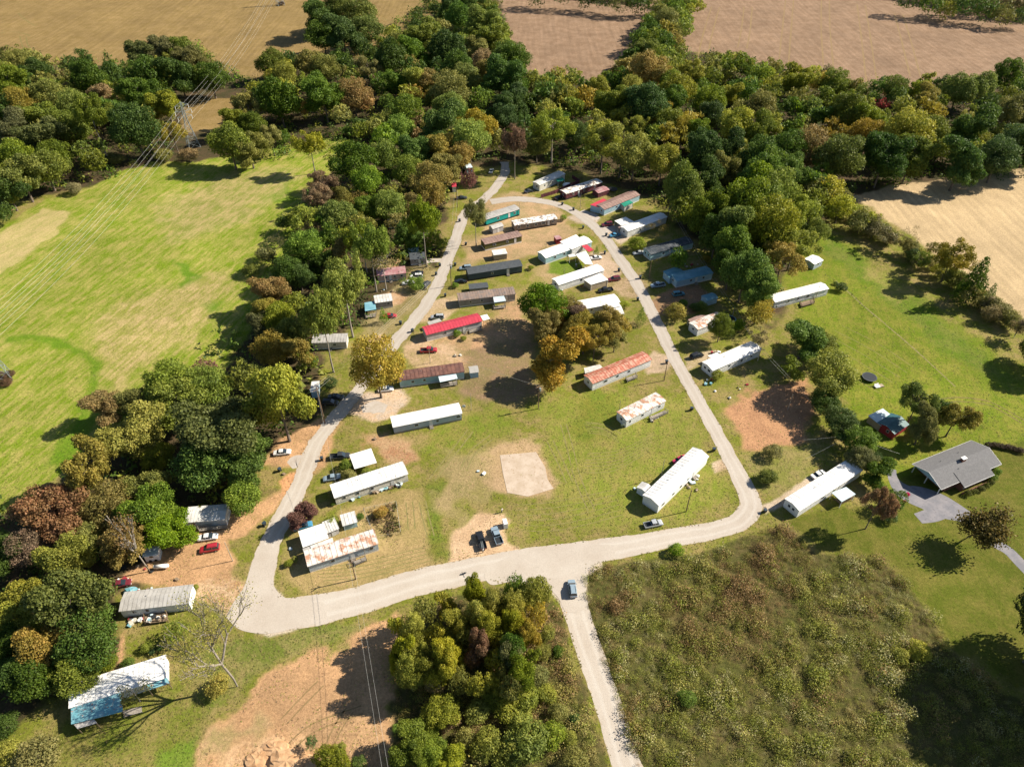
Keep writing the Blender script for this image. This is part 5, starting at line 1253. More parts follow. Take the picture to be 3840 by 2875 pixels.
canopy(h, 'G', [(640,770),(775,715),(842,770),(698,812)], 2.7, 'r_white', name='carport_roof', wall='w_tan', posts=True)
h = home('white-roofed home half hidden by the clump between the streets', 'G', (600,1075), (930,1010), 5.0, 2.9, 'gable', 0.4, 'r_white', 'w_white', 0, ((.3,1.0),), None)
canopy(h, 'G', [(800,975),(900,925),(945,985),(830,1015)], 3.2, 'r_white', name='wing_roof', wall='w_white', posts=False)
canopy(h, 'G', [(820,1010),(945,980),(975,1050),(845,1070)], 2.7, 'r_dull', name='porch_roof')
h = home('white mobile home with rust-red seamed metal roof', 'G', (707,1690), (1187,1490), 4.4, 3.0, 'gable', 0.6, 'r_rustred', 'w_white', 24, ((.22,1.5),(.42,1.0),(.62,1.0)), None, lw=((.5,.8),))
canopy(h, 'G', [(640,1500),(770,1470),(800,1500),(650,1545)], 2.2, 'r_dull', name='lean_to_roof')
deck(h, 'G', [(985,1585),(1065,1552),(1080,1580),(1000,1612)], 0.6)
h = home('short white mobile home with orange rust patches on its roof', 'K', (985,450), (1302,287), 4.2, 3.0, 'gable', 0.35, 'r_rustwhite', 'w_white', 12, ((.1,.8),(.42,.8),(.86,.9)), .68, steps=False, lw=((.5,1.0),))
deck(h, 'K', [(1180,360),(1310,305),(1335,325),(1200,388)], 0.55)
h = home('long white gabled home set aslant above the road bend', 'K', (1245,1158), (1650,755), 4.7, 3.3, 'gable', 0.75, 'r_white', 'w_plain', 20, ((.1,1.3),(.3,1.0),(.45,1.0),(.6,.9)), .72, vents=2, lw=())
home('small white shed against the long slanted white home', 'K', (1158,1042), (1200,1000), 3.2, 2.3, 'gable', 0.5, 'r_dull', 'w_plain', 0, (), None, name='garden_shed', cat='shed', vents=0)
# ---- right-hand street
h = home('cream trailer with dirty white roof inside the maroon fence', 'C', (272,1585), (480,1492), 4.2, 3.0, 'gable', 0.4, 'r_dull', 'w_cream', 10, ((.2,.9),(.5,.9)), .75, lw=((.4,1.0),))
canopy(h, 'C', [(405,1485),(460,1468),(482,1490),(425,1505)], 2.4, 'r_green', name='awning')
home('maroon-walled trailer with mottled white roof beside the street', 'C', (490,1658), (785,1560), 4.2, 2.9, 'arch', 0.35, 'r_peel', 'w_maroon', 12, ((.2,.9),(.5,.9),(.8,.9)), .35, lw=((.5,.9),), skirt='dark')
h = home('open shelter with dusty pink roof next to the maroon trailer', 'C', (755,1640), (845,1610), 4.0, 2.3, 'gable', 0.4, 'r_pink', 'w_maroon', 6, (), None, name='open_shelter', cat='shed', vents=0)
h = home('pale blue home with brown roof, red side roof and green awning', 'G', (805,242), (1095,120), 5.2, 2.9, 'gable', 0.6, 'r_brown', 'w_skyblue', 14, ((.35,1.0),(.55,.9)), None, lw=((.3,.8),))
canopy(h, 'G', [(690,150),(800,98),(848,122),(765,170)], 3.0, 'r_red', name='side_roof', wall='w_skyblue', posts=False)
canopy(h, 'G', [(945,140),(1010,108),(1048,132),(975,165)], 2.5, 'r_green', name='awning', wall='w_cream')
h = home('long white mobile home with white metal carport beside it', 'G', (997,425), (1318,305), 4.4, 3.0, 'gable', 0.5, 'r_white', 'w_white', 14, ((.32,.9),(.62,.9)), None, lw=((.5,1.0),))
canopy(h, 'G', [(893,282),(985,250),(1056,290),(950,322)], 2.7, 'r_white', name='carport_roof', wall=None)
canopy(h, 'G', [(920,335),(1040,290),(1060,305),(945,350)], 2.4, 'r_brown', name='lean_to_roof')
home('white-walled home with black ribbed roof in the shade of the wood', 'G', (1187,615), (1535,515), 4.8, 2.9, 'gable', 0.4, 'r_darkrib', 'w_teal', 20, ((.3,.9),(.6,.9)), .45, lw=((.3,.9),(.7,.9)))
h = home('shaded home with blue metal roof and wide front wing', 'G', (1400,838), (1695,770), 4.8, 2.9, 'gable', 0.5, 'r_blue', 'w_skyblue', 12, ((.4,1.0),(.75,1.0)), .55, lw=((.5,1.0),))
canopy(h, 'G', [(1295,700),(1400,662),(1490,710),(1350,755)], 2.8, 'r_blue', name='wing_roof', wall='w_skyblue', posts=False)
home('shaded blue shed behind bushes on the brown dirt yard', 'G', (1650,990), (1735,965), 3.2, 2.4, 'gable', 0.5, 'r_blue', 'w_skyblue', 0, (), None, name='garden_shed', cat='shed', vents=0)
h = home('rust-streaked white home half behind a tree on the right-hand street', 'G', (1572,1240), (1800,1145), 4.2, 2.9, 'gable', 0.4, 'r_rustwhite', 'w_white', 10, ((.4,.9),), None, lw=((.5,.9),))
canopy(h, 'G', [(1500,1100),(1590,1062),(1660,1066),(1530,1130)], 2.5, 'r_brown', name='lean_to_roof')
h = home('bright white home with square carport and palm-like plant at its door', 'G', (1692,1580), (2092,1405), 4.6, 3.0, 'gable', 0.5, 'r_white', 'w_white', 0, ((.35,1.0),(.6,1.0),(.8,.9)), None, lw=((.3,1.2),(.7,1.0)))
canopy(h, 'G', [(1665,1400),(1740,1372),(1812,1410),(1735,1442)], 2.5, 'r_white', name='carport_roof')
# ---- lawn on the right
h = home('lone white ribbed trailer on the open green lawn', 'H', (132,1012), (570,900), 4.2, 2.9, 'gable', 0.5, 'r_white', 'w_white', 16, ((.26,.8),(.44,.8),(.62,1.5)), None, lw=((.5,1.0),), vents=0)
deck(h, 'H', [(350,960),(460,930),(470,965),(365,995)], 0.6, mat='wood')
home('white box trailer shed half under the wood edge', 'H', (458,690), (528,655), 4.6, 2.5, 'gable', 0.4, 'r_white', 'w_bluegrey', 0, ((.5,.8),), None, name='garden_shed', cat='shed', vents=1)
h = home('white home with pale blue porch at the end of the gravel drive', 'L', (322,1195), (838,860), 4.4, 3.0, 'gable', 0.5, 'r_white', 'w_white', 16, ((.38,1.3),(.56,.9)), .66, lw=((.35,.8),(.65,.8)), steps=False)
canopy(h, 'L', [(615,985),(735,938),(815,998),(700,1062)], 2.6, 'r_ltblue', pm='trim')
deck(h, 'L', [(640,1040),(735,1000),(790,1030),(690,1085)], 0.5, mat='wood')
home('red shed with teal and white tin roof at the lawn edge', 'L', (1110,548), (1225,470), 5.4, 2.4, 'gable', 0.9, 'r_darkteal', 'w_red', 0, ((.5,.8),), None, lw=((.35,.8),), name='red_shed', cat='shed', vents=0)
b = home('white-roofed lean-to joined to the red shed', 'L', (1000,478), (1115,420), 4.2, 2.3, 'shed', 0.25, 'r_ltblue', 'w_tan', 0, (), None, name='lean_to_shed', cat='shed', vents=0)

# ---- the brick ranch house: built from its eaves
def ranch():
    zE = 2.75
    A = P('L', 1515, 965, zE); B = P('L', 2020, 757, zE); C = P('L', 1280, 752, zE); Dm = P('L', 1770, 556, zE)
    ang = math.atan2(Dm.y - C.y, Dm.x - C.x)
    u = Vector((math.cos(ang), math.sin(ang), 0)); v = Vector((-u.y, u.x, 0))
    L = (Dm - C).length; W = abs((C - A).dot(v))
    o = C - v * W
    root = thing('ranch_house', 'low brick ranch house with wide grey shingle roof and white eaves', 'house', (o.x, o.y, 0), ang)
    rise = 1.75; e = 0.55
    MB().extr([(e, 0), (e, zE - 0.05), (W / 2, zE + rise - 0.25), (W - e, zE - 0.05), (W - e, 0)], e + 2.2, L - e).build('wall', M['brick'], root)
    MB().extr([(e, zE - 0.3), (W / 2, zE + rise - 0.2), (W - e, zE - 0.3)], e, e + 2.15).build('gable_board', M['w_skyblue'], root)
    for y in (e + 0.1, W / 2, W - e - 0.1): MB().box(e, y - 0.1, 0, e + 0.2, y + 0.1, zE - 0.32).build('carport_post', M['trim'], root)
    rf = MB().extr([(0, zE), (W / 2, zE + rise), (W, zE), (W, zE + 0.14), (W / 2, zE + rise + 0.14), (0, zE + 0.14)], 0, L).build('roof', M['r_shingle'], root)
    # the front bay's lower roof runs forward of the eave
    fx0, fx1, fd = L * 0.30, L * 0.80, 1.7
    sl = rise / (W / 2)
    MB().extr([(-fd, zE - fd * sl + 0.26), (W * 0.25, zE + W * 0.25 * sl + 0.26), (W * 0.25, zE + W * 0.25 * sl + 0.17), (-fd, zE - fd * sl + 0.12)], fx0, fx1).build('porch_roof', M['r_shingle'], root)
    MB().box(fx0, -fd - 0.06, zE - fd * sl + 0.06, fx1, -fd - 0.003, zE - fd * sl + 0.24).build('fascia', M['white'], root)
    MB().box(fx0 + 0.4, -fd + 0.5, 0, fx1 - 0.4, e - 0.003, zE - 0.55).build('porch_wall', M['brick'], root)
    for y, nm in ((-0.06, 'fascia'), (W + 0.003, 'fascia')):
        if y < 0:
            MB().box(0, y, zE - 0.06, fx0 - 0.003, -0.003, zE + 0.12).build(nm, M['white'], root); MB().box(fx1 + 0.003, y, zE - 0.06, L, -0.003, zE + 0.12).build(nm, M['white'], root)
        else: MB().box(0, y, zE - 0.06, L, y + 0.06, zE + 0.12).build(nm, M['white'], root)
    for x in (-0.06, L + 0.003):
        MB().extr([(0, zE - 0.04), (W / 2, zE + rise - 0.04), (W, zE - 0.04), (W, zE + 0.15), (W / 2, zE + rise + 0.16), (0, zE + 0.15)], x, x + 0.055).build('bargeboard', M['white'], root)
    ch = MB().box(L * 0.5, W / 2 - 0.9, zE + rise - 0.5, L * 0.5 + 1.3, W / 2 - 0.1, zE + rise + 0.9).build('chimney', M['brick'], root)
    MB().box(L * 0.5 - 0.08, W / 2 - 0.98, zE + rise + 0.9, L * 0.5 + 1.38, W / 2 - 0.02, zE + rise + 1.05).build('chimney_cap', M['white'], ch)
    for uu in (.36, .46, .58, .72): add_window(root, uu * L, 1.5, 1.4, 1.1, y=-fd + 0.5)
    for uu in (.86, .93): add_window(root, uu * L, 1.5, 1.2, 1.1, y=e)
    for x, y in ((.3, .7), (.62, .75), (.4, .3)): MB().tube((x * L, y * W, zE + rise * (1 - abs(y - .5) * 2)), (x * L, y * W, zE + rise * (1 - abs(y - .5) * 2) + 0.45), 0.07, n=6).build('vent_pipe', M['dark'], root)
    MB().box(fx0, -fd - 0.4, 0.0, fx1 + 1.0, -fd - 0.1, 0.45).build('planter_wall', M['brick'], root)
ranch()

# ---- left-hand street
h = home('grey home with white tin roof and blue porch in the tree belt', 'F', (1020,1018), (1158,998), 4.4, 2.9, 'gable', 0.4, 'r_dull', 'w_grey', 6, ((.75,1.2),), None, vents=0)
canopy(h, 'F', [(920,960),(1005,945),(1018,1015),(925,1030)], 2.5, 'r_blue', pm='trim')
deck(h, 'F', [(925,1060),(1012,1045),(1015,1075),(930,1085)], 0.5)
home('low home with brick-red roof behind parked cars in the tree belt', 'F', (1035,795), (1268,768), 4.6, 2.9, 'gable', 0.6, 'r_pink', 'w_pink', 0, ((.3,1.0),(.6,.9),(.85,.9)), .45)
home('dark-roofed low home beside the pale-stemmed roadside tree', 'F', (1305,652), (1430,642), 4.6, 2.6, 'gable', 0.6, 'r_slate', 'w_grey', 0, ((.3,.9),), .6)
home('small building with bright blue tin roof deep in the tree belt', 'F', (1285,560), (1370,552), 4.2, 2.5, 'gable', 0.6, 'r_blue', 'w_skyblue', 6, (), None, name='garden_shed', cat='shed', vents=0)
home('weathered grey mobile home under tall trees by the street', 'F', (500,1350), (778,1340), 4.3, 2.8, 'arch', 0.35, 'r_grey', 'w_ltgrey', 12, ((.65,1.2),), .5)
home('pale trailer almost hidden under the golden-green tree', 'I', (2070,195), (2330,150), 4.2, 2.8, 'gable', 0.4, 'r_white', 'w_white', 8, ((.3,.9),), None)
home('narrow pale blue shed behind the tall roadside pole', 'J', (490,205), (548,200), 4.5, 2.6, 'flat', 0.1, 'r_dull', 'w_skyblue', 0, (), None, name='garden_shed', cat='shed', vents=0)
home('blue-roofed shed deep among the belt trees', 'F', (455,1045), (550,1035), 4.2, 2.5, 'gable', 0.6, 'r_blue', 'w_skyblue', 0, (), None, name='garden_shed', cat='shed', vents=0)
home('white trailer glimpsed between belt trees', 'F', (1120,345), (1310,325), 4.2, 2.8, 'gable', 0.4, 'r_dull', 'w_white', 8, ((.4,.9),), None)
home('little white hut with red roof at the head of the street', 'B', (1650,1592), (1682,1590), 3.4, 2.6, 'gable', 0.8, 'r_red', 'w_white', 0, (), None, name='garden_shed', cat='shed', vents=0)
home('pale blue trailer end showing among trees at the head of the street', 'B', (1772,1440), (1815,1432), 6.0, 2.8, 'gable', 0.4, 'r_ltblue', 'w_skyblue', 0, (), None, vents=0)
h = home('leaf-strewn white home shaded by oaks beside the dirt lot', 'I', (1555,1288), (1885,1262), 4.6, 2.8, 'gable', 0.4, 'r_dull', 'w_bluegrey', 12, ((.2,1.0),), None)
deck(h, 'I', [(1645,1280),(1875,1240),(1885,1275),(1650,1305)], 0.6)
h = home('white home with weathered grey roof and cluttered porch', 'M', (1030,420), (1592,355), 4.6, 2.9, 'gable', 0.45, 'r_grey', 'w_plain', 16, ((.19,.9),(.38,.8)), .55, steps=False)
deck(h, 'M', [(1200,400),(1385,365),(1390,445),(1205,470)], 0.55, mat='wood')
h = home('white-roofed home with sagging teal metal porch roof', 'M', (625,1215), (1405,968), 5.0, 2.9, 'gable', 0.4, 'r_white', 'w_white', 18, ((.8,1.0),), None)
canopy(h, 'M', [(592,1135),(1000,1035),(1018,1195),(590,1302)], 2.5, 'r_teal', slope=0.35, pm='wood')
canopy(h, 'M', [(610,1300),(775,1252),(803,1290),(640,1338)], 2.2, 'r_grey', name='awning', pm='wood')
canopy(h, 'M', [(1215,970),(1385,915),(1402,960),(1225,1018)], 2.5, 'r_teal', name='awning', pm='wood')
deck(h, 'M', [(1020,1190),(1170,1150),(1175,1200),(1025,1240)], 0.4, rail=False)

# ================================================================== VEHICLES
def loft(stations, closed=True):
    """stations: list of rings (same length) -> MB"""
    b = MB(); n = len(stations[0])
    for s in stations: b.v += [tuple(p) for p in s]
    for i in range(len(stations) - 1):
        for j in range(n):
            a = i * n + j; c = i * n + (j + 1) % n
            b.f.append((a, c, c + n, a + n))
    b.f.append(tuple(range(n - 1, -1, -1))); b.f.append(tuple(range((len(stations) - 1) * n, len(stations) * n)))
    return b
def ring(x, w, z0, z1, tuck=0.9, sh=0.62):
    zm = z0 + (z1 - z0) * sh
    return [(x, -w * 0.92, z0), (x, w * 0.92, z0), (x, w, z0 + (z1 - z0) * 0.3), (x, w, zm), (x, w * tuck, z1), (x, -w * tuck, z1), (x, -w, zm), (x, -w, z0 + (z1 - z0) * 0.3)]
def cab_ring(x, w0, w1, z0, z1): return [(x, -w0, z0), (x, w0, z0), (x, w1, z1), (x, -w1, z1)]
VP = {}
def vproto(kind):
    if kind in VP: return VP[kind]
    d = {}
    if kind == 'sedan': L, w, hood, trunk, z, bel = 4.75, 0.90, 1.25, 0.95, 1.43, 0.90
    elif kind == 'suv': L, w, hood, trunk, z, bel = 4.7, 0.93, 1.20, 0.10, 1.76, 1.02
    else: L, w, hood, trunk, z, bel = 5.5, 0.96, 1.30, 2.05, 1.78, 1.02
    x0, x1 = -L / 2, L / 2                      # x1 is the front
    hb = bel - 0.06
    if kind == 'pickup':
        xb = x0 + trunk
        body = loft([ring(xb, w, 0.32, bel), ring(x1 - hood, w, 0.30, bel), ring(x1 - 0.5, w, 0.30, hb), ring(x1 - 0.12, w * 0.95, 0.32, hb - 0.1), ring(x1, w * 0.86, 0.40, hb - 0.3)])
        body.box(x0 + 0.05, -w, 0.42, xb - 0.02, w, 0.62)
        body.box(x0 + 0.05, -w, 0.621, xb - 0.02, -w + 0.10, bel); body.box(x0 + 0.05, w - 0.10, 0.621, xb - 0.02, w, bel)
        body.box(x0, -w + 0.03, 0.45, x0 + 0.08, w - 0.03, bel - 0.02)
        d['bed_liner'] = MB().box(x0 + 0.1, -w + 0.11, 0.622, xb - 0.03, w - 0.11, 0.66)
        g0, g1 = xb + 0.05, x1 - hood
        d['windows'] = loft([cab_ring(g0, w * .90, w * .74, bel - .02, bel), cab_ring(g0 + 0.18, w * .90, w * .74, bel - .02, z - .05), cab_ring(g1 - 0.75, w * .90, w * .74, bel - .02, z - .05), cab_ring(g1 + 0.05, w * .90, w * .78, bel - .02, bel)])
        d['roof'] = loft([cab_ring(g0 + 0.12, w * .78, w * .72, z - .07, z - .02), cab_ring(g0 + 0.4, w * .80, w * .74, z - .07, z), cab_ring(g1 - 1.0, w * .80, w * .74, z - .07, z), cab_ring(g1 - 0.68, w * .78, w * .72, z - .08, z - .04)])
    else:
        body = loft([ring(x0, w * 0.86, 0.42, bel - 0.10), ring(x0 + 0.12, w * 0.95, 0.34, bel - 0.03), ring(x0 + max(trunk, 0.6), w, 0.30, bel), ring(x1 - hood, w, 0.28, bel), ring(x1 - 0.5, w * 0.98, 0.28, hb - 0.05), ring(x1 - 0.12, w * 0.93, 0.32, hb - 0.18), ring(x1, w * 0.82, 0.38, hb - 0.32)])
        g0, g1 = x0 + trunk, x1 - hood
        sl = 0.75 if kind == 'sedan' else 0.35
        d['windows'] = loft([cab_ring(g0, w * .90, w * .80, bel - .03, bel), cab_ring(g0 + sl, w * .91, w * .70, bel - .03, z - .05), cab_ring(g1 - 0.85, w * .91, w * .70, bel - .03, z - .05), cab_ring(g1 + 0.1, w * .90, w * .80, bel - .03, bel)])
        d['roof'] = loft([cab_ring(g0 + sl - .12, w * .73, w * .66, z - .08, z - .03), cab_ring(g0 + sl + .3, w * .76, w * .68, z - .06, z), cab_ring(g1 - 1.1, w * .76, w * .68, z - .06, z), cab_ring(g1 - .78, w * .73, w * .66, z - .09, z - .04)])
        if kind == 'suv': d['roof_rack'] = MB().box(g0 + .5, -w * .62, z + .005, g1 - 1.2, -w * .57, z + .06).box(g0 + .5, w * .57, z + .005, g1 - 1.2, w * .62, z + .06)
    for s in (-1, 1):                            # door posts
        for xx in ((g0 + g1) / 2 - 0.2,):
            body.add([(xx - .05, s * w * .91, bel - .02), (xx + .05, s * w * .91, bel - .02), (xx + .05, s * w * .735, z - .06), (xx - .05, s * w * .735, z - .06),
                      (xx - .05, s * (w * .91 + .02), bel - .02), (xx + .05, s * (w * .91 + .02), bel - .02), (xx + .05, s * (w * .735 + .03), z - .06), (xx - .05, s * (w * .735 + .03), z - .06)],
                     [(0, 1, 2, 3), (7, 6, 5, 4), (0, 4, 5, 1), (1, 5, 6, 2), (2, 6, 7, 3), (3, 7, 4, 0)])
        body.box(g1 - 0.35, s * w - (0.02 if s > 0 else 0.16), bel - .02, g1 - 0.2, s * w + (0.16 if s > 0 else 0.02), bel + .12)
    d['body'] = body
    out = {k: v.mesh(kind + '_' + k) for k, v in d.items()}
    tyre = MB().tube((0, -0.11, 0), (0, 0.11, 0), 0.34, n=14).mesh('tyre', M['rubber'])
    rim = MB().tube((0, -0.125, 0), (0, 0.125, 0), 0.2, n=10).mesh('rim', M['chrome'])
    lamp = MB().box(-0.03, -0.17, -0.08, 0.03, 0.17, 0.08).mesh('headlight', M['white'])
    tail = MB().box(-0.03, -0.14, -0.09, 0.03, 0.14, 0.09).mesh('tail_light', M['w_red'])
    VP[kind] = (out, tyre, rim, lamp, tail, L, w, hb)
    return VP[kind]
PAINT = {}
def paint(n, c):
    if n not in PAINT: PAINT[n] = paint_mat('paint_' + n, c)
    return PAINT[n]
PC = {'white': (.74, .75, .75), 'red': (.42, .02, .035), 'maroon': (.16, .02, .035), 'black': (.012, .013, .016), 'charcoal': (.04, .045, .05), 'silver': (.44, .47, .5), 'steel': (.27, .36, .43), 'blue': (.06, .25, .42), 'grey': (.22, .23, .24), 'teal': (.08, .26, .32), 'crimson': (.5, .03, .09)}
def vehicle(kind, col, t, rx, ry, fx, fy, label, scale=1.0):
    out, tyre, rim, lamp, tail, L, w, hb = vproto(kind)
    a = P(t, rx, ry); b = P(t, fx, fy); m = (a + b) / 2
    root = thing({'sedan': 'parked_car', 'suv': 'parked_suv', 'pickup': 'pickup_truck'}[kind], label, {'sedan': 'car', 'suv': 'car', 'pickup': 'pickup truck'}[kind], (m.x, m.y, 0), math.atan2(b.y - a.y, b.x - a.x))
    root.scale = (scale,) * 3
    for k, me in out.items():
        o = link(k, me, root)
        if not me.materials: me.materials.append(None)
        o.material_slots[0].link = 'OBJECT'
        o.material_slots[0].material = M['glass'] if k == 'windows' else (M['dark'] if k in ('bed_liner', 'roof_rack') else paint(col, PC[col]))
    for x in (-L / 2 + 0.95, L / 2 - 0.92):
        for y in (-w + 0.08, w - 0.08):
            o = link('wheel', tyre, root); o.location = (x, y, 0.34); link('rim', rim, o)
    for y in (-w * 0.6, w * 0.6):
        link('headlight', lamp, root).location = (L / 2 - 0.01, y, hb - 0.42)
        link('tail_light', tail, root).location = (-L / 2 + 0.0, y, 0.78)
    return root
V_ = vehicle
V_('sedan','white','I',1640,1378,1812,1352,'white saloon parked beside the red car on the dirt lot')
V_('suv','red','I',1820,1445,1662,1475,'dark red off-road car with roof rack on the dirt lot')
V_('pickup','charcoal','J',640,705,800,690,'dark grey pickup parked by the white carport')
V_('sedan','steel','J',715,862,590,885,'silver-blue saloon beside the long cream home')
V_('sedan','white','J',170,672,315,655,'white saloon nosing out from under the oak')
V_('suv','blue','J',345,1292,485,1255,'blue car under the burgundy plum tree')
V_('suv','black','J',580,250,700,255,'black car in tree shade beside the tall pole')
V_('sedan','charcoal','J',640,200,735,205,'dark grey car in tree shade behind the black one')
V_('sedan','white','J',1035,148,1160,135,'white saloon behind the golden tree trunk')
V_('pickup','black','J',1905,1465,1865,1320,'black pickup with a ladder in its bed')
V_('pickup','steel','J',2040,1418,1992,1290,'silver-blue pickup next to the black one')
V_('pickup','silver','K',1135,1272,1288,1240,'silver pickup parked on the grass near the road bend',.9)
V_('sedan','crimson','K',1382,752,1488,695,'bright red saloon behind the slanted white home')
V_('sedan','white','L',440,875,562,820,'white saloon on the gravel drive by the porch home')
V_('suv','black','G',1520,1425,1622,1395,'black estate car on the drive of the bright white home')
V_('suv','steel','O',552,250,535,130,'silver-blue car with roof rack driving at the junction')
V_('pickup','red','F',1385,1368,1522,1362,'bright red pickup below the red-roofed home')
V_('suv','silver','F',1575,1090,1475,1092,'silver minivan beside the red-roofed home')
V_('sedan','black','F',1765,792,1670,795,'black saloon at the corner of the slate-blue home')
V_('suv','steel','F',1800,680,1712,688,'blue-grey car above the slate-blue home')
V_('sedan','red','F',1090,1082,1172,1078,'red saloon beside the pointed evergreen bush')
V_('suv','white','F',1390,752,1310,756,'white van between dark and white cars at the brick-red roof')
V_('sedan','black','F',1410,722,1306,726,'black car behind the white van')
V_('sedan','white','F',1320,803,1245,810,'white saloon in front of the brick-red-roofed home')
V_('suv','charcoal','F',1412,840,1452,800,'dark car nosing at the street beside bright bushes')
V_('suv','maroon','G',875,318,785,330,'maroon car on gravel beside the white metal carport')
V_('sedan','blue','G',855,418,935,402,'blue saloon at the long white home on the right-hand street')
V_('sedan','white','G',688,605,788,592,'white saloon outside the sprawling white-roofed home')
V_('suv','maroon','G',930,770,848,782,'dark red car at the street end of the wide carport')
V_('pickup','black','G',875,858,758,875,'black pickup on the grass verge below the wide carport')
V_('sedan','silver','G',1135,552,1050,562,'silver saloon at the black ribbed roof')
V_('pickup','steel','G',1312,818,1188,836,'grey-blue pickup in shade at the blue-roofed home')
V_('sedan','white','B',1962,1445,1978,1405,'white car at the head of the street under trees')
V_('sedan','charcoal','B',1698,1648,1752,1645,'dark car beside the little red-roofed hut')
V_('sedan','charcoal','C',158,1598,212,1585,'dark car at the corner of the cream trailer')
V_('sedan','black','C',405,1655,455,1635,'black car at the end of the maroon trailer')
V_('sedan','maroon','M',945,165,1062,138,'old maroon car among junk behind the grey-roofed home')
V_('suv','teal','G',1378,905,1462,893,'car under a blue cover in the shaded yard')

# ================================================================== POLES, WIRES, PYLONS
def pole(t, bx, by, tx, ty, label, arm=True, trans=False, mat='pole', r=0.15, lamp=False):
    b = P(t, bx, by); h = height_at(b, t, tx, ty)
    root = thing('utility_pole', label, 'pole', b, math.atan2(-b.x, b.y) + R(20))
    MB().tube((0, 0, 0), (0, 0, h), r, r * 0.65, 8).build('shaft', M[mat], root)
    if arm:
        MB().box(-1.1, -0.17 - r, h - 0.75, 1.1, -0.03 - r, h - 0.6).build('crossarm', M['pole'], root)
        for x in (-1.0, 0.0, 1.0): MB().tube((x, -0.1 - r, h - 0.6), (x, -0.1 - r, h - 0.4), 0.05, n=6).build('insulator', M['chrome'], root)
    if trans: MB().tube((0.4, 0, h - 2.4), (0.4, 0, h - 1.4), 0.28, n=10).build('transformer', M['steel'], root)
    if lamp: MB().tube((0, 0, h - 0.3), (-1.6, 0, h + 0.1), 0.06, 0.05, 6).box(-2.0, -0.12, h + 0.0, -1.5, 0.12, h + 0.14).build('lamp_arm', M['steel'], root)
    return b, h
PL = {}
PL['a'] = pole('J',593,412,530,112,'very tall street pole with lamp arm beside the golden-green tree', trans=True, lamp=True, r=0.2)
PL['b'] = pole('F',1640,822,1630,632,'street pole opposite the slate-blue home', trans=True)
PL['c'] = pole('N',848,102,820,-62,'leaning-looking brown pole in front of the rust-streaked home')
PL['d'] = pole('I',1928,1550,1848,1395,'pale bare pole between the two cars and the road', arm=False, mat='palepole', r=0.11)
PL['e'] = pole('K',262,292,266,95,'pole with transformer at the edge of the clump shade', trans=True)
PL['f'] = pole('J',1805,302,1815,165,'short pale pole at the end of the pale blue home', arm=False, mat='palepole', r=0.09)
PL['g'] = pole('K',930,320,937,228,'thin grey pole behind the rust-patched home', arm=False, mat='greywood', r=0.09)
PL['h'] = pole('K',1485,1143,1540,965,'brown pole on the grass above the silver pickup', arm=False)
PL['i'] = pole('K',1275,870,1298,715,'grey pole behind the slanted white home', arm=False, mat='greywood', r=0.1)
PL['j'] = pole('G',1303,1605,1328,1445,'brown pole at the street by the rust-red roof', arm=False)
PL['k'] = pole('G',1178,755,1198,620,'pole in front of the black ribbed roof', arm=False)
PL['l'] = pole('G',1328,272,1342,145,'tall pole behind the long white home by the wood', trans=True)
PL['m'] = pole('G',608,182,612,45,'pole on the grass below the maroon trailer', arm=False, mat='greywood', r=0.1)
PL['n'] = pole('G',105,242,107,132,'thin pole at the end of the turquoise home', arm=False, mat='greywood', r=0.08)
PL['o'] = pole('G',325,512,325,450,'thin pole behind the sprawling white roof', arm=False, mat='greywood', r=0.08)
PL['p'] = pole('G',475,742,473,675,'thin meter pole behind the wide carport home', arm=False, mat='greywood', r=0.08)
PL['q'] = pole('F',1465,1460,1463,1312,'pale pole in front of the red pickup', arm=False, mat='palepole', r=0.1)
PL['r'] = pole('F',1690,172,1686,0,'reddish pole at the top of the left-hand street')
PL['s'] = pole('F',2118,742,2115,628,'thin pole before the slate-blue home', arm=False, mat='greywood', r=0.08)
PL['t'] = pole('F',2118,962,2118,832,'thin pole before the brown ribbed roof', arm=False, mat='greywood', r=0.08)
PL['u'] = pole('G',2078,1440,2108,1330,'pale pole at the far end of the bright white home', mat='palepole')
PL['v'] = pole('L',250,302,292,175,'white bare pole standing in the red dirt lot', arm=False, mat='palepole', r=0.11)
PL['w'] = pole('L',722,625,748,498,'pole with crossarms among the row of dark trees')
PL['x'] = pole('G',1868,1075,1890,1002,'pale pole above the shaded trampoline', mat='palepole')
PL['y'] = pole('H',482,925,524,815,'thin pole at the deck of the lone trailer', arm=False, mat='palepole', r=0.08)
PL['z'] = pole('J',1195,950,1186,802,'thin wooden mast against the long cream home', arm=False, mat='greywood', r=0.07)
PL['A'] = pole('J',928,1510,910,1410,'thin mast against the rust-streaked home', arm=False, mat='greywood', r=0.07)
PL['B'] = pole('K',1500,1950,1500,1720,'unused', arm=False) if False else None

def wire(a, b, sag, label, r=0.02, group='overhead wires', name='overhead_wire', n=14):
    m = MB(); pts = []
    a = Vector(a); b = Vector(b)
    for i in range(n + 1):
        t = i / n; p = a.lerp(b, t); p.z -= sag * 4 * t * (1 - t); pts.append(p)
    for i in range(n): m.tube(pts[i], pts[i + 1], r, n=4, caps=False)
    return tag(m.build(name, M['wire']), label, 'wire', group)
def top(k, dx=0.0, dz=-0.4): b, h = PL[k]; return Vector((b.x + dx, b.y, h + dz))
def string(k1, k2, txt, offs=(-0.9, 0.0, 0.9), sag=0.9):
    for dx in offs: wire(top(k1, dx), top(k2, dx), sag, txt, group=txt)
string('a', 'b', 'overhead street wire between the very tall pole and the next pole')
string('b', 'r', 'overhead street wire towards the head of the street', (-0.6, 0.6))
offp = P('N', 1190, 2150)
PL['off'] = (offp, 10.0)
string('c', 'off', 'overhead wire crossing the dirt bank and road fork thicket', (-0.5, 0.6), 0.6)
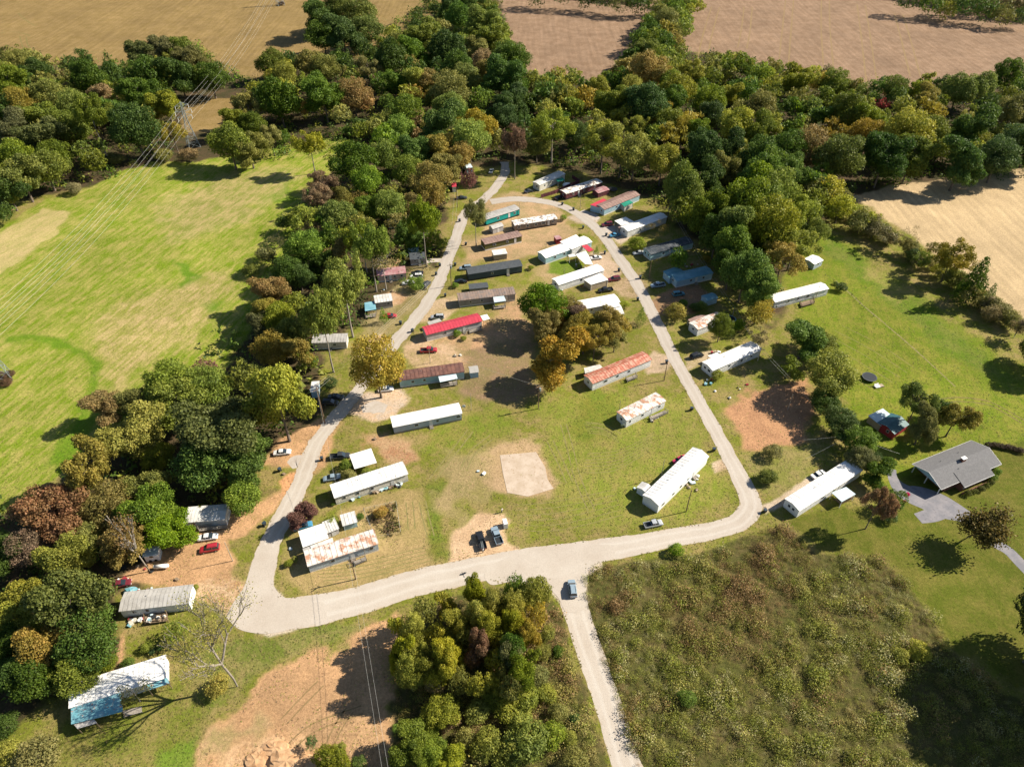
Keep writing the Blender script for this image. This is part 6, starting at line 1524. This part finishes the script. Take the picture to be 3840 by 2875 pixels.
string('a', 'c', 'service wire running down the left-hand street', (0.0,), 1.2)
string('l', 'x', 'service wire along the right-hand wood edge', (-0.5, 0.5), 1.0)
string('x', 'u', 'service wire above the rust-streaked home yard', (0.0, 0.6), 0.8)
string('u', 'w', 'service wire along the row of dark trees', (-0.5, 0.5), 1.0)
string('e', 'q', 'service wire across the clump shade', (0.0,), 0.8)
for k, (t_, x_, y_, z_) in {'w1': ('L', 380, 548, 3.0), 'w2': ('L', 1180, 665, 3.0), 'w3': ('L', 400, 705, 1.0)}.items():
    wire(top('w'), P(t_, x_, y_, z_), 0.3, 'wire spreading out from the crossarm pole among dark trees', group='wires from the crossarm pole')

def pylon(base, h, label, s=1.0):
    root = thing('lattice_pylon', label, 'pylon', base, R(35))
    def half(z): return (2.7 * (1 - z / (h * 0.62)) + 0.7 * z / (h * 0.62)) if z < h * 0.62 else 0.7 - 0.42 * (z - h * 0.62) / (h * 0.38)
    zs = [0, h * .14, h * .27, h * .39, h * .50, h * .62, h * .71, h * .80, h * .89, h]
    for sx, sy in ((1, 1), (1, -1), (-1, -1), (-1, 1)):
        m = MB()
        for a, b in zip(zs[:-1], zs[1:]): m.tube((sx * half(a), sy * half(a), a), (sx * half(b), sy * half(b), b), 0.12, n=4)
        m.build('leg', M['steel'], root)
    m = MB()
    cs = [(1, 1), (1, -1), (-1, -1), (-1, 1)]
    for a, b in zip(zs[:-1], zs[1:]):
        for i in range(4):
            p, q = cs[i], cs[(i + 1) % 4]
            m.tube((p[0] * half(a), p[1] * half(a), a), (q[0] * half(b), q[1] * half(b), b), 0.055, n=3)
            m.tube((q[0] * half(a), q[1] * half(a), a), (p[0] * half(b), p[1] * half(b), b), 0.055, n=3)
            m.tube((p[0] * half(b), p[1] * half(b), b), (q[0] * half(b), q[1] * half(b), b), 0.05, n=3)
    m.build('bracing', M['steel'], root)
    ends = []
    for z, L in ((h * .68, 3.3), (h * .80, 3.8), (h * .92, 3.0)):
        for sx in (-1, 1):
            m = MB()
            for sy in (-1, 1):
                m.tube((sx * half(z), sy * half(z), z), (sx * L, 0, z + 0.2), 0.07, n=4); m.tube((sx * half(z), sy * half(z), z + 1.4), (sx * L, 0, z + 0.25), 0.05, n=4)
            m.build('crossarm', M['steel'], root)
            MB().tube((sx * L, 0, z + 0.15), (sx * L, 0, z - 1.6), 0.12, n=6).build('insulator', M['white'], root)
            a = R(35); ends.append(Vector((base.x + sx * L * math.cos(a), base.y + sx * L * math.sin(a), z - 1.6)))
    return ends
b1 = P('A', 1605, 1215); h1 = height_at(b1, 'A', 1605, 845)
e1 = pylon(b1, h1, 'steel lattice pylon standing at the wood edge above the meadow')
b2 = P('E', 15, 1590); e2 = pylon(b2, h1, 'steel lattice pylon with weedy foot at the meadow edge')
b3 = P('B', 225, 45); e3 = pylon(b3, h1, 'steel lattice pylon in the tan crop field')
for a, b in zip(e1, e2): wire(a, b, 4.0, 'high-voltage wire sagging over the meadow', r=0.028, group='power lines over the meadow', name='power_line', n=24)
for a, b in zip(e1, e3): wire(a, b, 5.0, 'high-voltage wire sagging over the tan crop field', r=0.028, group='power lines over the crop field', name='power_line', n=24)
for (t_, x_, y_, w_) in (('E',20,1590,120),('E',90,1560,90),('E',60,1640,110),('B',235,45,60)):
    b = P(t_, x_, y_); wm = w_ / 2.208 / px_scale(t_, x_, y_)
    lab = 'brown bushy weeds at the foot of a pylon'
    root = thing('shrub', lab, 'shrub', b, random.random() * 6, group=lab); root.scale = (wm, wm, wm * 0.5)
    c = link('crown', PROTO['shrub'][0][0], root); c.color = (0.10, 0.065, 0.035, 1); link('trunk', PROTO['shrub'][0][1], root)

# ================================================================== SMALL THINGS
BIN_B = MB().add([(-.24,-.26,.12),(.24,-.26,.12),(.24,.26,.12),(-.24,.26,.12),(-.31,-.36,1.0),(.31,-.36,1.0),(.31,.36,1.0),(-.31,.36,1.0)], [(0,3,2,1),(4,5,6,7),(0,1,5,4),(1,2,6,5),(2,3,7,6),(3,0,4,7)]).mesh('bin_body', M['dark'])
M['binblue'] = surf('bin_plastic', (0.03, 0.05, 0.07), rough=0.5, coord='obj')
BIN_L = MB().box(-.34, -.42, 1.0, .34, .38, 1.07).mesh('lid', M['binblue'])
BIN_W = MB().tube((-.34, .3, .14), (-.27, .3, .14), .14, n=8).mesh('wheel', M['rubber'])
def bin_(t, x, y, label, grp):
    b = P(t, x, y); root = thing('wheeled_bin', label, 'bin', b, random.uniform(0, 6.28), grp)
    root.scale = (1.15,) * 3
    link('bin_body', BIN_B, root); link('lid', BIN_L, root)
    link('wheel', BIN_W, root); w = link('wheel', BIN_W, root); w.location = (0.61, 0, 0)
for t, x, y in (('J',570,718),('J',222,808),('J',95,1258),('F',1318,1202),('F',1220,1138),('F',1515,732),('F',1545,660),('F',1672,655),('F',1760,485),('F',1708,290),('F',1590,910)):
    bin_(t, x, y, 'dark wheeled rubbish bin at the edge of the left-hand street', 'bins on the left-hand street')
for t, x, y in (('G',460,152),('G',552,195),('G',632,347),('G',824,408),('G',812,557),('G',928,700),('G',1105,760),('G',1083,942),('G',1322,1462),('K',1528,305),('K',1713,642),('K',2135,1148)):
    bin_(t, x, y, 'dark wheeled rubbish bin at the edge of the right-hand street', 'bins on the right-hand street')

# maroon fence round the cream trailer: posts and boards one by one
def fence(label, pts, t, h, mat, gap=0.16, board=0.9, name='board_fence'):
    q = [P(t, *p) for p in pts]
    root = thing(name, label, 'fence', q[0])
    bm_ = {}
    for a, b in zip(q[:-1], q[1:]):
        L = (b - a).length; ang = math.atan2(b.y - a.y, b.x - a.x); n = max(1, int(L / (board + gap)))
        w = L / n - gap
        key = round(w, 2)
        if key not in bm_: bm_[key] = MB().box(0, -.03, .05, w, .03, h).mesh('fence_panel', M[mat])
        pm_ = MB().box(-.07, -.07, 0, .07, .07, h + .15).mesh('post', M[mat])
        for i in range(n):
            p = a.lerp(b, i / n) - q[0]
            o = link('fence_panel', bm_[key], root); o.location = (p.x + math.cos(ang) * gap / 2, p.y + math.sin(ang) * gap / 2, random.uniform(-.04, .06)); o.rotation_euler = (0, 0, ang)
            o = link('post', pm_, root); o.location = (p.x, p.y, 0); o.rotation_euler = (0, 0, ang)
fence('maroon board fence around the yard of the cream trailer', [(285,1640),(400,1605),(600,1515),(540,1475)], 'C', 1.7, 'w_maroon', gap=0.2, board=1.6)
def rail_fence(label, pts, t, h, name='wire_fence', mat='greywood'):
    q = [P(t, *p) for p in pts]; root = thing(name, label, 'fence', q[0])
    for a, b in zip(q[:-1], q[1:]):
        n = max(1, int((b - a).length / 2.5))
        for i in range(n + 1):
            p = a.lerp(b, i / n) - q[0]; MB().box(p.x - .05, p.y - .05, 0, p.x + .05, p.y + .05, h).build('post', M[mat], root)
        for z in (h * .5, h * .92):
            a_ = a - q[0]; b_ = b - q[0]; MB().tube((a_.x, a_.y, z), (b_.x, b_.y, z), 0.02, n=3).build('wire_strand', M['wire'], root)
rail_fence('thin post and wire fence around the overgrown garden plot', [(915,1135),(1185,1075),(1222,1330),(1010,1370),(915,1135)], 'J', 1.1)
rail_fence('low wire fence line across the open green lawn', [(560,740),(630,785),(780,900),(880,1010),(960,1075)], 'H', 0.9)
cover('garden_weeds', 'dry tangled growth inside the fenced garden plot', 'weeds', [[(765,1000+ 0),(765,1000)]][:0] or [[tuple(np.array(npx('J', *p)) / 1.73599) for p in ((925,1140),(1180,1085),(1215,1325),(1015,1360))]], 3.0, 0.55, 0.7, 18, 0.16, [(0.14,0.12,0.04),(0.17,0.12,0.06),(0.10,0.11,0.03)], 51, patch=0.3)
# flowers
for t, x, y, w, c, lab in (('L',1242,1008,40,(0.42,.01,.06),'crimson azalea bed beside the ranch drive'),('L',1216,1065,30,(0.42,.01,.06),'crimson azalea bed beside the ranch drive'),('J',1010,1155,40,(.5,.32,.01),'yellow flowering bush in the fenced garden')):
    b = P(t, x, y); wm = w / 2.208 / px_scale(t, x, y); root = thing('flowering_bush', lab, 'shrub', b, 0.3, lab); root.scale = (wm, wm, wm * .6)
    cr = link('crown', PROTO['shrub'][1][0], root); cr.color = (*c, 1); link('trunk', PROTO['shrub'][1][1], root)
for i, (x, y, w) in enumerate(((1735,1005,62),(1775,992,44),(1802,985,42),(1842,968,58),(1887,948,60),(1930,920,52))):
    b = P('L', x, y); wm = w / 2.208 / px_scale('L', x, y); lab = 'clipped olive ball shrub in the ranch house bed'
    root = thing('ball_shrub', lab, 'shrub', b, i * 1.3, lab); root.scale = (wm, wm, wm * .95)
    cr = link('crown', PROTO['shrub'][i % 4][0], root); cr.color = (.10, .115, .02, 1); link('trunk', PROTO['shrub'][i % 4][1], root)
lab = 'dark brown clipped hedge behind the ranch house'
hd = [P('L', *p) for p in ((1890,598),(2000,612),(2110,635),(2200,665))]
root = thing('clipped_hedge', lab, 'hedge', hd[0])
for i, (a, b) in enumerate(zip(hd[:-1], hd[1:])):
    for k in range(3):
        p = a.lerp(b, (k + .5) / 3) - hd[0]; o = link('foliage', PROTO['shrub'][k][0], root); o.location = (p.x, p.y, 0); o.scale = (2.4, 1.8, 1.5); o.color = (.06, .045, .025, 1)

# trampolines
def tramp(t, x, y, r, label, blue=False):
    b = P(t, x, y); root = thing('trampoline', label, 'trampoline', b)
    MB().tube((0, 0, .86), (0, 0, .88), r * .88, n=28).build('mat', M['dark'], root)
    m = MB(); n = 28
    for i in range(n):
        a0, a1 = 2 * math.pi * i / n, 2 * math.pi * (i + 1) / n
        m.add([(r*.88*math.cos(a0), r*.88*math.sin(a0), .9), (r*math.cos(a0), r*math.sin(a0), .9), (r*math.cos(a1), r*math.sin(a1), .9), (r*.88*math.cos(a1), r*.88*math.sin(a1), .9),
               (r*.88*math.cos(a0), r*.88*math.sin(a0), .84), (r*math.cos(a0), r*math.sin(a0), .84), (r*math.cos(a1), r*math.sin(a1), .84), (r*.88*math.cos(a1), r*.88*math.sin(a1), .84)], [(0,1,2,3),(7,6,5,4),(1,5,6,2),(0,3,7,4)])
    m.build('padding', M['r_teal' if blue else 'r_slate'], root)
    for i in range(4):
        a = i * math.pi / 2 + .4; MB().tube((r*.95*math.cos(a), r*.95*math.sin(a), 0), (r*.95*math.cos(a), r*.95*math.sin(a), .84), .04, n=5).build('leg', M['steel'], root)
tramp('L', 922, 45, 2.2, 'round trampoline on the open lawn')
tramp('G', 1842, 1110, 2.2, 'turquoise trampoline in the shaded yard', True)
tramp('C', 878, 1580, 2.0, 'trampoline frame behind the pink-roofed shelter')

def boxes(name, label, cat, t, x, y, specs, rz=0.0, group=None):
    """a small thing of several distinct boxes: (part, mat, x0, y0, z0, x1, y1, z1)"""
    root = thing(name, label, cat, P(t, x, y), rz, group)
    for nm, mt, *b in specs: MB().box(*b).build(nm, M[mt], root)
    return root
boxes('old_sofa', 'discarded white and brown sofa on the open lawn', 'sofa', 'L', 1005, 112, [('seat','white',-1.4,-.5,.1,.2,.6,.5),('backrest','white',-1.4,.6,.1,.2,.8,.9),('cushion','w_tan',.25,-.5,.1,1.5,.7,.45)], .3)
boxes('storage_cabinet', 'white upright cabinet on the grass beside the silver-blue pickup', 'cabinet', 'J', 2085, 1262, [('cabinet','white',-.5,-.9,0.1,.5,.9,1.9),('base','dark',-.45,-.8,0,.45,.8,.1)], .25)
boxes('propane_tank', 'white storage tank on the dirt beneath trees', 'tank', 'I', 1342, 1612, [('cradle','concrete',-1.1,-.3,0,-.9,.3,.4),('cradle','concrete',.9,-.3,0,1.1,.3,.4)], .1)
tk = [o for o in bpy.data.objects if o.name.startswith('propane_tank')][0]
MB().tube((-1.5, 0, .85), (1.5, 0, .85), .5, n=14).ball((-1.5, 0, .85), .35, .5, .5).ball((1.5, 0, .85), .35, .5, .5).build('tank', M['white'], tk, smooth=True)
tr = home('small white camper with windows under the bare-limbed tree', 'I', (1215,1562), (1330,1545), 2.4, 2.4, 'arch', 0.25, 'r_ltblue', 'w_plain', 0, ((.5,1.0),), None, name='camper_trailer', cat='camper', vents=0)
for k in (.3, .7): link('wheel', vproto('sedan')[1], tr).location = (tr['hL'] * k, -.05, .34)
boxes('tarp_heap', 'heap under a turquoise tarp behind the grey-roofed home', 'tarp', 'M', 1085, 205, [('crate','wood',-.9,-.7,0,.9,.7,.5)], .3)
tp = [o for o in bpy.data.objects if o.name.startswith('tarp_heap')][0]
MB().ball((0, 0, .45), 1.5, 1.1, .75, 10, 6, .15).build('tarp', M['r_teal'], tp)
tpw = thing('dome_cover', 'white domed cover inside the maroon fence', 'cover', P('C', 500, 1540)); MB().ball((0, 0, .5), 2.2, 1.4, 1.0, 12, 6, .05).build('cover', M['white'], tpw, smooth=True)

# clutter: single small pieces of household junk
JUNK = ['white', 'w_red', 'dark', 'r_teal', 'w_tan', 'r_ltblue', 'w_cream', 'wood']
def junk(t, pts, txt, z=0.0, k=2):
    for i, (x, y) in enumerate(pts):
        b = P(t, x, y, z); s = random.uniform(.25, .55)
        mt = random.choice(JUNK)
        m = MB(); kind = random.choice(('storage_tub', 'junk_bag', 'bucket'))
        if kind == 'storage_tub': m.box(-s, -s * .7, 0, s, s * .7, s * .9).box(-s * 1.08, -s * .78, s * .9, s * 1.08, s * .78, s * 1.0)
        elif kind == 'junk_bag': m.ball((0, 0, s * .55), s, s * .9, s * .6, 8, 5, .2).tube((0, 0, s * 1.0), (0, 0, s * 1.3), .06, .12, 6)
        else: m.tube((0, 0, 0), (0, 0, s * 1.3), s * .55, s * .75, 10).tube((0, 0, s * 1.3), (0, 0, s * 1.36), s * .8, s * .8, 10)
        o = m.build(kind, M[mt]); o.location = b; o.rotation_euler = (0, 0, random.random() * 6)
        lab = {'storage_tub': 'lidded storage tub ', 'junk_bag': 'stuffed bag ', 'bucket': 'small bucket '}[kind] + txt
        tag(o, lab, {'storage_tub': 'tub', 'junk_bag': 'bag', 'bucket': 'bucket'}[kind], lab)
junk('M', [(1230+random.uniform(0,140), 395+random.uniform(0,55)) for i in range(16)], 'piled on the cluttered porch', .55)
junk('M', [(1070+random.uniform(0,120), 425+random.uniform(0,60)) for i in range(14)], 'beside the cluttered porch')
junk('M', [(960+random.uniform(0,110), 100+random.uniform(0,40)) for i in range(8)], 'around the old maroon car')
junk('M', [(1140,205),(1155,190),(1225,185),(1260,180),(1350,180)], 'behind the grey-roofed home')
junk('K', [(1470+random.uniform(0,110), 970-i*14+random.uniform(-10,10)) for i in range(11)], 'along the slanted white home')
junk('K', [(1085,955),(1060,955),(1100,940)], 'on the grass behind the slanted white home')
junk('K', [(1190+random.uniform(0,60),355+random.uniform(0,50)) for i in range(7)], 'at the deck of the rust-patched home')
junk('J', [(1000+i*22+random.uniform(-5,5), 985-i*7+random.uniform(0,8)) for i in range(11)], 'along the long cream home')
junk('J', [(820,1045),(880,1028),(1100,960),(1215,940)], 'at the foot of the long cream home')
junk('G', [(570+random.uniform(0,90),690-random.uniform(0,40)) for i in range(6)], 'on the lawn of the sprawling home')
junk('G', [(590,835),(620,825),(640,840),(455,860)], 'by the wide carport home')
junk('G', [(1690+random.uniform(0,70),1370+random.uniform(0,20)) for i in range(7)], 'behind the black estate car')
junk('G', [(1640+random.uniform(0,60),1590+random.uniform(0,60)) for i in range(5)], 'before the bright white home')
junk('K', [(1930,135),(1990,95),(1915,120),(1845,205),(1725,150)], 'near the red dirt lot')
junk('F', [(1660+random.uniform(0,60),1390+random.uniform(0,20)) for i in range(4)], 'on the dirt by the red pickup')
junk('F', [(1060,870),(1080,855),(1150,870)], 'in the yard of the brick-red roof')
junk('F', [(1570,1225),(1600,1205),(1860,1185),(1885,1170)], 'along the red-roofed home')
junk('J', [(1862,812),(1910,832)], 'dropped on the grass near the slab')
junk('J', [(600,1590),(310,1455)], 'beside the white carport')
junk('I', [(1030,1610),(1260,1640),(1200,1620),(1140,1600)], 'near the storage tank')
junk('G', [(1430+random.uniform(0,160), 660+random.uniform(-30,10)) for i in range(8)], 'behind the shaded blue-roofed home')
def dish(t, x, y, z, label):
    root = thing('satellite_dish', label, 'dish', P(t, x, y, 0)); 
    MB().tube((0, 0, 0), (0, 0, 1.3), .04, n=5).build('mast', M['steel'], root)
    d = MB().ball((0, -.1, 1.5), .55, .14, .55, 12, 6).build('reflector', M['steel'], root, smooth=True)
dish('J', 1210, 935, 0, 'round satellite dish at the long cream home')
dish('J', 1745, 300, 0, 'satellite dish at the end of the pale blue home')
dish('K', 955, 452, 0, 'satellite dish at the corner of the rust-patched home')
# tree stumps, boulders
def stump(t, x, y, label):
    o = MB().tube((0,0,0),(0,0,.45),.5,.4,9).tube((.3,0,.1),(.8,.2,0),.15,.06,5).tube((-.3,.1,.1),(-.8,-.2,0),.15,.06,5).build('tree_stump', M['wood']); o.location = P(t,x,y); tag(o, label, 'stump')
stump('J', 1005, 545, 'tree stump below the pale blue home')
stump('J', 252, 835, 'tree stump beside bins on the grass')
stump('M', 1465, 105, 'tree stump on the dirt above the grey-roofed home')
for t, x, y, s in (('N',180,1500,1.6),('N',60,1560,1.2),('N',280,1620,2.6),('N',430,1600,1.2),('N',500,1640,.9),('N',20,1600,1.4)):
    o = MB().ball((0,0,0), s*1.6, s*1.1, s*.42, 14, 9, .16).build('dirt_mound', M['dirtm'] if 'dirtm' in M else M.setdefault('dirtm', surf('orange_dirt', (.5,.32,.18), (.38,.22,.11), .8, rough=.95, bump=.5)), None); o.location = P(t,x,y); tag(o, 'lumpy mound of orange dirt on the bare bank', 'mound', 'dirt mounds on the bare bank')

# ladder in the black pickup
lb = P('J', 1895, 1420, 1.05); ld = thing('step_ladder', 'pale aluminium ladder lying in the black pickup bed', 'ladder', lb, R(100))
for y in (-.2, .2): MB().box(-1.1, y-.03, 0, 1.1, y+.03, .08).build('rail', M['steel'], ld)
for i in range(7): MB().box(-1.0+i*.33, -.17, .02, -.95+i*.33, .17, .06).build('rung', M['steel'], ld)

# ================================================================== PEOPLE AND A BIRD
def person(label, loc, rz, shirt, trousers, reach=0.3):
    J = {'pelvis': (0,0,.95), 'chest': (0,-.02,1.28), 'neck': (0,-.02,1.47), 'head': (0,-.04,1.62), 'crown': (0,-.03,1.76)}
    vs_ = [(0,0,.95),(0,0,1.15),(0,-.02,1.36),(0,-.02,1.50),(0,-.04,1.60),(0,-.035,1.70)]
    es = [(0,1),(1,2),(2,3),(3,4),(4,5)]; rad = [.15,.14,.16,.06,.09,.085]
    for s in (-1, 1):
        n = len(vs_); vs_ += [(s*.10,0,.88),(s*.12,-.03*s,.50),(s*.13,.04*s,.09),(s*.13,-.12+.04*s,.04)]; es += [(0,n),(n,n+1),(n+1,n+2),(n+2,n+3)]; rad += [.10,.07,.05,.045]
        n = len(vs_); vs_ += [(s*.19,-.02,1.40),(s*.25,-.03-reach*.3,1.13),(s*.24,-.05-reach,.95),(s*.235,-.08-reach,.88)]; es += [(2,n),(n,n+1),(n+1,n+2),(n+2,n+3)]; rad += [.075,.05,.04,.035]
        hn = len(vs_) - 1; bp = vs_[hn]
        for f in range(4):
            vs_.append((bp[0]+(f-1.5)*.022, bp[1]-.035, bp[2]-.07-.012*(f in (1,2)))); es.append((hn, len(vs_)-1)); rad.append(.010)
        vs_.append((bp[0]-s*.045, bp[1]-.03, bp[2]-.02)); es.append((hn, len(vs_)-1)); rad.append(.011)
    me = bpy.data.meshes.new('body_skeleton'); me.from_pydata(vs_, es, []); o = bpy.data.objects.new('tmp', me); COL.objects.link(o)
    sk = o.modifiers.new('skin', 'SKIN'); o.modifiers.new('sub', 'SUBSURF').levels = 1
    for i, v in enumerate(me.skin_vertices[0].data): v.radius = (rad[i], rad[i]); v.use_root = (i == 0)
    dg = bpy.context.evaluated_depsgraph_get(); m2 = bpy.data.meshes.new_from_object(o.evaluated_get(dg)); bpy.data.objects.remove(o)
    for c in ('skin_tone', shirt, trousers, 'dark'): m2.materials.append(M[c])
    for p in m2.polygons:
        c = p.center
        p.material_index = 2 if c.z < .98 and abs(c.x) < .2 and c.z > .11 else (3 if c.z <= .11 else (1 if c.z < 1.45 and (abs(c.x) < .22 or c.z > 1.18) else 0))
        p.use_smooth = True
    root = thing('person', label, 'person', loc, rz)
    link('body', m2, root)
    MB().ball((0,-.02,1.70), .10, .115, .09, 10, 6).build('hair', M['dark'], root, smooth=True)
M['skin_tone'] = surf('skin', (.45,.28,.2), rough=.6, coord='obj'); M['shirt_w'] = surf('white_shirt', (.7,.7,.7), rough=.9, coord='obj'); M['shirt_b'] = surf('blue_shirt', (.1,.2,.3), rough=.9, coord='obj'); M['jeans'] = surf('jeans', (.05,.07,.12), rough=.9, coord='obj')
person('person in pale top standing at the black pickup tailgate', P('J', 1902, 1482), R(190), 'shirt_w', 'jeans', .35)
person('person in white top carrying something across the grass', P('J', 2058, 1148), R(60), 'shirt_w', 'jeans', .2)
def bird():
    d = P('N', 1735, 60, 90.0)
    root = thing('flying_bird', 'dark bird gliding above the road', 'bird', d, R(115)); root.scale = (.55, .42, .5)
    MB().ball((0,0,0), .34, .1, .1, 8, 6).ball((.38,0,.03), .1, .07, .07, 8, 5).tube((.46,0,.03),(.54,0,.01),.03,.005,5).build('body', M['dark'], root, smooth=True)
    for s in (-1, 1):
        MB().slab([(.18,s*.06,.02),(.22,s*.4,.10),(.05,s*.85,.12),(-.06,s*.8,.12),(-.12,s*.35,.07),(-.16,s*.06,.02)][::s], .025).build('wing', M['dark'], root)
    MB().slab([(-.28,-.05,.0),(-.28,.05,.0),(-.62,.14,.0),(-.62,-.14,.0)][::-1], .02).build('tail', M['dark'], root)
bird()

# ================================================================== SINGLE TREES WITH SHOWN LIMBS
def limb_tree(label, base, h, w, seed, col, nleaf, ls, lean=(0, 0), mat='palebark', spread=0.75, lsp=0.03, levels=4, r0=0.03):
    me, tips = bare_tree_mesh('trunk', seed, mat, levels, r0, spread)
    co = np.array([v.co for v in me.vertices]); zmax = co[:, 2].max(); rm = np.abs(co[:, :2]).max()
    root = thing('spreading_tree', label, 'tree', base, 0.0)
    sx = w / (2 * rm); sz = h / zmax
    for v in me.vertices:
        z = v.co.z * sz; k = (z / h) ** 1.2
        v.co = (v.co.x * sx * (0.5 + 0.5 * min(1, z / h * 2)) + lean[0] * k, v.co.y * sx * (0.5 + 0.5 * min(1, z / h * 2)) + lean[1] * k, z)
    tp = []
    for p in tips:
        z = p.z * sz; k = (z / h) ** 1.2; tp.append((p.x * sx + lean[0] * k, p.y * sx + lean[1] * k, z))
    link('trunk', me, root)
    if nleaf:
        c = link('crown', crown_of_tips('crown', tp, nleaf, ls, lsp, seed), root); c.color = (*col, 1)
b = P('M', 1965, 985); limb_tree('big half-bare spreading tree with pale limbs at the gravel corner', b, height_at(b, 'M', 1965, 330) * .88, 20.0, 12, (.22, .22, .05), 5200, .13, (-1.0, .5), lsp=1.0, r0=.0165, spread=1.0)
b = P('L', 1725, 1368); limb_tree('leaning olive tree with curved trunk beside the asphalt drive', b, 11.5, 13.0, 4, (.12, .10, .025), 7500, .26, (4.5, -1.0), 'bark', lsp=1.0, r0=.024)
for sx_, sy_, h_, w_ in ((2045,1480,25,14),(2110,1440,24,14),(2100,1560,23,14),(2200,1510,22,15),(2190,1610,22,15)):
    g_ = P('V', sx_, sy_) + Vector((sun_dir.x, sun_dir.y, 0)).normalized() * (h_ * .6 / math.tan(SUN_EL))
    lab = 'dark green full-crowned tree shading the lawn and weedy lot from the roadside'
    root = thing('broadleaf_tree', lab, 'tree', g_, h_, lab); root.scale = (w_, w_, h_); c = link('crown', PROTO['round'][h_ % 5][0], root); c.color = (.05, .07, .016, 1); link('trunk', PROTO['round'][h_ % 5][1], root)
b = P('I', 1240, 1640); limb_tree('pale dead-limbed tree rising over the camper', b, height_at(b, 'I', 1060, 1100) * .85, 8.0, 9, (.14, .10, .035), 900, .2, (-2.5, 1.5), lsp=.6, levels=3)
b = P('H', 2120, 1250); limb_tree('bare-limbed hedgerow tree at the lawn corner', b, 9.0, 7.5, 21, (.09, .07, .03), 500, .15, (1.0, 0), lsp=.5)
